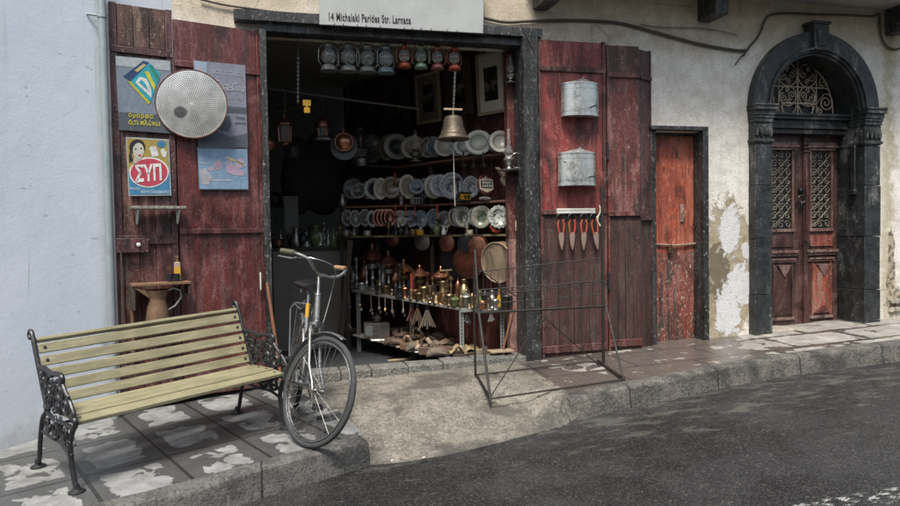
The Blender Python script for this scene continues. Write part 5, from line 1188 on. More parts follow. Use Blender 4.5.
# ================================================================== GOODS
PARTS = {
 'lantern': [('fuel_tank', [(0, 0), (.29, 0), (.3, .02), (.24, .05), (.25, .12), (.2, .17), (.12, .2)], 0), ('globe', [(.12, .24), (.2, .33), (.24, .45), (.2, .58), (.12, .66)], 'globe'), ('chimney_cap', [(.14, .67), (.17, .7), (.12, .74), (.15, .8), (.1, .88), (.0, .9)], 0), ('burner', [(0, .22), (.1, .22), (.11, .27), (.05, .31), (.03, .36), (0, .36)], 1)],
 'oil_lamp': [('foot', [(0, 0), (.2, 0), (.21, .03), (.06, .07), (.05, .12), (.17, .18), (.2, .26), (.1, .33), (0, .34)], 0), ('burner', [(.08, .34), (.1, .36), (.1, .4), (.07, .41)], 1), ('glass_chimney', [(.07, .41), (.14, .5), (.12, .58), (.055, .66), (.05, 1)], 'glass')],
 'pressure_lamp': [('tank', [(0, 0), (.2, 0), (.21, .05), (.2, .18), (.08, .22)], 0), ('glass_shade', [(.14, .23), (.15, .3), (.15, .4), (.13, .41)], 'glass'), ('hood', [(.08, .42), (.06, .44), (.055, .7), (.08, .72), (.22, .75), (.19, .79), (.1, .84), (.09, .9), (.03, .93), (0, 1)], 1)],
 'candlestick': [('stem', [(0, 0), (.2, 0), (.2, .03), (.07, .08), (.04, .2), (.09, .28), (.04, .36), (.04, .6), (.08, .66), (.04, .74), (.05, .85), (.13, .92), (.09, .93), (.09, 1), (0, 1)], 0)],
 'vase': [('body', [(0, 0), (.2, 0), (.16, .05), (.3, .3), (.32, .45), (.2, .68), (.1, .8), (.16, .98), (.14, 1), (.08, .82), (0, .8)], 0)],
 'bottle': [('body', [(0, 0), (.18, 0), (.19, .05), (.19, .5), (.08, .68), (.06, .92), (.08, .94), (.08, 1), (0, 1)], 0)],
 'jug': [('body', [(0, 0), (.24, 0), (.3, .15), (.3, .35), (.17, .62), (.16, .8), (.22, .98), (.2, 1), (.14, .82), (0, .7)], 0)],
 'mortar': [('bowl', [(0, 0), (.3, 0), (.26, .1), (.2, .2), (.4, .85), (.46, .95), (.42, 1), (.35, .9), (.2, .4), (0, .35)], 0)],
 'pot': [('bowl', [(0, 0), (.45, 0), (.55, .12), (.55, .7), (.6, .74), (.55, .78), (.5, .7), (.5, .1), (0, .06)], 0)],
 'lidded_pot': [('bowl', [(0, 0), (.4, 0), (.5, .1), (.5, .55), (.53, .57)], 0), ('lid', [(.55, .575), (.54, .6), (.3, .72), (.08, .8), (.06, .88), (.11, .94), (.05, 1), (0, 1)], 0)],
 'domed_brazier': [('foot', [(0, 0), (.34, 0), (.33, .06), (.1, .1), (.08, .2), (.14, .24), (.08, .3), (.08, .42), (.3, .47), (.33, .56), (.2, .6)], 1), ('conical_hood', [(.16, .6), (.17, .66), (.62, .67), (.64, .7), (.4, .78), (.14, .88), (.07, .9), (.06, .93), (.09, .96), (.04, 1), (0, 1)], 0)],
 'goblet': [('cup', [(0, 0), (.22, 0), (.2, .04), (.05, .1), (.05, .45), (.2, .6), (.24, .98), (.2, 1), (.15, .65), (0, .6)], 0)],
 'handbell': [('bell', [(0, .55), (.1, .53), (.16, .45), (.22, .2), (.32, .02), (.3, 0), (.2, .2), (0, .4)], 0), ('grip', [(.04, .55), (.07, .65), (.05, .9), (.07, 1), (0, 1)], 1)],
 'coffee_pot': [('body', [(0, 0), (.25, 0), (.3, .2), (.16, .55), (.2, .7), (.1, .82), (.04, .9), (.06, .96), (0, 1)], 0)],
 'grinder': [('barrel', [(0, 0), (.16, 0), (.18, .04), (.15, .08), (.15, .7), (.18, .74), (.17, .82), (.06, .92), (.03, 1), (0, 1)], 0)],
 'basin': [('bowl', [(0, 0), (.6, 0), (.62, .1), (.9, .85), (1, .9), (.98, 1), (.86, .92), (.55, .12), (0, .1)], 0)],
}
REG = {}
def make(kind, base, h, mats, label, cat, name=None, group=None, rz=0, sxy=1.0, tilt=0):
    t = thing(name or kind, label, cat, base, (tilt, 0, rz), group=group)
    for pn, prof, mi in PARTS[kind]:
        mt = mi if isinstance(mi, str) else mats[min(mi, len(mats)-1)]
        MB().lathe([(r*h*sxy, z*h) for r, z in prof], 18).build(pn, mt, t, ang=50)
    if kind == 'lantern':
        m = MB()
        for s_ in (-1, 1): m = MB().tube([(s_*.27*h, 0, .18*h), (s_*.34*h, 0, .3*h), (s_*.33*h, 0, .62*h), (s_*.24*h, 0, .76*h), (s_*.12*h, 0, .8*h)], .014*h, 6).build('side_tube', mats[0], t)
        MB().tube([(-.24*h, 0, .76*h), (-.16*h, 0, .96*h), (0, 0, h), (.16*h, 0, .96*h), (.24*h, 0, .76*h)], .008*h+.001, 5).build('bail_handle', 'iron', t)
        MB().tube([(-.24*h, .1*h, .42*h), (0, .26*h, .42*h), (.24*h, .1*h, .42*h)], .01*h, 4).tube([(-.24*h, -.1*h, .42*h), (0, -.26*h, .42*h), (.24*h, -.1*h, .42*h)], .01*h, 4).tube([(-.2*h, -.12*h, .3*h), (.2*h, -.12*h, .6*h)], .008*h, 4).build('globe_guard', mats[0], t)
    if kind in ('jug', 'coffee_pot'):
        MB().tube([(.2*h, 0, .85*h), (.4*h, 0, .8*h), (.42*h, 0, .5*h), (.27*h, 0, .3*h)], .03*h, 6).build('handle', mats[-1], t)
        if kind == 'coffee_pot': MB().tube([(-.25*h, 0, .25*h), (-.42*h, 0, .5*h), (-.48*h, 0, .72*h)], [.06*h, .04*h, .025*h], 7).build('spout', mats[0], t)
    if kind == 'pressure_lamp':
        MB().tube([(-.2*h, 0, .3*h), (-.24*h, 0, .45*h), (-.22*h, 0, .7*h)], .01*h, 5).build('frame_wire', 'iron', t); MB().tube([(.2*h, 0, .12*h), (.3*h, 0, .14*h)], .02*h, 6).build('pump', mats[0], t)
    return t
ORD = ['leftmost', 'second from the left', 'third from the left', 'fourth from the left', 'fifth from the left', 'sixth from the left', 'seventh from the left', 'eighth from the left']
# plates: px, py centre, width, height, material, shelf words, own words
def plate(px, py, wp, hp, mat, label, line, lift=0.0, group=None, name='plate', cat='plate', scallop=0, prof=None):
    T, L = frame_T(*line); n_ = Vector((T[0][1], T[1][1], 0)); n_ = -n_ if n_.y > 0 else n_
    p = onV(px, py, line)+(n_*lift); s = depth(p)/F; rz = hp/2*s; rx = wp/2*s
    v = Vector((0, 0, 1.35))-p; a_ = atan2(v.x, -v.y)
    t = bpy.data.objects
    R0 = .12; pr_ = prof or [(0, .006), (R0*.55, .006), (R0*.62, .014), (R0*.97, .022), (R0, .02), (R0*.97, .017), (R0*.6, .006), (R0*.5, 0), (0, 0)]
    m = MB(); TR_ = Matrix.Rotation(R(90), 4, 'X')
    if scallop:
        n = 60; rings = []
        for r, z in pr_: rings.append([TR_ @ Vector((r*(1+(.045*cos(scallop*2*pi*k/n) if r > R0*.8 else 0))*cos(2*pi*k/n), r*(1+(.045*cos(scallop*2*pi*k/n) if r > R0*.8 else 0))*sin(2*pi*k/n), z)) for k in range(n)])
        V = [m.ring(q) for q in rings]
        for A_, B_ in zip(V, V[1:]):
            for k in range(n): m._f([A_[k], A_[(k+1) % n], B_[(k+1) % n], B_[k]])
    else: m.lathe(pr_, 30, TR_)
    o = m.build(name, PM[mat] if mat in PM else mat, ang=60); o.location = p; o.scale = (rx/R0, 1.0, rz/R0); rv = random.Random(int(px*7+py)); o.rotation_euler = (R(-8+rv.uniform(-7, 6)), rv.uniform(-.5, .5) if not scallop and abs(wp-hp) < 4 else 0, a_*.8+rv.uniform(-.22, .22))
    return tag(o, label, cat, group)
g1, g2, g3 = 'plates on the top shelf', 'plates on the middle shelf', 'plates on the lowest shelf'
LT = (SR[1], (1.2, 8.75))
for a in [(353, 146, 17, 36, 'grey', 'tall dim grey platter behind the hanging copper bowl, top shelf far left', LT, -.1), (361, 148, 12, 18, 'copper', 'narrow copper tray edge-on between two grey platters on the top shelf', LT, 0),
          (372, 149, 22, 30, 'darkp', 'dim grey plate right behind the tall pressure lamp on the top shelf', LT, 0), (384, 147, 18, 28, 'brown', 'brown platter mostly hidden beside the pressure lamp, top shelf', LT, -.06),
          (399, 147, 27, 26, 'greydark', 'grey plate with a dark picture in its middle on the top shelf', LT, .03), (417, 148, 26, 24, 'cream', 'oval beige platter just left of the glass oil lamp', LT, .05),
          (433, 147, 17, 22, 'blue', 'blue patterned plate behind the oil lamp next to the brass bell', LT, -.02)]: plate(*a[:8], group=g1)
for a in [(446, 147, 21, 21, 'cream2', 'plain cream plate half hidden below the brass bell, left one', SR, .03, 0), (464, 146, 20, 20, 'lace', 'pale green plate with lace rim under the right side of the bell', SR, .0, 18), (482, 143, 27, 25, 'lace', 'large grey-green plate with pierced lace rim right of the bell', SR, .05, 22), (502, 142, 23, 23, 'lace2', 'white plate with pierced lace rim nearest the right door post', SR, .02, 22)]:
    plate(*a[:8], group=g1, scallop=a[8])
for a in [(353, 189, 20, 22, 'grey', 'dark grey dish with pale rim at the far left end of the middle shelf', SLf, 0), (360, 191, 16, 17, 'darkp', 'small patterned dark plate in front of the leftmost dish, middle shelf', SLf, .06), (374, 189, 20, 22, 'greydark', 'plate with dark centre and grey rim, third on the middle shelf', SLf, .0),
          (382, 189, 15, 22, 'cream2', 'pale plate edge seen between dark plate and brown plate, middle shelf', SLf, .04), (393, 188, 21, 22, 'brown', 'brown glazed plate in front of the copper ladle, middle shelf', SLf, .07), (408, 187, 18, 25, 'cream', 'beige dish leaning sideways right of the brown plate, middle shelf', SLf, .02),
          (418, 187, 15, 16, 'blue', 'small dark blue plate left of the cream plate, middle shelf', SLf, .06)]: plate(*a[:8], group=g2)
for a in [(430, 187, 21, 25, 'cream2', 'tall cream plate behind small dark figures, middle shelf', SR, -.06), (442, 186, 22, 24, 'white', 'blue and white plate overlapped by a larger one, middle shelf', SR, .02), (456, 186, 26, 27, 'white', 'largest blue and white plate, behind the bell rope, middle shelf', SR, .06), (471, 187, 17, 22, 'white', 'blue and white plate partly hidden by the yellow tin, middle shelf', SR, .0)]: plate(*a[:8], group=g2)
for a in [(347, 218, 11, 18, 'darkp', 'dim dark plate at the far left of the lowest shelf', SLf, 0), (356, 219, 12, 18, 'grey', 'grey plate second at the left of the lowest shelf', SLf, .03), (365, 218, 12, 18, 'darkp', 'dark patterned plate left of the copper plates, lowest shelf', SLf, 0), (373, 219, 11, 17, 'greydark', 'grey plate with dark middle touching the copper plates', SLf, .04)]: plate(*a[:8], group=g3)
for a in [(391, 147, 20, 25, 'cream', 'beige plate wedged between the pressure lamp and the dark picture plate', LT, -.04), (407, 148, 22, 22, 'grey', 'grey plate behind the dark picture plate and the beige platter', LT, -.05), (425, 147, 22, 22, 'brown', 'brown plate edge behind the glass oil lamp on the top shelf', LT, -.06)]: plate(*a[:8], group=g1)
for a in [(455, 147, 18, 20, 'white', 'white rimmed plate squeezed behind the bell on the top shelf', SR, -.05), (473, 145, 20, 22, 'cream', 'beige plate behind the two lace rimmed plates', SR, -.06), (493, 143, 20, 22, 'grey', 'grey plate between the two largest lace rimmed plates', SR, -.06)]: plate(*a[:8], group=g1)
for a in [(367, 190, 17, 19, 'brown', 'brown plate behind the small patterned one, left of the middle shelf', SLf, -.05), (400, 188, 18, 21, 'greydark', 'grey plate showing between brown plate and leaning beige plate', SLf, -.05), (424, 188, 16, 20, 'darkp', 'dark plate behind the small blue one, middle shelf', SLf, -.06)]: plate(*a[:8], group=g2)
for a in [(399, 219, 15, 18, 'cream2', 'cream plate behind the black coffee grinder, lowest shelf', SLf, -.04), (410, 219, 16, 18, 'white', 'blue and white plate behind the black coffee pot, lowest shelf', SLf, -.05), (452, 217, 16, 20, 'brown', 'brown plate behind the green glazed vase, lowest shelf', SR, -.06), (472, 217, 15, 21, 'floral', 'floral plate seen between two green centred plates', SR, -.05), (493, 217, 14, 21, 'cream', 'beige plate behind the white scalloped floral plate', SR, -.06)]: plate(*a[:8], group=g3)
for i, px in enumerate((379, 383, 387, 391)): plate(px, 218, 12, 18, 'copper', ('leftmost', 'second', 'third', 'rightmost')[i]+' of four copper plates filed upright on the lowest shelf', SLf, .02+.01*i, group='copper plates on the lowest shelf')
for a in [(421, 219, 14, 18, 'blue', 'blue plate behind the pans with copper handles, lowest shelf', SLf, 0)]: plate(*a[:8], group=g3)
for a in [(433, 219, 17, 21, 'blue', 'blue and white floral plate behind the orange ladle, lowest shelf', SR, -.02), (445, 220, 16, 18, 'darkp', 'dark plate right of the blue floral plate, lowest shelf', SR, 0), (459, 217, 16, 22, 'white', 'white rimmed plate standing first in the right hand row, lowest shelf', SR, -.02), (466, 217, 17, 22, 'greenc', 'cream rimmed plate with green centre behind the rack post, lowest shelf', SR, .04), (477, 217, 12, 20, 'cream2', 'narrow cream plate between two green centred plates, lowest shelf', SR, 0), (485, 217, 20, 23, 'greenc', 'plate with dark green centre and cream rings, lowest shelf', SR, .05)]: plate(*a[:8], group=g3)
plate(501, 217, 22, 23, 'floral', 'white scalloped plate with black floral print nearest the door post', SR, .03, group=g3, scallop=16)
# plaque
t = thing('round_plaque', 'round dark red plaque with a cream cartouche leaning on the middle shelf', 'plaque', onV(487, 185, SR)+Vector((-.04, -.06, 0)), (R(-6), 0, .35))
s = 10.2*7.2/700
MB().lathe([(0, 0), (s*1.02, 0), (s, .012), (s*.9, .016), (0, .014)], 36, TR).build('disc', 'red' if 0 else 'int_red', t)
MB().prism([(-s*.82, -s*.5), (-s*.82, s*.45), (-s*.5, s*.52), (-s*.2, s*.6), (0, s*.85), (s*.2, s*.6), (s*.5, s*.52), (s*.82, s*.45), (s*.82, -s*.5), (s*.5, -s*.62), (0, -s*.8), (-s*.5, -s*.62)], -.022, -.017).build('cartouche', 'cream', t)
MB().prism([(-s*.68, -s*.36), (-s*.68, s*.36), (s*.7, s*.36), (s*.7, -s*.36)], -.025, -.0225).build('dark_panel', 'ink', t)
m = MB(); rn = random.Random(5)
for row in (-.28, .04):
    x = -s*.5
    while x < s*.6: w_ = rn.uniform(.06, .12)*s; m.box(x, x+w_*.6, -.027, -.0255, s*row, s*(row+.24)); x += w_*1.7
m.build('worn_marks', 'white', t)
# bell on its chain
bp = onY(453.5, 140, 6.22); s = depth(bp)/F
t = thing('shop_bell', 'hanging bronze bell under a wooden crossbar in the doorway', 'bell', bp)
MB().lathe([(15.5*s, 0), (16*s, 1*s), (13*s, 6*s), (10.5*s, 13*s), (9.5*s, 20*s), (8.5*s, 23*s), (4*s, 24.5*s), (0, 25*s)], 30).build('bell_body', 'bronze', t)
MB().lathe([(15.9*s, .5*s), (16.3*s, 1.4*s), (15.2*s, 2.4*s)], 30).lathe([(13.3*s, 5.4*s), (13.5*s, 6*s), (12.9*s, 6.6*s)], 30).build('moulded_lip', 'bronze', t)
MB().lathe([(0, -3*s), (2*s, -2*s), (1.6*s, 0), (.5*s, 4*s), (.4*s, 20*s)], 10).build('clapper', 'iron', t)
MB().tube([(0, 0, 24*s), (0, 0, 31*s)], 1.1*s, 8).build('hanger', 'brass', t); MB().box(-9.5*s, 9.5*s, -1.2*s, 1.2*s, 29.5*s, 31.5*s).build('crossbar', 'woodpale', t, bevel=.003)
def chain(name, a, b, label, group=None, r=.0032, ln=.026):
    m = MB(); d_ = b-a; n = int(d_.length/(ln*.72))
    for i in range(n):
        c_ = a+d_*(i+.5)/n; h_ = ln/2; wq = ln*.3
        P = [Vector((wq*cos(q), 0, h_*sin(q))) for q in [2*pi*k/10 for k in range(10)]]
        if i % 2: P = [Vector((0, p.x, p.z)) for p in P]
        m.tube([c_+p for p in P], r, 5, closed=True)
    return tag(m.build(name, 'pewter'), label, 'chain', group)
chain('chain', onY(455, 72, 6.22), onY(453.5, 108, 6.22), 'short steel chain carrying the bronze bell')
chain('chain', onY(298, 40, 6.45), onY(298, 104, 6.45), 'long pale chain hanging at the left side of the doorway')
tag(MB().tube([onY(453.5, 143, 6.22), onY(454, 175, 6.22), onY(455, 206, 6.22)], .0035, 5).build('bell_rope', 'paper'), 'thin pale pull cord hanging from the bronze bell', 'rope')
# lanterns under the lintel
for i, (px, mt, lab) in enumerate(((329, 'tealtin', 'grey-green storm lantern leaning slightly, leftmost of the large four'), (348.5, 'tealtin', 'grey-green storm lantern with a reddish glint, second of the large four'), (367.5, 'tealtin', 'grey-green storm lantern, third and widest of the large four'), (386, 'bluetin', 'pale blue based storm lantern, last of the large four'))):
    b_ = onY(px, 71+i*.8, 6.3); h_ = 32*depth(b_)/F; make('lantern', b_, h_, [mt, 'pewter'], lab, 'lantern', 'storm_lantern', 'large storm lanterns under the lintel', rz=(.3, -.2, .1, .5)[i])
for i, (px, mt, lab) in enumerate(((404.5, 'orangetin', 'small orange storm lantern, left one of the two orange lanterns'), (421, 'greentin', 'small pale green storm lantern between orange and pink ones'), (437.5, 'pinktin', 'small pinkish red storm lantern beside the green one'), (454.5, 'orangetin', 'small orange storm lantern directly above the bell chain'))):
    b_ = onY(px, 67.5+i*.8, 6.3); h_ = 26*depth(b_)/F; make('lantern', b_, h_, [mt, 'copper'], lab, 'lantern', 'storm_lantern', 'small storm lanterns under the lintel', sxy=.9, rz=(.2, -.3, .1, .4)[i])
tag(MB().tube([onY(318, 38.3, 6.3), onY(470, 42, 6.3)], .005, 6).build('hanging_rail', 'iron'), 'thin rail under the lintel from which the storm lanterns hang', 'rail')
b_ = onY(510.5, 83, 6.3); make('oil_lamp', b_, .26, ['pewter', 'brass'], 'small glass oil lamp hanging at the upper right corner of the doorway', 'oil lamp')
tag(MB().tube([onY(510.5, 50, 6.3), onY(510.5, 64, 6.3)], .003, 5).build('wire', 'iron'), 'wire holding the small lamp in the upper right corner', 'wire')
b_ = onV(510, 169, ((2.4, 6.36), (2.3, 6.4))); t = thing('wall_lamp', 'glass oil lamp on a ringed metal wall bracket on the right door post', 'oil lamp', onY(509, 171, 6.28))
MB().lathe([(0, 0), (.09, .0), (.1, .01), (.03, .025), (.02, .05), (.05, .08), (.055, .11), (.03, .135)], 20).build('font', 'pewter', t)
MB().lathe([(.025, .135), (.045, .17), (.035, .21), (.016, .25), (.015, .4)], 16).build('glass_chimney', 'glass', t)
MB().tube([(.07+.045*cos(q), .0, .1+.07*sin(q)) for q in [2*pi*k/18 for k in range(18)]], .006, 6, closed=True).build('reflector_ring', 'pewter', t)
MB().tube([(0, 0, -.01), (.08, .03, -.03), (.12, .06, -.02)], .008, 6).build('bracket', 'iron', t)
# framed pictures
n = NB('dim_old_photograph'); nz = n.noise(n.obj, 9, 4, .5, .6); M['oldphoto'] = n.fin(n.mix(n.ss(nz, .45, .65), (.018, .017, .015), (.13, .115, .09)), .2)
for (x0, y0, x1, y1, fm, lab) in ((479, 52, 507, 114, 'cream', 'large framed portrait in a cream mount, nearest the right door post'), (447, 60, 474, 116, 'woodmid', 'dark framed picture behind the bell chain'), (418, 73, 442, 123, 'woodpale', 'pale framed picture of dark figures left of the bell'), (388, 78, 412, 136, 'wooddk', 'dim dark framed picture above the far left plates')):
    ln = ((2.52, 6.75), (1.75, 8.2)); a = onV(x0, y1, ln); b = onV(x1, y1, ln); c_ = onV((x0+x1)/2, y0, ln); w_ = Vector((b.x-a.x, b.y-a.y, 0)).length; hh = c_.z-(a.z+b.z)/2
    dr = Vector((b.x-a.x, b.y-a.y, 0)).normalized(); n_ = Vector((-dr.y, dr.x, 0)); z0 = (a.z+b.z)/2
    A = Matrix(((dr.x, n_.x, 0, a.x), (dr.y, n_.y, 0, a.y), (0, 0, 1, z0), (0, 0, 0, 1))) @ Matrix.Rotation(R(3), 4, 'X')
    t = thing('framed_picture', lab, 'picture', mat=A, group='pictures on the side lining')
    fw_ = .03
    MB().box(0, w_, -.02, .01, 0, fw_).box(0, w_, -.02, .01, hh-fw_, hh).box(0, fw_, -.02, .01, fw_, hh-fw_).box(w_-fw_, w_, -.02, .01, fw_, hh-fw_).build('frame', 'woodpale' if fm in ('cream', 'woodpale') else 'wooddk', t, bevel=.003)
    MB().box(fw_, w_-fw_, -.004, .0, fw_, hh-fw_).build('mount', 'paper' if fm == 'cream' else ('leather2' if fm == 'woodpale' else 'wooddk'), t, smooth=False)
    MB().box(w_*.26, w_*.74, -.0065, -.0045, hh*.22, hh*.76).build('photograph', 'oldphoto', t, smooth=False)
# goods standing on the shelves: kind, px, base py, height px, mats, line, label, category
def stand(kind, px, py, hp, mats, line, z, label, cat, name=None, group=None, lift=.05, sxy=1, rz=0):
    T, L = frame_T(*line); n_ = Vector((T[0][1], T[1][1], 0)); n_ = -n_ if n_.y > 0 else n_
    p = onV(px, py, line)+n_*lift; p.z = z+.001; h = hp*depth(p)/F
    return make(kind, p, h, mats, label, cat, name, group, rz, sxy)
stand('pressure_lamp', 375, 161, 42, ['pewter', 'pewter'], LT, ZS['top'], 'tall nickel pressure lamp among the plates at the left of the top shelf', 'lamp', lift=.22)
tag(MB().box(-.12, .12, -.1, .1, -.02, 0, Matrix.Translation(Vector((onV(375, 161, LT).x, onV(375, 161, LT).y-.2, ZS['top'])))).build('small_ledge', 'wooddk'), 'small dark ledge under the tall nickel pressure lamp', 'ledge')
stand('oil_lamp', 425, 161, 32, ['pewter', 'brass'], LT, ZS['top'], 'glass oil lamp with tall slim chimney between beige platter and bell', 'oil lamp', lift=.15)
for px, hp, k, mt, lab in ((346, 12, 'jug', 'pewter', 'small squat silver jug at the left end of the middle shelf'), (404, 9, 'mortar', 'pewter', 'small silver mortar left of the grey radio shape, middle shelf'), (427, 16, 'candlestick', 'iron', 'dark slender candlestick before the cream plate, middle shelf'), (432, 14, 'candlestick', 'iron', 'second dark candlestick standing right of a taller one, middle shelf')):
    stand(k, px, 203, hp, [mt], SLf if px < 425 else SR, ZS['mid'], lab, k, lift=.12)
p = onV(414, 203, SLf); t = thing('metal_box', 'small pale grey box with slotted front on the middle shelf', 'box', Vector((p.x, p.y-.12, ZS['mid']+.001)), (0, 0, .3)); MB().box(-.06, .06, -.04, .04, 0, .075).build('case', 'shopgrey', t, bevel=.004); MB().box(-.05, -.03, -.043, -.0405, .01, .06).box(-.015, .005, -.043, -.0405, .01, .06).box(.02, .045, -.043, -.0405, .01, .06).build('slots', 'ink', t)
p = onV(467, 199.5, SR); t = thing('yellow_tin', 'yellow and black tin box in front of the blue and white plates', 'tin', Vector((p.x-.05, p.y-.07, ZS['mid']+.001)), (0, 0, .35)); MB().box(-.06, .06, -.04, .04, .02, .085).build('tin_body', 'yellow', t, bevel=.004); MB().box(-.065, .065, -.045, .045, 0, .02).box(-.065, .065, -.045, .045, .085, .1).build('dark_rims', 'iron', t); MB().box(-.03, -.005, -.0425, -.0405, .035, .07).box(.01, .04, -.0425, -.0405, .035, .07).build('dark_marks', 'ink', t)
stand('candlestick', 469, 200, 24, ['iron'], SR, ZS['mid'], 'tall dark candlestick beside the yellow tin, middle shelf', 'candlestick', lift=.16)
p = onV(488, 200, SR); t = tag(MB().tube([(-.07, 0, .02), (0, 0, .022), (.07, 0, .02)], [.012, .02, .012], 10).build('silver_case', 'tin'), 'small rounded silver case lying below the round plaque', 'case'); t.location = (p.x-.06, p.y-.08, ZS['mid']+.002); t.rotation_euler = (0, 0, .35)
# antler-like beige horn
p = onV(503, 180, SR); m = MB().tube([p, p+Vector((.0, -.03, .08)), p+Vector((.05, -.03, .13))], [.035, .025, .008], 7).tube([p+Vector((0, -.02, .04)), p+Vector((-.06, -.03, .11)), p+Vector((-.09, -.03, .12))], [.03, .02, .006], 7).tube([p, p+Vector((.02, -.02, -.06))], [.035, .02], 7)
tag(m.build('dried_coral', 'leather2'), 'branching beige coral piece right of the round plaque', 'coral')
# lowest shelf small goods
seq = [(344, 10, 'goblet', ['brass']), (350, 8, 'pot', ['pewter']), (358, 9, 'coffee_pot', ['pewter']), (371, 7, 'pot', ['tin']), (392, 13, 'goblet', ['brass']), (399, 12, 'grinder', ['iron']), (404, 10, 'vase', ['iron']), (410, 13, 'coffee_pot', ['iron']), (416, 8, 'pot', ['brass']), (423, 7, 'pot', ['yellow']), (430, 8, 'vase', ['white'])]
wn = {'goblet': 'goblet', 'pot': 'pot', 'coffee_pot': 'coffee pot', 'grinder': 'coffee grinder', 'vase': 'vase'}
lb = ['small yellow brass goblet at the far left end of the lowest shelf', 'low dull metal pot beside the leftmost brass goblet', 'small dull metal coffee pot left of the copper plates', 'low bright tin pot in front of the dark plates, lowest shelf', 'brass goblet just right of the four copper plates', 'slim dark coffee grinder between goblet and pans, lowest shelf', 'small black vase under the copper ladle handles', 'black coffee pot under the hanging ladles, lowest shelf', 'low brass pot below the ladles, lowest shelf', 'low bright yellow pot before the blue floral plate', 'small white vase before the blue floral plate, lowest shelf']
for (px, hp, k, mt), l_ in zip(seq, lb): stand(k, px, 234, hp, mt, SLf if px < 428 else SR, ZS['low'], l_, wn[k], lift=.14)
for px, k, mt, hp, l_ in ((445, 'vase', ['greenvase'], 13, 'green glazed vase behind the left rack post, lowest shelf'), (452, 'jug', ['white'], 9, 'small white jug between the green vase and white plate'), (475, 'goblet', ['tin'], 12, 'silver goblet right of the rack post, lowest shelf'), (478, 'pot', ['cream'], 6, 'low cream pot under the green centred plates')):
    stand(k, px, 234, hp, mt, SR, ZS['low'], l_, k, lift=.12)
p = onV(494, 232, SR)+Vector((-.05, -.08, 0)); tag(MB().tube([p+Vector((-.02, 0, .06)), p+Vector((.02, 0, .015)), p+Vector((.06, 0, -.0)), p+Vector((.1, 0, .02))], [.01, .02, .016, .008], 8).build('orange_scoop', 'redhandle'), 'small orange scoop lying before the white floral plate', 'scoop')
for y0, l_ in ((213, 'upper pale switch plate on the right door post'), (226, 'lower pale switch plate on the right door post')):
    p = onY(519.5 if y0 < 220 else 517, y0, 6.335); tag(MB().box(p.x-.02, p.x+.015, p.y-.012, p.y+.003, p.z-.05, p.z+.05).build('switch_plate', 'woodpale', bevel=.004), l_, 'switch plate', 'switch plates on the door post')
# ladles hanging from the shelf edges
def ladle(px, y0, y1, line, mt, label, bowl=4.5, grp=None, name='ladle', cat='ladle', lift=.08):
    T, L = frame_T(*line); n_ = Vector((T[0][1], T[1][1], 0)); n_ = -n_ if n_.y > 0 else n_
    a = onV(px, y0, line)+n_*lift; b = onV(px-.5, y1, line)+n_*lift; s = depth(a)/F
    t = thing(name, label, cat, a, group=grp); h = a.z-b.z
    MB().tube([(0, 0, 0), (0, 0, -h*.4), (0, 0, -h)], [.011, .008, .007], 7).tube([(.008*cos(q), 0, .008+.008*sin(q)) for q in [2*pi*k/8 for k in range(8)]], .002, 4, closed=True).build('handle', mt, t)
    rr = bowl*s; MB().lathe([(0, -rr*.7), (rr*.6, -rr*.55), (rr*.95, -rr*.1), (rr, 0), (rr*.93, 0), (rr*.55, -rr*.45), (0, -rr*.58)], 16, Matrix.Translation((0, -rr*.6, -h))).build('bowl', 'brass' if mt == 'redhandle' else mt, t)
    return t
gl = 'ladles hanging from the shelf edges'
for a in ((397, 174, 184, SLf, 'redhandle', 'short ladle with orange handle hanging before the brown plate'), (397.5, 205, 216, SLf, 'redhandle', 'leftmost of three orange-handled ladles above the black pots'), (407.5, 205, 216, SLf, 'redhandle', 'middle one of three orange-handled ladles above the black pots'), (416.5, 205, 217, SLf, 'redhandle', 'rightmost of three orange-handled ladles above the black pots')): ladle(*a, bowl=3, grp=gl)
ladle(442.5, 205, 219, SR, 'redhandle', 'orange ladle hanging in front of the blue floral plate', 3.8, gl)
for i, px in enumerate((470, 480, 490)):
    o = ladle(px, 153, 165, SR, 'iron', ('left', 'middle', 'right')[i]+' one of three black pans hanging under the lace rimmed plates', 5.5, 'black ladles under the top shelf', lift=.1)
# pans hanging under the lowest shelf
def pan(px, py, wp, hp, line, mt, label, lift=.0, handle=12, cat='pan', name='hanging_pan', dpt=.06):
    T, L = frame_T(*line); n_ = Vector((T[0][1], T[1][1], 0)); n_ = -n_ if n_.y > 0 else n_
    p = onV(px, py, line)+n_*lift; s = depth(p)/F; v = Vector((0, 0, 1.35))-p; a_ = atan2(v.x, -v.y)
    t = thing(name, label, cat, p, (R(4), 0, a_-.45), group='pans hanging under the lowest shelf'); r = hp/2*s
    m = MB().lathe([(0, .0), (r*.92, .0), (r*.98, -.01), (r, -dpt), (r*1.04, -dpt), (r*1.02, .006), (r*.9, .01), (0, .012)], 28, Matrix.Rotation(R(-90), 4, 'X') @ Matrix.Scale(-1, 4, (0, 0, 1))); m.build('pan_body', mt, t)
    if handle: MB().tube([(0, -.0, r), (0, .005, r+handle*s)], [.01, .008], 7).build('handle', 'iron', t)
    return t
for a in ((393, 240, 11, 12, SLf, 'copperdk', 'dim dark pan hanging at the left under the lowest shelf', 0, 4), (422, 242, 15, 17, SLf, 'pewter', 'dull grey pan hanging left of the copper pans', 0, 4), (450, 243, 14, 17, SR, 'copperdk', 'dark copper pan with bright rim, first right of the grey pan', .05, 7), (467, 244, 14, 18, SR, 'iron', 'black pan hanging between two copper pans', .02, 6), (484, 246, 16, 20, SR, 'copper', 'bright copper pan hanging beside the large round sieve', .1, 8)): pan(*a)
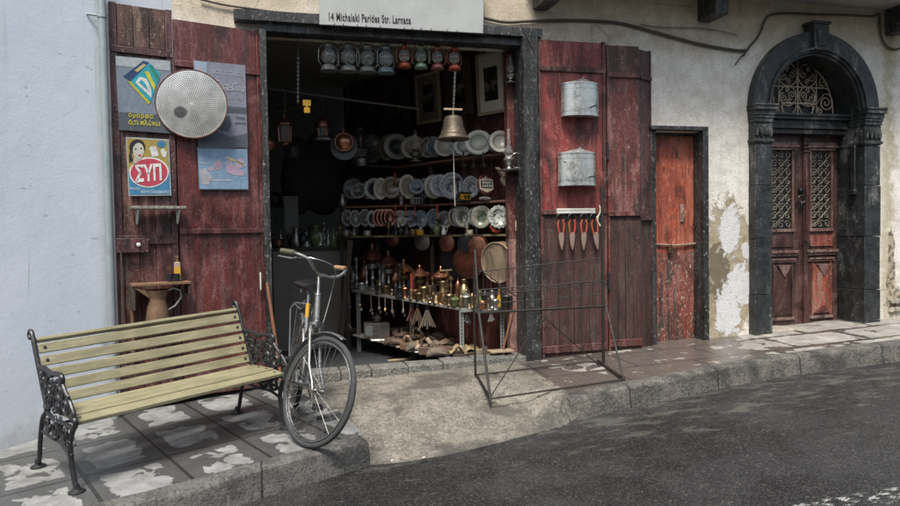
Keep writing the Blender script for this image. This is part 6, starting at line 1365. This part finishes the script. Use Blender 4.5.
for a in ((448, 262, 24, 34, SR, 'iron', 'large black pan hanging low behind the copper pan', -.12, 10), (462, 262, 24, 34, SR, 'copperdk', 'large dark pan hanging low left of the round sieve', -.1, 10)): pan(*a)
p = onV(504, 261, SR)+Vector((-.08, -.12, 0)); t = thing('round_sieve', 'large round wooden sieve with pale rim leaning at the right end of the table', 'sieve', p, (R(5), 0, -1.05)); s = depth(p)/F; r = 20*s
MB().lathe([(r*.97, -.05), (r, -.05), (r, .05), (r*.97, .05), (r*.97, -.05)], 36, TR).build('hoop', 'woodmid', t); MB().lathe([(0, 0), (r*.96, 0), (r*.96, .004), (0, .004)], 36, TR).build('mesh', 'copperdk', t); MB().lathe([(r*.99, .05), (r*1.03, .053), (r*1.03, .062), (r*.99, .062), (r*.99, .05)], 36, TR).build('rim', 'woodpale', t)
# hanging copper bowl, lanterns and disc at the left of the doorway
def hangwire(px, y0, y1, Y, label): return tag(MB().tube([onY(px, y0, Y), onY(px, y1, Y)], .003, 5).build('hanging_wire', 'pewter'), label, 'wire')
for px, py, rr, Y, lab, mt, br in ((344, 142, 9, 7.3, 'bright copper bowl hanging on a wire in the middle of the doorway', 'copper', 13), (267.5, 144, 7, 7.0, 'dim copper bowl half hidden behind the left door jamb', 'copperdk', 0), (292, 150, 8, 7.6, 'dark round pan hanging behind the left glazed lantern', 'iron', 0)):
    p = onY(px, py, Y); s = depth(p)/F; t = thing('hanging_bowl', lab, 'bowl', p, (0, 0, -.1)); r = rr*s
    MB().lathe([(0, -.045), (r*.4, -.04), (r*.75, -.02), (r*.95, .0), (r, .0), (r*.98, .01), (r*.7, -.01), (0, -.03)], 28, Matrix.Rotation(R(-90), 4, 'X')).build('bowl', mt, t)
    MB().tube([(0, 0, r), (0, 0, r*1.6)], .006, 6).build('hanging_ring', mt, t)
    if br: MB().lathe([(r, .03), (br*s*1.05, .02), (br*s*1.05, .03), (r*.5, .04)], 28, Matrix.Translation((0, .02, -4*s)) @ Matrix.Rotation(R(-90), 4, 'X')).build('outer_dish', 'iron', t)
hangwire(342.5, 95, 134, 7.3, 'thin wire holding the bright copper bowl'); hangwire(285, 92, 118, 7.0, 'thin wire holding the glazed lantern at the left'); hangwire(322.5, 97, 117, 7.2, 'thin wire holding the bell-hooded lamp')
p = onY(285, 145, 7.0); s = depth(p)/F; t = thing('glazed_lantern', 'six-sided copper lantern with glass panes hanging at the left of the doorway', 'lantern', p)
MB().lathe([(0, 0), (4*s, 0), (5*s, 2*s), (6.5*s, 3*s)], 6).build('base', 'copperdk', t); MB().lathe([(5.5*s, 3.2*s), (6*s, 19*s)], 6).build('glass_panes', 'glass', t)
m = MB()
for k in range(6): m.tube([(6*s*cos(k*pi/3), 6*s*sin(k*pi/3), 3*s), (6.5*s*cos(k*pi/3), 6.5*s*sin(k*pi/3), 20*s)], .6*s, 5)
m.build('corner_bars', 'copperdk', t); MB().lathe([(9*s, 20*s), (9*s, 21*s), (5*s, 24*s), (2.5*s, 27*s), (1.5*s, 30*s), (0, 30.5*s)], 6).build('roof', 'copperdk', t)
p = onY(323, 140, 7.2); s = depth(p)/F; t = thing('hooded_lamp', 'copper lamp with domed hood and flared skirt hanging left of the copper bowl', 'lamp', p)
MB().lathe([(9*s, 0), (9*s, 1*s), (6*s, 4*s)], 8).build('skirt', 'pewter', t)
m = MB()
for k in range(4): m.tube([(5.5*s*cos(k*pi/2+.5), 5.5*s*sin(k*pi/2+.5), 4*s), (5.5*s*cos(k*pi/2+.5), 5.5*s*sin(k*pi/2+.5), 13*s)], .6*s, 5)
m.build('corner_bars', 'copperdk', t); MB().lathe([(4.5*s, 4*s), (4.5*s, 13*s)], 12).build('glass', 'glass', t); MB().lathe([(8*s, 13*s), (8*s, 14*s), (7*s, 18*s), (4*s, 22*s), (1.5*s, 24*s), (0, 24*s)], 20).build('hood', 'copperdk', t)
p = onY(307, 113, 6.45); s = depth(p)/F; tag(MB().box(p.x-4*s, p.x+4*s, p.y-.008, p.y, p.z+7*s, p.z+13*s).box(p.x-3*s, p.x+3*s, p.y-.008, p.y, p.z, p.z+5.5*s).box(p.x-1.2*s, p.x+1.2*s, p.y-.007, p.y-.001, p.z+5*s, p.z+8*s).build('yellow_tag', 'yellow', bevel=.003), 'small bright yellow plastic buckle beside the long chain', 'buckle')
tag(MB().tube([onY(262, 87.5, 7.6), onY(330, 97, 7.6), onY(420, 109, 7.6)], .012, 7).build('ceiling_pipe', 'shopgrey'), 'grey pipe running across the dark shop below the ceiling', 'pipe')
tag(MB().tube([onY(276, 111, 7.5), onY(303, 105, 7.45)], .03, 9).build('wooden_beam', 'wooddk'), 'short dark wooden beam beside the yellow buckle', 'beam')
# dark interior at the left: panel, coat, counter with bottles
a = onY(285, 244, 8.6); b = onY(298, 196, 8.6); tag(MB().box(a.x, b.x, 8.6, 8.63, a.z, b.z).build('grey_board', 'shopgrey', bevel=.004), 'narrow pale grey board standing in the dark at the left', 'board')
p = onY(300, 205, 8.9); tag(MB().blobs((p.x, p.y, p.z+.35), (.22, .14, .5), seed=4, sub=3, amp=.12).build('hanging_coat', 'cloth'), 'dark coat hanging in the unlit left part of the shop', 'coat')
p = onY(322, 172, 9.0); tag(MB().blobs((p.x, p.y, p.z), (.3, .2, .55), seed=9, sub=3, amp=.1).build('hanging_coat', 'cloth'), 'black bundle of clothes hanging behind the domed lamp', 'coat')
a = onY(270, 248, 8.3); b = onY(352, 246, 8.3); t = thing('back_counter', 'dark wooden counter carrying bottles and vases at the left of the shop', 'counter', (a.x+.5, 8.5, .12))
MB().box(a.x, b.x, 8.3, 8.7, a.z-.03, a.z).build('counter_top', 'wooddk', t, True, bevel=.004); MB().box(a.x+.03, b.x-.03, 8.34, 8.66, -.03, a.z-.032).build('cabinet', 'intdark', t, True)
zc = a.z+.001
items = [(274, 14, 'bottle', ['iron'], 'dark bottle at the far left of the back counter'), (281, 17, 'bottle', ['pewter'], 'tall dim bottle in front of the grey board'), (303, 18, 'vase', ['iron'], 'black vase right of the grey board'), (310, 21, 'candlestick', ['iron'], 'dark candlestick left of the green vase'), (316, 22, 'vase', ['greenvase'], 'green glazed vase on the back counter'), (324, 24, 'candlestick', ['pewter'], 'tall silver candlestick right of the green vase'), (329, 18, 'coffee_pot', ['tin'], 'bright silver coffee pot on the back counter'), (336, 15, 'goblet', ['pewter'], 'silver goblet right of the bright coffee pot'), (342, 12, 'jug', ['brass'], 'small brass jug at the right end of the back counter'), (289, 12, 'goblet', ['iron'], 'dark goblet before the grey board')]
for px, hp, k, mt, l_ in items:
    p = onY(px, 246, 8.45); make(k, Vector((p.x, 8.38+.05*((px*7) % 3), zc)), hp*depth(p)/F, mt, l_, k.replace('_', ' '))
for (px, py, hp, k, mt, l_) in ((276, 205, 16, 'lidded_pot', ['pewter'], 'pewter lidded pot on the dim upper ledge, far left'), (306, 204, 20, 'vase', ['pewter'], 'dull vase on the dim upper ledge, right of the grey board'), (318, 204, 17, 'coffee_pot', ['copperdk'], 'dark copper coffee pot on the dim upper ledge'), (331, 204, 22, 'oil_lamp', ['brass', 'brass'], 'brass oil lamp on the dim upper ledge, near the plate shelves')):
    p = onY(px, py, 9.6); make(k, p+Vector((0, 0, .001)), hp*depth(p)/F, mt, l_, k.replace('_', ' '))
a = onY(268, 205, 9.6); b = onY(342, 204, 9.6); tag(MB().box(a.x, b.x, 9.5, 9.8, a.z-.03, a.z).build('wall_ledge', 'wooddk', bevel=.004), 'dark upper ledge with a few dim pots in the left of the shop', 'ledge')
# goods on the table
def tpos(px, back): # point on the table top: px column, distance behind the front edge
    p = onV(px, 290, TB); T, L = frame_T(*TB); n_ = Vector((T[0][1], T[1][1], 0)); n_ = n_ if n_.x > 0 else -n_
    q = p+n_*back; q.z = ZT1+.001+tz_at(q.x, q.y); return q
def ton(kind, px, back, hp, mats, label, cat, sxy=1, group=None, name=None):
    # find the table point whose column is px
    d_ = ray(px, 290); best = None
    for k in range(60):
        tt_ = 6.3+k*.05; q = EYE+d_*(tt_/float(d_@cf)); T, L = frame_T(*TB); n_ = np.array([T[0][1], T[1][1]]); n_ = n_ if n_[0] > 0 else -n_
        off = (q[0]-TB[0][0])*n_[0]+(q[1]-TB[0][1])*n_[1]
        e = abs(off-back)
        if best is None or e < best[0]: best = (e, q[0], q[1])
    p = Vector((best[1], best[2], ZT1+.001+tz_at(best[1], best[2]))); return make(kind, p, hp*depth(p)/F, mats, label, cat, name, group, 0, sxy)
gb = 'copper hooded braziers on the table'
for px, bk, hp, mt, sx, l_ in ((373, .18, 46, ['copperdk', 'pewter'], .42, 'dark copper hooded brazier, leftmost and tallest on the table'), (389, .16, 42, ['copperdk', 'pewter'], .42, 'dark copper hooded brazier, second from the left on the table'), (404, .14, 36, ['copper', 'brass'], .5, 'copper hooded brazier with wide cone, third on the table'), (420, .14, 33, ['copper', 'brass'], .5, 'copper hooded brazier with red and brass candle before it'), (441, .18, 34, ['copper', 'brass'], .48, 'bright copper hooded brazier, rightmost on the table')):
    ton('domed_brazier', px, bk, hp, mt, l_, 'brazier', sx, gb)
goods = [(352, .1, 22, 'candlestick', 'pewter', 'dim silver candlestick at the far left end of the table'), (357, .2, 30, 'candlestick', 'tin', 'tall pale candlestick near the left end of the table'), (362, .05, 9, 'pot', 'tin', 'low silver dish at the left end of the table edge'), (367, .12, 24, 'candlestick', 'tin', 'bright candlestick left of the first hooded brazier'), (380, .03, 30, 'candlestick', 'pewter', 'slim pewter candlestick between the first two braziers'), (386, .05, 10, 'pot', 'brass', 'wide low brass pan under the second brazier'), (396, .04, 15, 'coffee_pot', 'iron', 'black coffee pot before the second and third brazier'), (400, .02, 34, 'candlestick', 'iron', 'tall black candlestick before the third brazier'), (415, .06, 11, 'pot', 'copperdk', 'squat dark copper pot right of the red candle'), (424, .03, 14, 'mortar', 'brass', 'brass mortar before the fourth brazier'), (430, .02, 17, 'goblet', 'brass', 'brass goblet at the table edge right of the mortar'), (433, .1, 24, 'candlestick', 'brass', 'tall brass candlestick left of the bright brazier'), (436, .03, 15, 'handbell', 'brass', 'brass handbell before the bright brazier'), (446, .02, 19, 'candlestick', 'brass', 'brass candlestick right of the bright brazier'), (451, .08, 28, 'candlestick', 'brass', 'tall brass candlestick under the dark copper pan'), (455, .04, 12, 'lidded_pot', 'greenvase', 'dark green lidded pot near the table corner'), (461, .03, 14, 'coffee_pot', 'brass', 'brass coffee pot just right of the table corner'), (466, .1, 17, 'lidded_pot', 'pewter', 'pewter lidded pot right of the table corner'), (472, .06, 15, 'grinder', 'brass', 'brass coffee grinder beside the left rack post'), (479, .15, 16, 'jug', 'greenvase', 'dark green jug behind the left rack post'), (485, .12, 18, 'grinder', 'iron', 'black coffee grinder right of the rack post'), (492, .2, 17, 'vase', 'pewter', 'pewter vase left of the yellow bottle'), (499, .3, 17, 'bottle', 'yellow', 'yellow-brown bottle below the round sieve'), (506, .35, 14, 'pot', 'iron', 'black pot at the right end of the table'), (408, .22, 26, 'bottle', 'iron', 'dark bottle behind the third brazier'), (427, .25, 24, 'jug', 'copperdk', 'dark copper jug behind the fourth brazier'), (458, .25, 24, 'coffee_pot', 'copperdk', 'dark copper coffee pot at the back of the table corner')]
for px, bk, hp, k, mt, l_ in goods: ton(k, px, bk, hp, [mt, 'iron'], l_, k.replace('_', ' '), .8)

extra = [(354, .3, 20, 'bottle', 'pewter', 'dim bottle behind the candlesticks at the left end of the table'), (365, .32, 26, 'vase', 'copperdk', 'dark copper vase behind the first brazier foot'), (378, .1, 12, 'goblet', 'brass', 'small brass goblet between the first and second brazier'), (384, .3, 24, 'jug', 'pewter', 'pewter jug behind the second brazier'), (392, .06, 12, 'handbell', 'brass', 'small brass handbell right of the black coffee pot'), (395, .3, 28, 'vase', 'copper', 'bright copper vase behind the second and third brazier'), (405, .03, 10, 'mortar', 'copper', 'low copper mortar left of the red candle'), (413, .3, 24, 'coffee_pot', 'copper', 'bright copper coffee pot behind the red candle'), (419, .03, 9, 'pot', 'brass', 'flat brass pot at the table edge below the fourth brazier'), (427, .06, 16, 'candlestick', 'brass', 'short brass candlestick beside the brass mortar'), (440, .03, 12, 'goblet', 'copper', 'small copper goblet in front of the bright brazier'), (443, .08, 22, 'jug', 'brass', 'brass jug half behind the bright brazier'), (449, .02, 11, 'mortar', 'brass', 'brass mortar at the edge near the table corner'), (464, .22, 24, 'vase', 'brass', 'tall brass vase at the back, right of the table corner'), (469, .02, 9, 'handbell', 'brass', 'small brass handbell on the table end nearest the street'), (475, .3, 25, 'candlestick', 'copper', 'tall copper candlestick below the bright copper pan'), (482, .04, 10, 'pot', 'copper', 'low copper pot on the table end between the rack wires'), (489, .06, 12, 'goblet', 'brass', 'brass goblet on the table end in front of the pewter vase'), (495, .1, 10, 'mortar', 'pewter', 'pewter mortar on the table end left of the yellow bottle')]
for px, bk, hp, k, mt, l_ in extra: ton(k, px, bk, hp, [mt, 'iron'], l_, k.replace('_', ' '), .85)
items2 = [(296, 20, 'jug', ['pewter'], 'pewter jug at the right edge of the grey board'), (306, 15, 'handbell', ['tin'], 'small silver handbell left of the dark candlestick on the counter'), (320, 14, 'mortar', ['tin'], 'bright mortar between green vase and tall silver candlestick'), (333, 20, 'bottle', ['greenvase'], 'green bottle behind the silver goblet on the counter'), (347, 16, 'candlestick', ['brass'], 'brass candlestick at the counter end by the shelving'), (278, 11, 'pot', ['copperdk'], 'low dark copper pot between two bottles on the counter')]
for px, hp, k, mt, l_ in items2:
    p = onY(px, 246, 8.45); make(k, Vector((p.x, 8.36+.06*((px*5) % 3), zc)), hp*depth(p)/F, mt, l_, k.replace('_', ' '))
p = tpos(410, .02); t = thing('red_candle', 'red candle in a bright brass holder at the table edge', 'candle', p); s = depth(p)/F
MB().lathe([(0, 0), (3.2*s, 0), (2.2*s, 4*s), (2.8*s, 9*s), (2.4*s, 10*s), (0, 10*s)], 16).build('brass_holder', 'brass', t); MB().lathe([(0, 10*s), (1.3*s, 10*s), (1.1*s, 25*s), (0, 25.5*s)], 12).build('candle', 'red', t)
p = onY(447, 263, 6.9); t = thing('brass_tap_set', 'dull brass tee-shaped fitting standing behind the table corner', 'fitting', Vector((p.x, p.y, ZT1+.001))); MB().tube([(0, 0, 0), (0, 0, .33)], .02, 10).build('stem', 'brass', t); MB().tube([(-.08, 0, .33), (.05, 0, .335)], .013, 8).build('cross_arm', 'brass', t)
# trinkets hanging below the table edge
rn = random.Random(11); lbs = ['far left', 'second', 'third', 'fourth', 'fifth', 'sixth', 'seventh']
T_, L_ = frame_T(*TB)
for i, px in enumerate((349, 360, 371, 379, 385, 392, 403)):
    p = onV(px, 296, TB); p.z = ZT1-.03+tz_at(p.x, p.y); s = depth(p)/F; t = thing('hanging_trinket', lbs[i]+' of the small metal trinkets on strings under the left table edge', 'trinket', p, group='trinkets under the table edge')
    h = rn.uniform(7, 13)*s; MB().tube([(0, 0, 0), (0, 0, -h)], .0025, 4).build('string', 'paper', t); MB().blobs((0, 0, -h-.02), (.02, .015, .028), seed=i, sub=1, amp=.35).build('pendant', ('pewter', 'brass', 'leather2')[i % 3], t); MB().blobs((.012, 0, -h-.065), (.012, .01, .02), seed=i+9, sub=1, amp=.3).build('pendant', 'pewter', t)
for px, lab, mt, n_, hh in ((412, 'reddish bunch of small tools hanging under the table', 'copperdk', 6, 20), (417.5, 'brown tassel of leather strips hanging under the table', 'leather', 6, 22), (427, 'pale bunch of old keys hanging under the table edge', 'leather2', 7, 27), (467, 'small dark bunch hanging just right of the slotted table leg', 'pewter', 5, 15), (491, 'pale mask-like ornament hanging behind the wire rack', 'white', 5, 14)):
    p = onV(px, 303, TB) if px < 460 else onY(px, 300, 6.5); p.z = ZT1-.035+tz_at(p.x, p.y); s = depth(p)/F; t = thing('hanging_bunch', lab, 'bunch', p, group=None)
    MB().tube([(.012*cos(q), 0, -.03+.02*sin(q)) for q in [2*pi*k/12 for k in range(12)]], .003, 5, closed=True).tube([(0, 0, 0), (0, 0, -.012)], .002, 4).build('ring', 'iron', t)
    m = MB()
    for k in range(n_): a_ = (k-(n_-1)/2)*.16; l0 = hh*s*rn.uniform(.75, 1); m.tube([(sin(a_)*.02, .005*(k % 3), -.045), (sin(a_)*l0*.5, .006*(k % 3), -.045-(l0-.04)*.6), (sin(a_)*l0*.8, .01*(k % 2), -l0)], [.005, .007, .009], 6)
    m.build('strands', mt, t)
# radio and low shelf
p = onV(372, 340, TB); tz = ZT2+.001
t = thing('old_radio', 'old grey box radio with pale dial on the low shelf', 'radio', onlow(376, 338.5)+Vector((0, 0, .001)), (0, 0, -.15)); s = depth(t.location)/F
MB().box(-12*s, 14*s, -.0, .2, 0, 15*s).build('case', 'greybox', t, bevel=.01); MB().box(-10.5*s, -3*s, -.006, -.0005, 2.5*s, 12.5*s).build('dial', 'screen', t, bevel=.003); MB().lathe([(0, .012), (1.3*s, .01), (1.5*s, 0)], 12, Matrix.Translation((-.5*s, 0, 4*s)) @ TR).build('knob', 'pewter', t); MB().lathe([(0, .012), (1.3*s, .01), (1.5*s, 0)], 12, Matrix.Translation((-.5*s, 0, 9*s)) @ TR).build('knob', 'pewter', t)
p = onZ(383, 325, ZT2+.12)
make('lidded_pot', Vector((t.location.x+.03, t.location.y+.1, t.location.z+15.2*s)), .09, ['greybox'], 'small dark lidded tin on top of the grey radio', 'tin', 'lidded_tin', sxy=1.1)
def implement(kind, px, py, label, mt, sc_=1, rz=0, cat='old tool', up=0):
    py = py+5; py = min(py, 331+(px-346)*.262) if px < 458 else py+3
    q = onlow(px, py); t = thing(kind, label, cat, Vector((q.x, q.y, q.z+.002+up)), (0, 0, rz)); s = sc_*1.2
    if kind == 'shoe_last':
        m = MB(); rows = []
        for i in range(10):
            u = i/9; x = -.13*s+.26*s*u; wd = (.028+.018*sin(u*pi*.9+.6))*s*(1 if 0 < i < 9 else .3); h_ = (.075-.05*smooth01((u-.2)/.6))*s*(1 if 0 < i < 9 else .5)
            rows.append([Vector((x, wd*cos(a_), h_*.5+h_*.5*sin(a_))) for a_ in [2*pi*k/12 for k in range(13)]])
        m.sheet(rows); m._f(m.ring(rows[0][:12])); m._f(m.ring(rows[-1][:12])); m.build('last_body', mt, t); MB().lathe([(0, 0), (.016*s, 0), (.014*s, .04*s), (0, .04*s)], 10, Matrix.Translation((-.09*s, 0, .065*s))).build('peg', mt, t)
    elif kind == 'wooden_plane':
        MB().box(-.12*s, .12*s, -.03*s, .03*s, 0, .055*s).build('block', mt, t, bevel=.006); MB().prism([(-.03*s, .05*s), (.0, .05*s), (-.05*s, .12*s), (-.07*s, .11*s)], -.02*s, .02*s).build('wedge', 'woodpale', t, bevel=.003); MB().tube([(-.1*s, 0, .05*s), (-.1*s, 0, .1*s), (-.075*s, 0, .115*s), (-.06*s, 0, .09*s)], .01*s, 7).build('handle', mt, t)
    elif kind == 'mallet':
        MB().tube([(-.14*s, 0, .03*s), (.06*s, 0, .035*s)], .011*s, 8).build('handle', 'woodpale', t); MB().tube([(.08*s, -.06*s, .035*s), (.08*s, .06*s, .035*s)], .034*s, 12).build('head', mt, t)
    elif kind == 'tongs':
        for k in (-1, 1): MB().tube([(-.15*s, k*.02*s, .012*s), (0, k*.004*s, .014*s), (.08*s, k*.022*s, .014*s), (.11*s, 0.004*k, .014*s)], .006*s, 6).build('arm', mt, t)
    elif kind == 'old_shoe':
        m = MB(); rows = []
        for i in range(12):
            u = i/11; x = -.14*s+.28*s*u; wd = (.03+.016*sin(u*pi*.9+.8))*s*(1 if 0 < i < 11 else .4); h_ = (.085-.055*smooth01((u-.3)/.35))*s*(1 if 0 < i < 11 else .4)
            rows.append([Vector((x, wd*cos(a_), h_*.5+h_*.5*sin(a_)*(.9 if u < .3 else 1))) for a_ in [2*pi*k/12 for k in range(13)]])
        m.sheet(rows); m._f(m.ring(rows[0][:12])); m._f(m.ring(rows[-1][:12])); m.build('upper', mt, t); MB().box(-.135*s, .13*s, -.035*s, .035*s, -.0, .01*s).build('sole', 'iron', t, bevel=.004)
    return t
pile = [('wooden_plane', 352, 334, 'small dim wooden plane left of the grey radio', 'wooddk', .8, .3), ('tongs', 386, 345, 'iron tongs lying before the grey radio', 'pewter', .9, -.2), ('shoe_last', 397, 340, 'brown shoe last at the left end of the pile of tools', 'leather', 1, .3), ('mallet', 403, 327, 'pale-handled mallet resting right of the radio', 'woodmid', 1.1, .15), ('old_shoe', 404, 346, 'brown leather shoe near the shelf edge, left end of the pile', 'leather', .9, -.4), ('wooden_plane', 412, 344, 'brown wooden plane in the left half of the pile', 'woodmid', 1, .6), ('tongs', 415, 352, 'dark iron tongs at the shelf edge before the wooden planes', 'rust', 1.1, -.5), ('old_shoe', 421, 346, 'grey-brown shoe in the middle of the pile', 'leather2', 1, .2), ('shoe_last', 427, 351, 'pale wooden shoe last at the shelf edge', 'woodpale', .9, -.5), ('mallet', 431, 343, 'brown mallet on its side in the middle of the pile', 'leather', 1.1, .9), ('wooden_plane', 436, 350, 'large brown wooden plane right of the pale shoe last', 'leather', 1.2, -.3), ('old_shoe', 441, 344, 'reddish brown shoe behind the large wooden plane', 'copperdk', 1, .5), ('shoe_last', 443, 357, 'grey pointed last close to the slotted leg', 'leather2', 1.1, .1), ('tongs', 436, 358, 'long iron tongs along the shelf edge near the slotted leg', 'pewter', 1.2, -.6), ('old_shoe', 449, 351, 'dark brown shoe just left of the slotted leg', 'leather', 1.1, -.2), ('wooden_plane', 467, 352, 'dark plane right of the slotted leg', 'wooddk', 1, .3), ('mallet', 475, 347, 'grey mallet at the right side of the low shelf', 'leather2', 1, -.3), ('old_shoe', 486, 350, 'grey shoe far right on the low shelf', 'leather2', .9, .4), ('shoe_last', 411, 336, 'dark brown shoe last at the back of the pile, left side', 'leather', .9, -.2), ('wooden_plane', 424, 338, 'brown plane at the back of the pile, below the keys', 'woodmid', 1, .1), ('old_shoe', 446, 337, 'brown shoe at the back of the pile, beside the ochre cloth', 'leather', 1, .7)]
for k, px, py, l_, mt, sc_, rz in pile: implement(k, px, py, l_, mt, sc_, rz, {'shoe_last': 'shoe last', 'wooden_plane': 'hand plane', 'mallet': 'mallet', 'tongs': 'tongs', 'old_shoe': 'shoe'}[k], up=.03 if py < 340 and px > 408 else 0)
rn = random.Random(21)
for k in range(16):
    px = rn.uniform(393, 452); q = onlow(px, 331+(px-346)*.262-rn.uniform(3, 12)); o = MB().blobs((0, 0, 0), (rn.uniform(.05, .09), rn.uniform(.025, .045), rn.uniform(.015, .03)), Matrix.Rotation(rn.uniform(0, 3), 4, 'Z'), seed=k+40, sub=2, amp=.35).build('leather_scrap', ('leather', 'leather2', 'woodmid', 'wooddk')[k % 4]); o.location = (q.x, q.y, q.z+.06+.04*rn.random()); o.rotation_euler = (rn.uniform(-.4, .4), rn.uniform(-.4, .4), 0)
    tag(o, 'crumpled scrap of old leather or wood in the heap on the low shelf', 'scrap', 'scraps heaped on the low shelf')
q = onZ(466, 348, ZT2+.1); m = MB(); gq = []
for i in range(13):
    gq.append([Vector((q.x-.17+.34*i/12, q.y-.08+.2*j/8, ZT2+.1+.022*sin(i*1.1+j*.5)+.018*cos(j*1.3+i*.4)-.05*((i-6)/6)**2)) for j in range(9)])
m.sheet(gq); o = m.build('ochre_cloth', 'khaki'); sm = o.modifiers.new('thick', 'SOLIDIFY'); sm.thickness = .004; tag(o, 'crumpled ochre cloth draped over the tools behind the slotted leg', 'cloth')
# walking cane and floor planks
tag(MB().tube([onY(517, 296, 6.36), onY(508, 330, 6.32), onY(501, 358, 6.28)], [.012, .01, .009], 8).tube(cr_spl([onY(517, 296, 6.36), onY(514, 290, 6.36), onY(509, 292, 6.36)]), .01, 7).build('walking_cane', 'terracotta'), 'orange-brown knotted cane leaning beside the pink post', 'cane')
q = onZ(503, 351, .19); tag(MB().box(q.x-.13, q.x+.1, q.y-.04, q.y+.1, .18, .195).build('small_board', 'woodpale', bevel=.003), 'short pale board lying behind the orange-brown cane', 'board')
q = onZ(402, 359, -.02); tag(MB().box(-.16, .16, -.03, .03, 0, .015, Matrix.Translation((q.x, q.y, -.03)) @ Matrix.Rotation(.2, 4, 'Z')).build('loose_slat', 'woodpale', bevel=.003), 'loose pale slat on the shop floor under the low shelf', 'slat')
tag(MB().box(-.03, .03, -.03, .03, 0, 1.2, Matrix.Translation(onY(340, 345, 8.0)*1.0) @ Matrix.Rotation(.12, 4, 'Y')).build('leaning_post', 'wooddk', bevel=.004), 'dark post leaning at the left end of the table', 'post')
# litter on the ground
for i, (px, py, lab) in enumerate(((424, 459, 'small white scrap on the road at the ramp foot'), (392, 462, 'pale paper scrap near the end of the left kerb'), (436, 443, 'dark dead leaf on the lower ramp'), (505, 422, 'tiny dark pebble on the concrete ramp'))):
    x_, y_ = onZ(px, py, -.12).x, onZ(px, py, -.12).y
    q = onZ(px, py, -.115 if i < 2 else -.07); o = MB().blobs((0, 0, 0), (.012, .008, .003), seed=i, sub=1, amp=.4).build('litter_scrap', 'white' if i < 2 else 'wooddk'); o.location = (q.x, q.y, q.z+.012); tag(o, lab, 'litter')
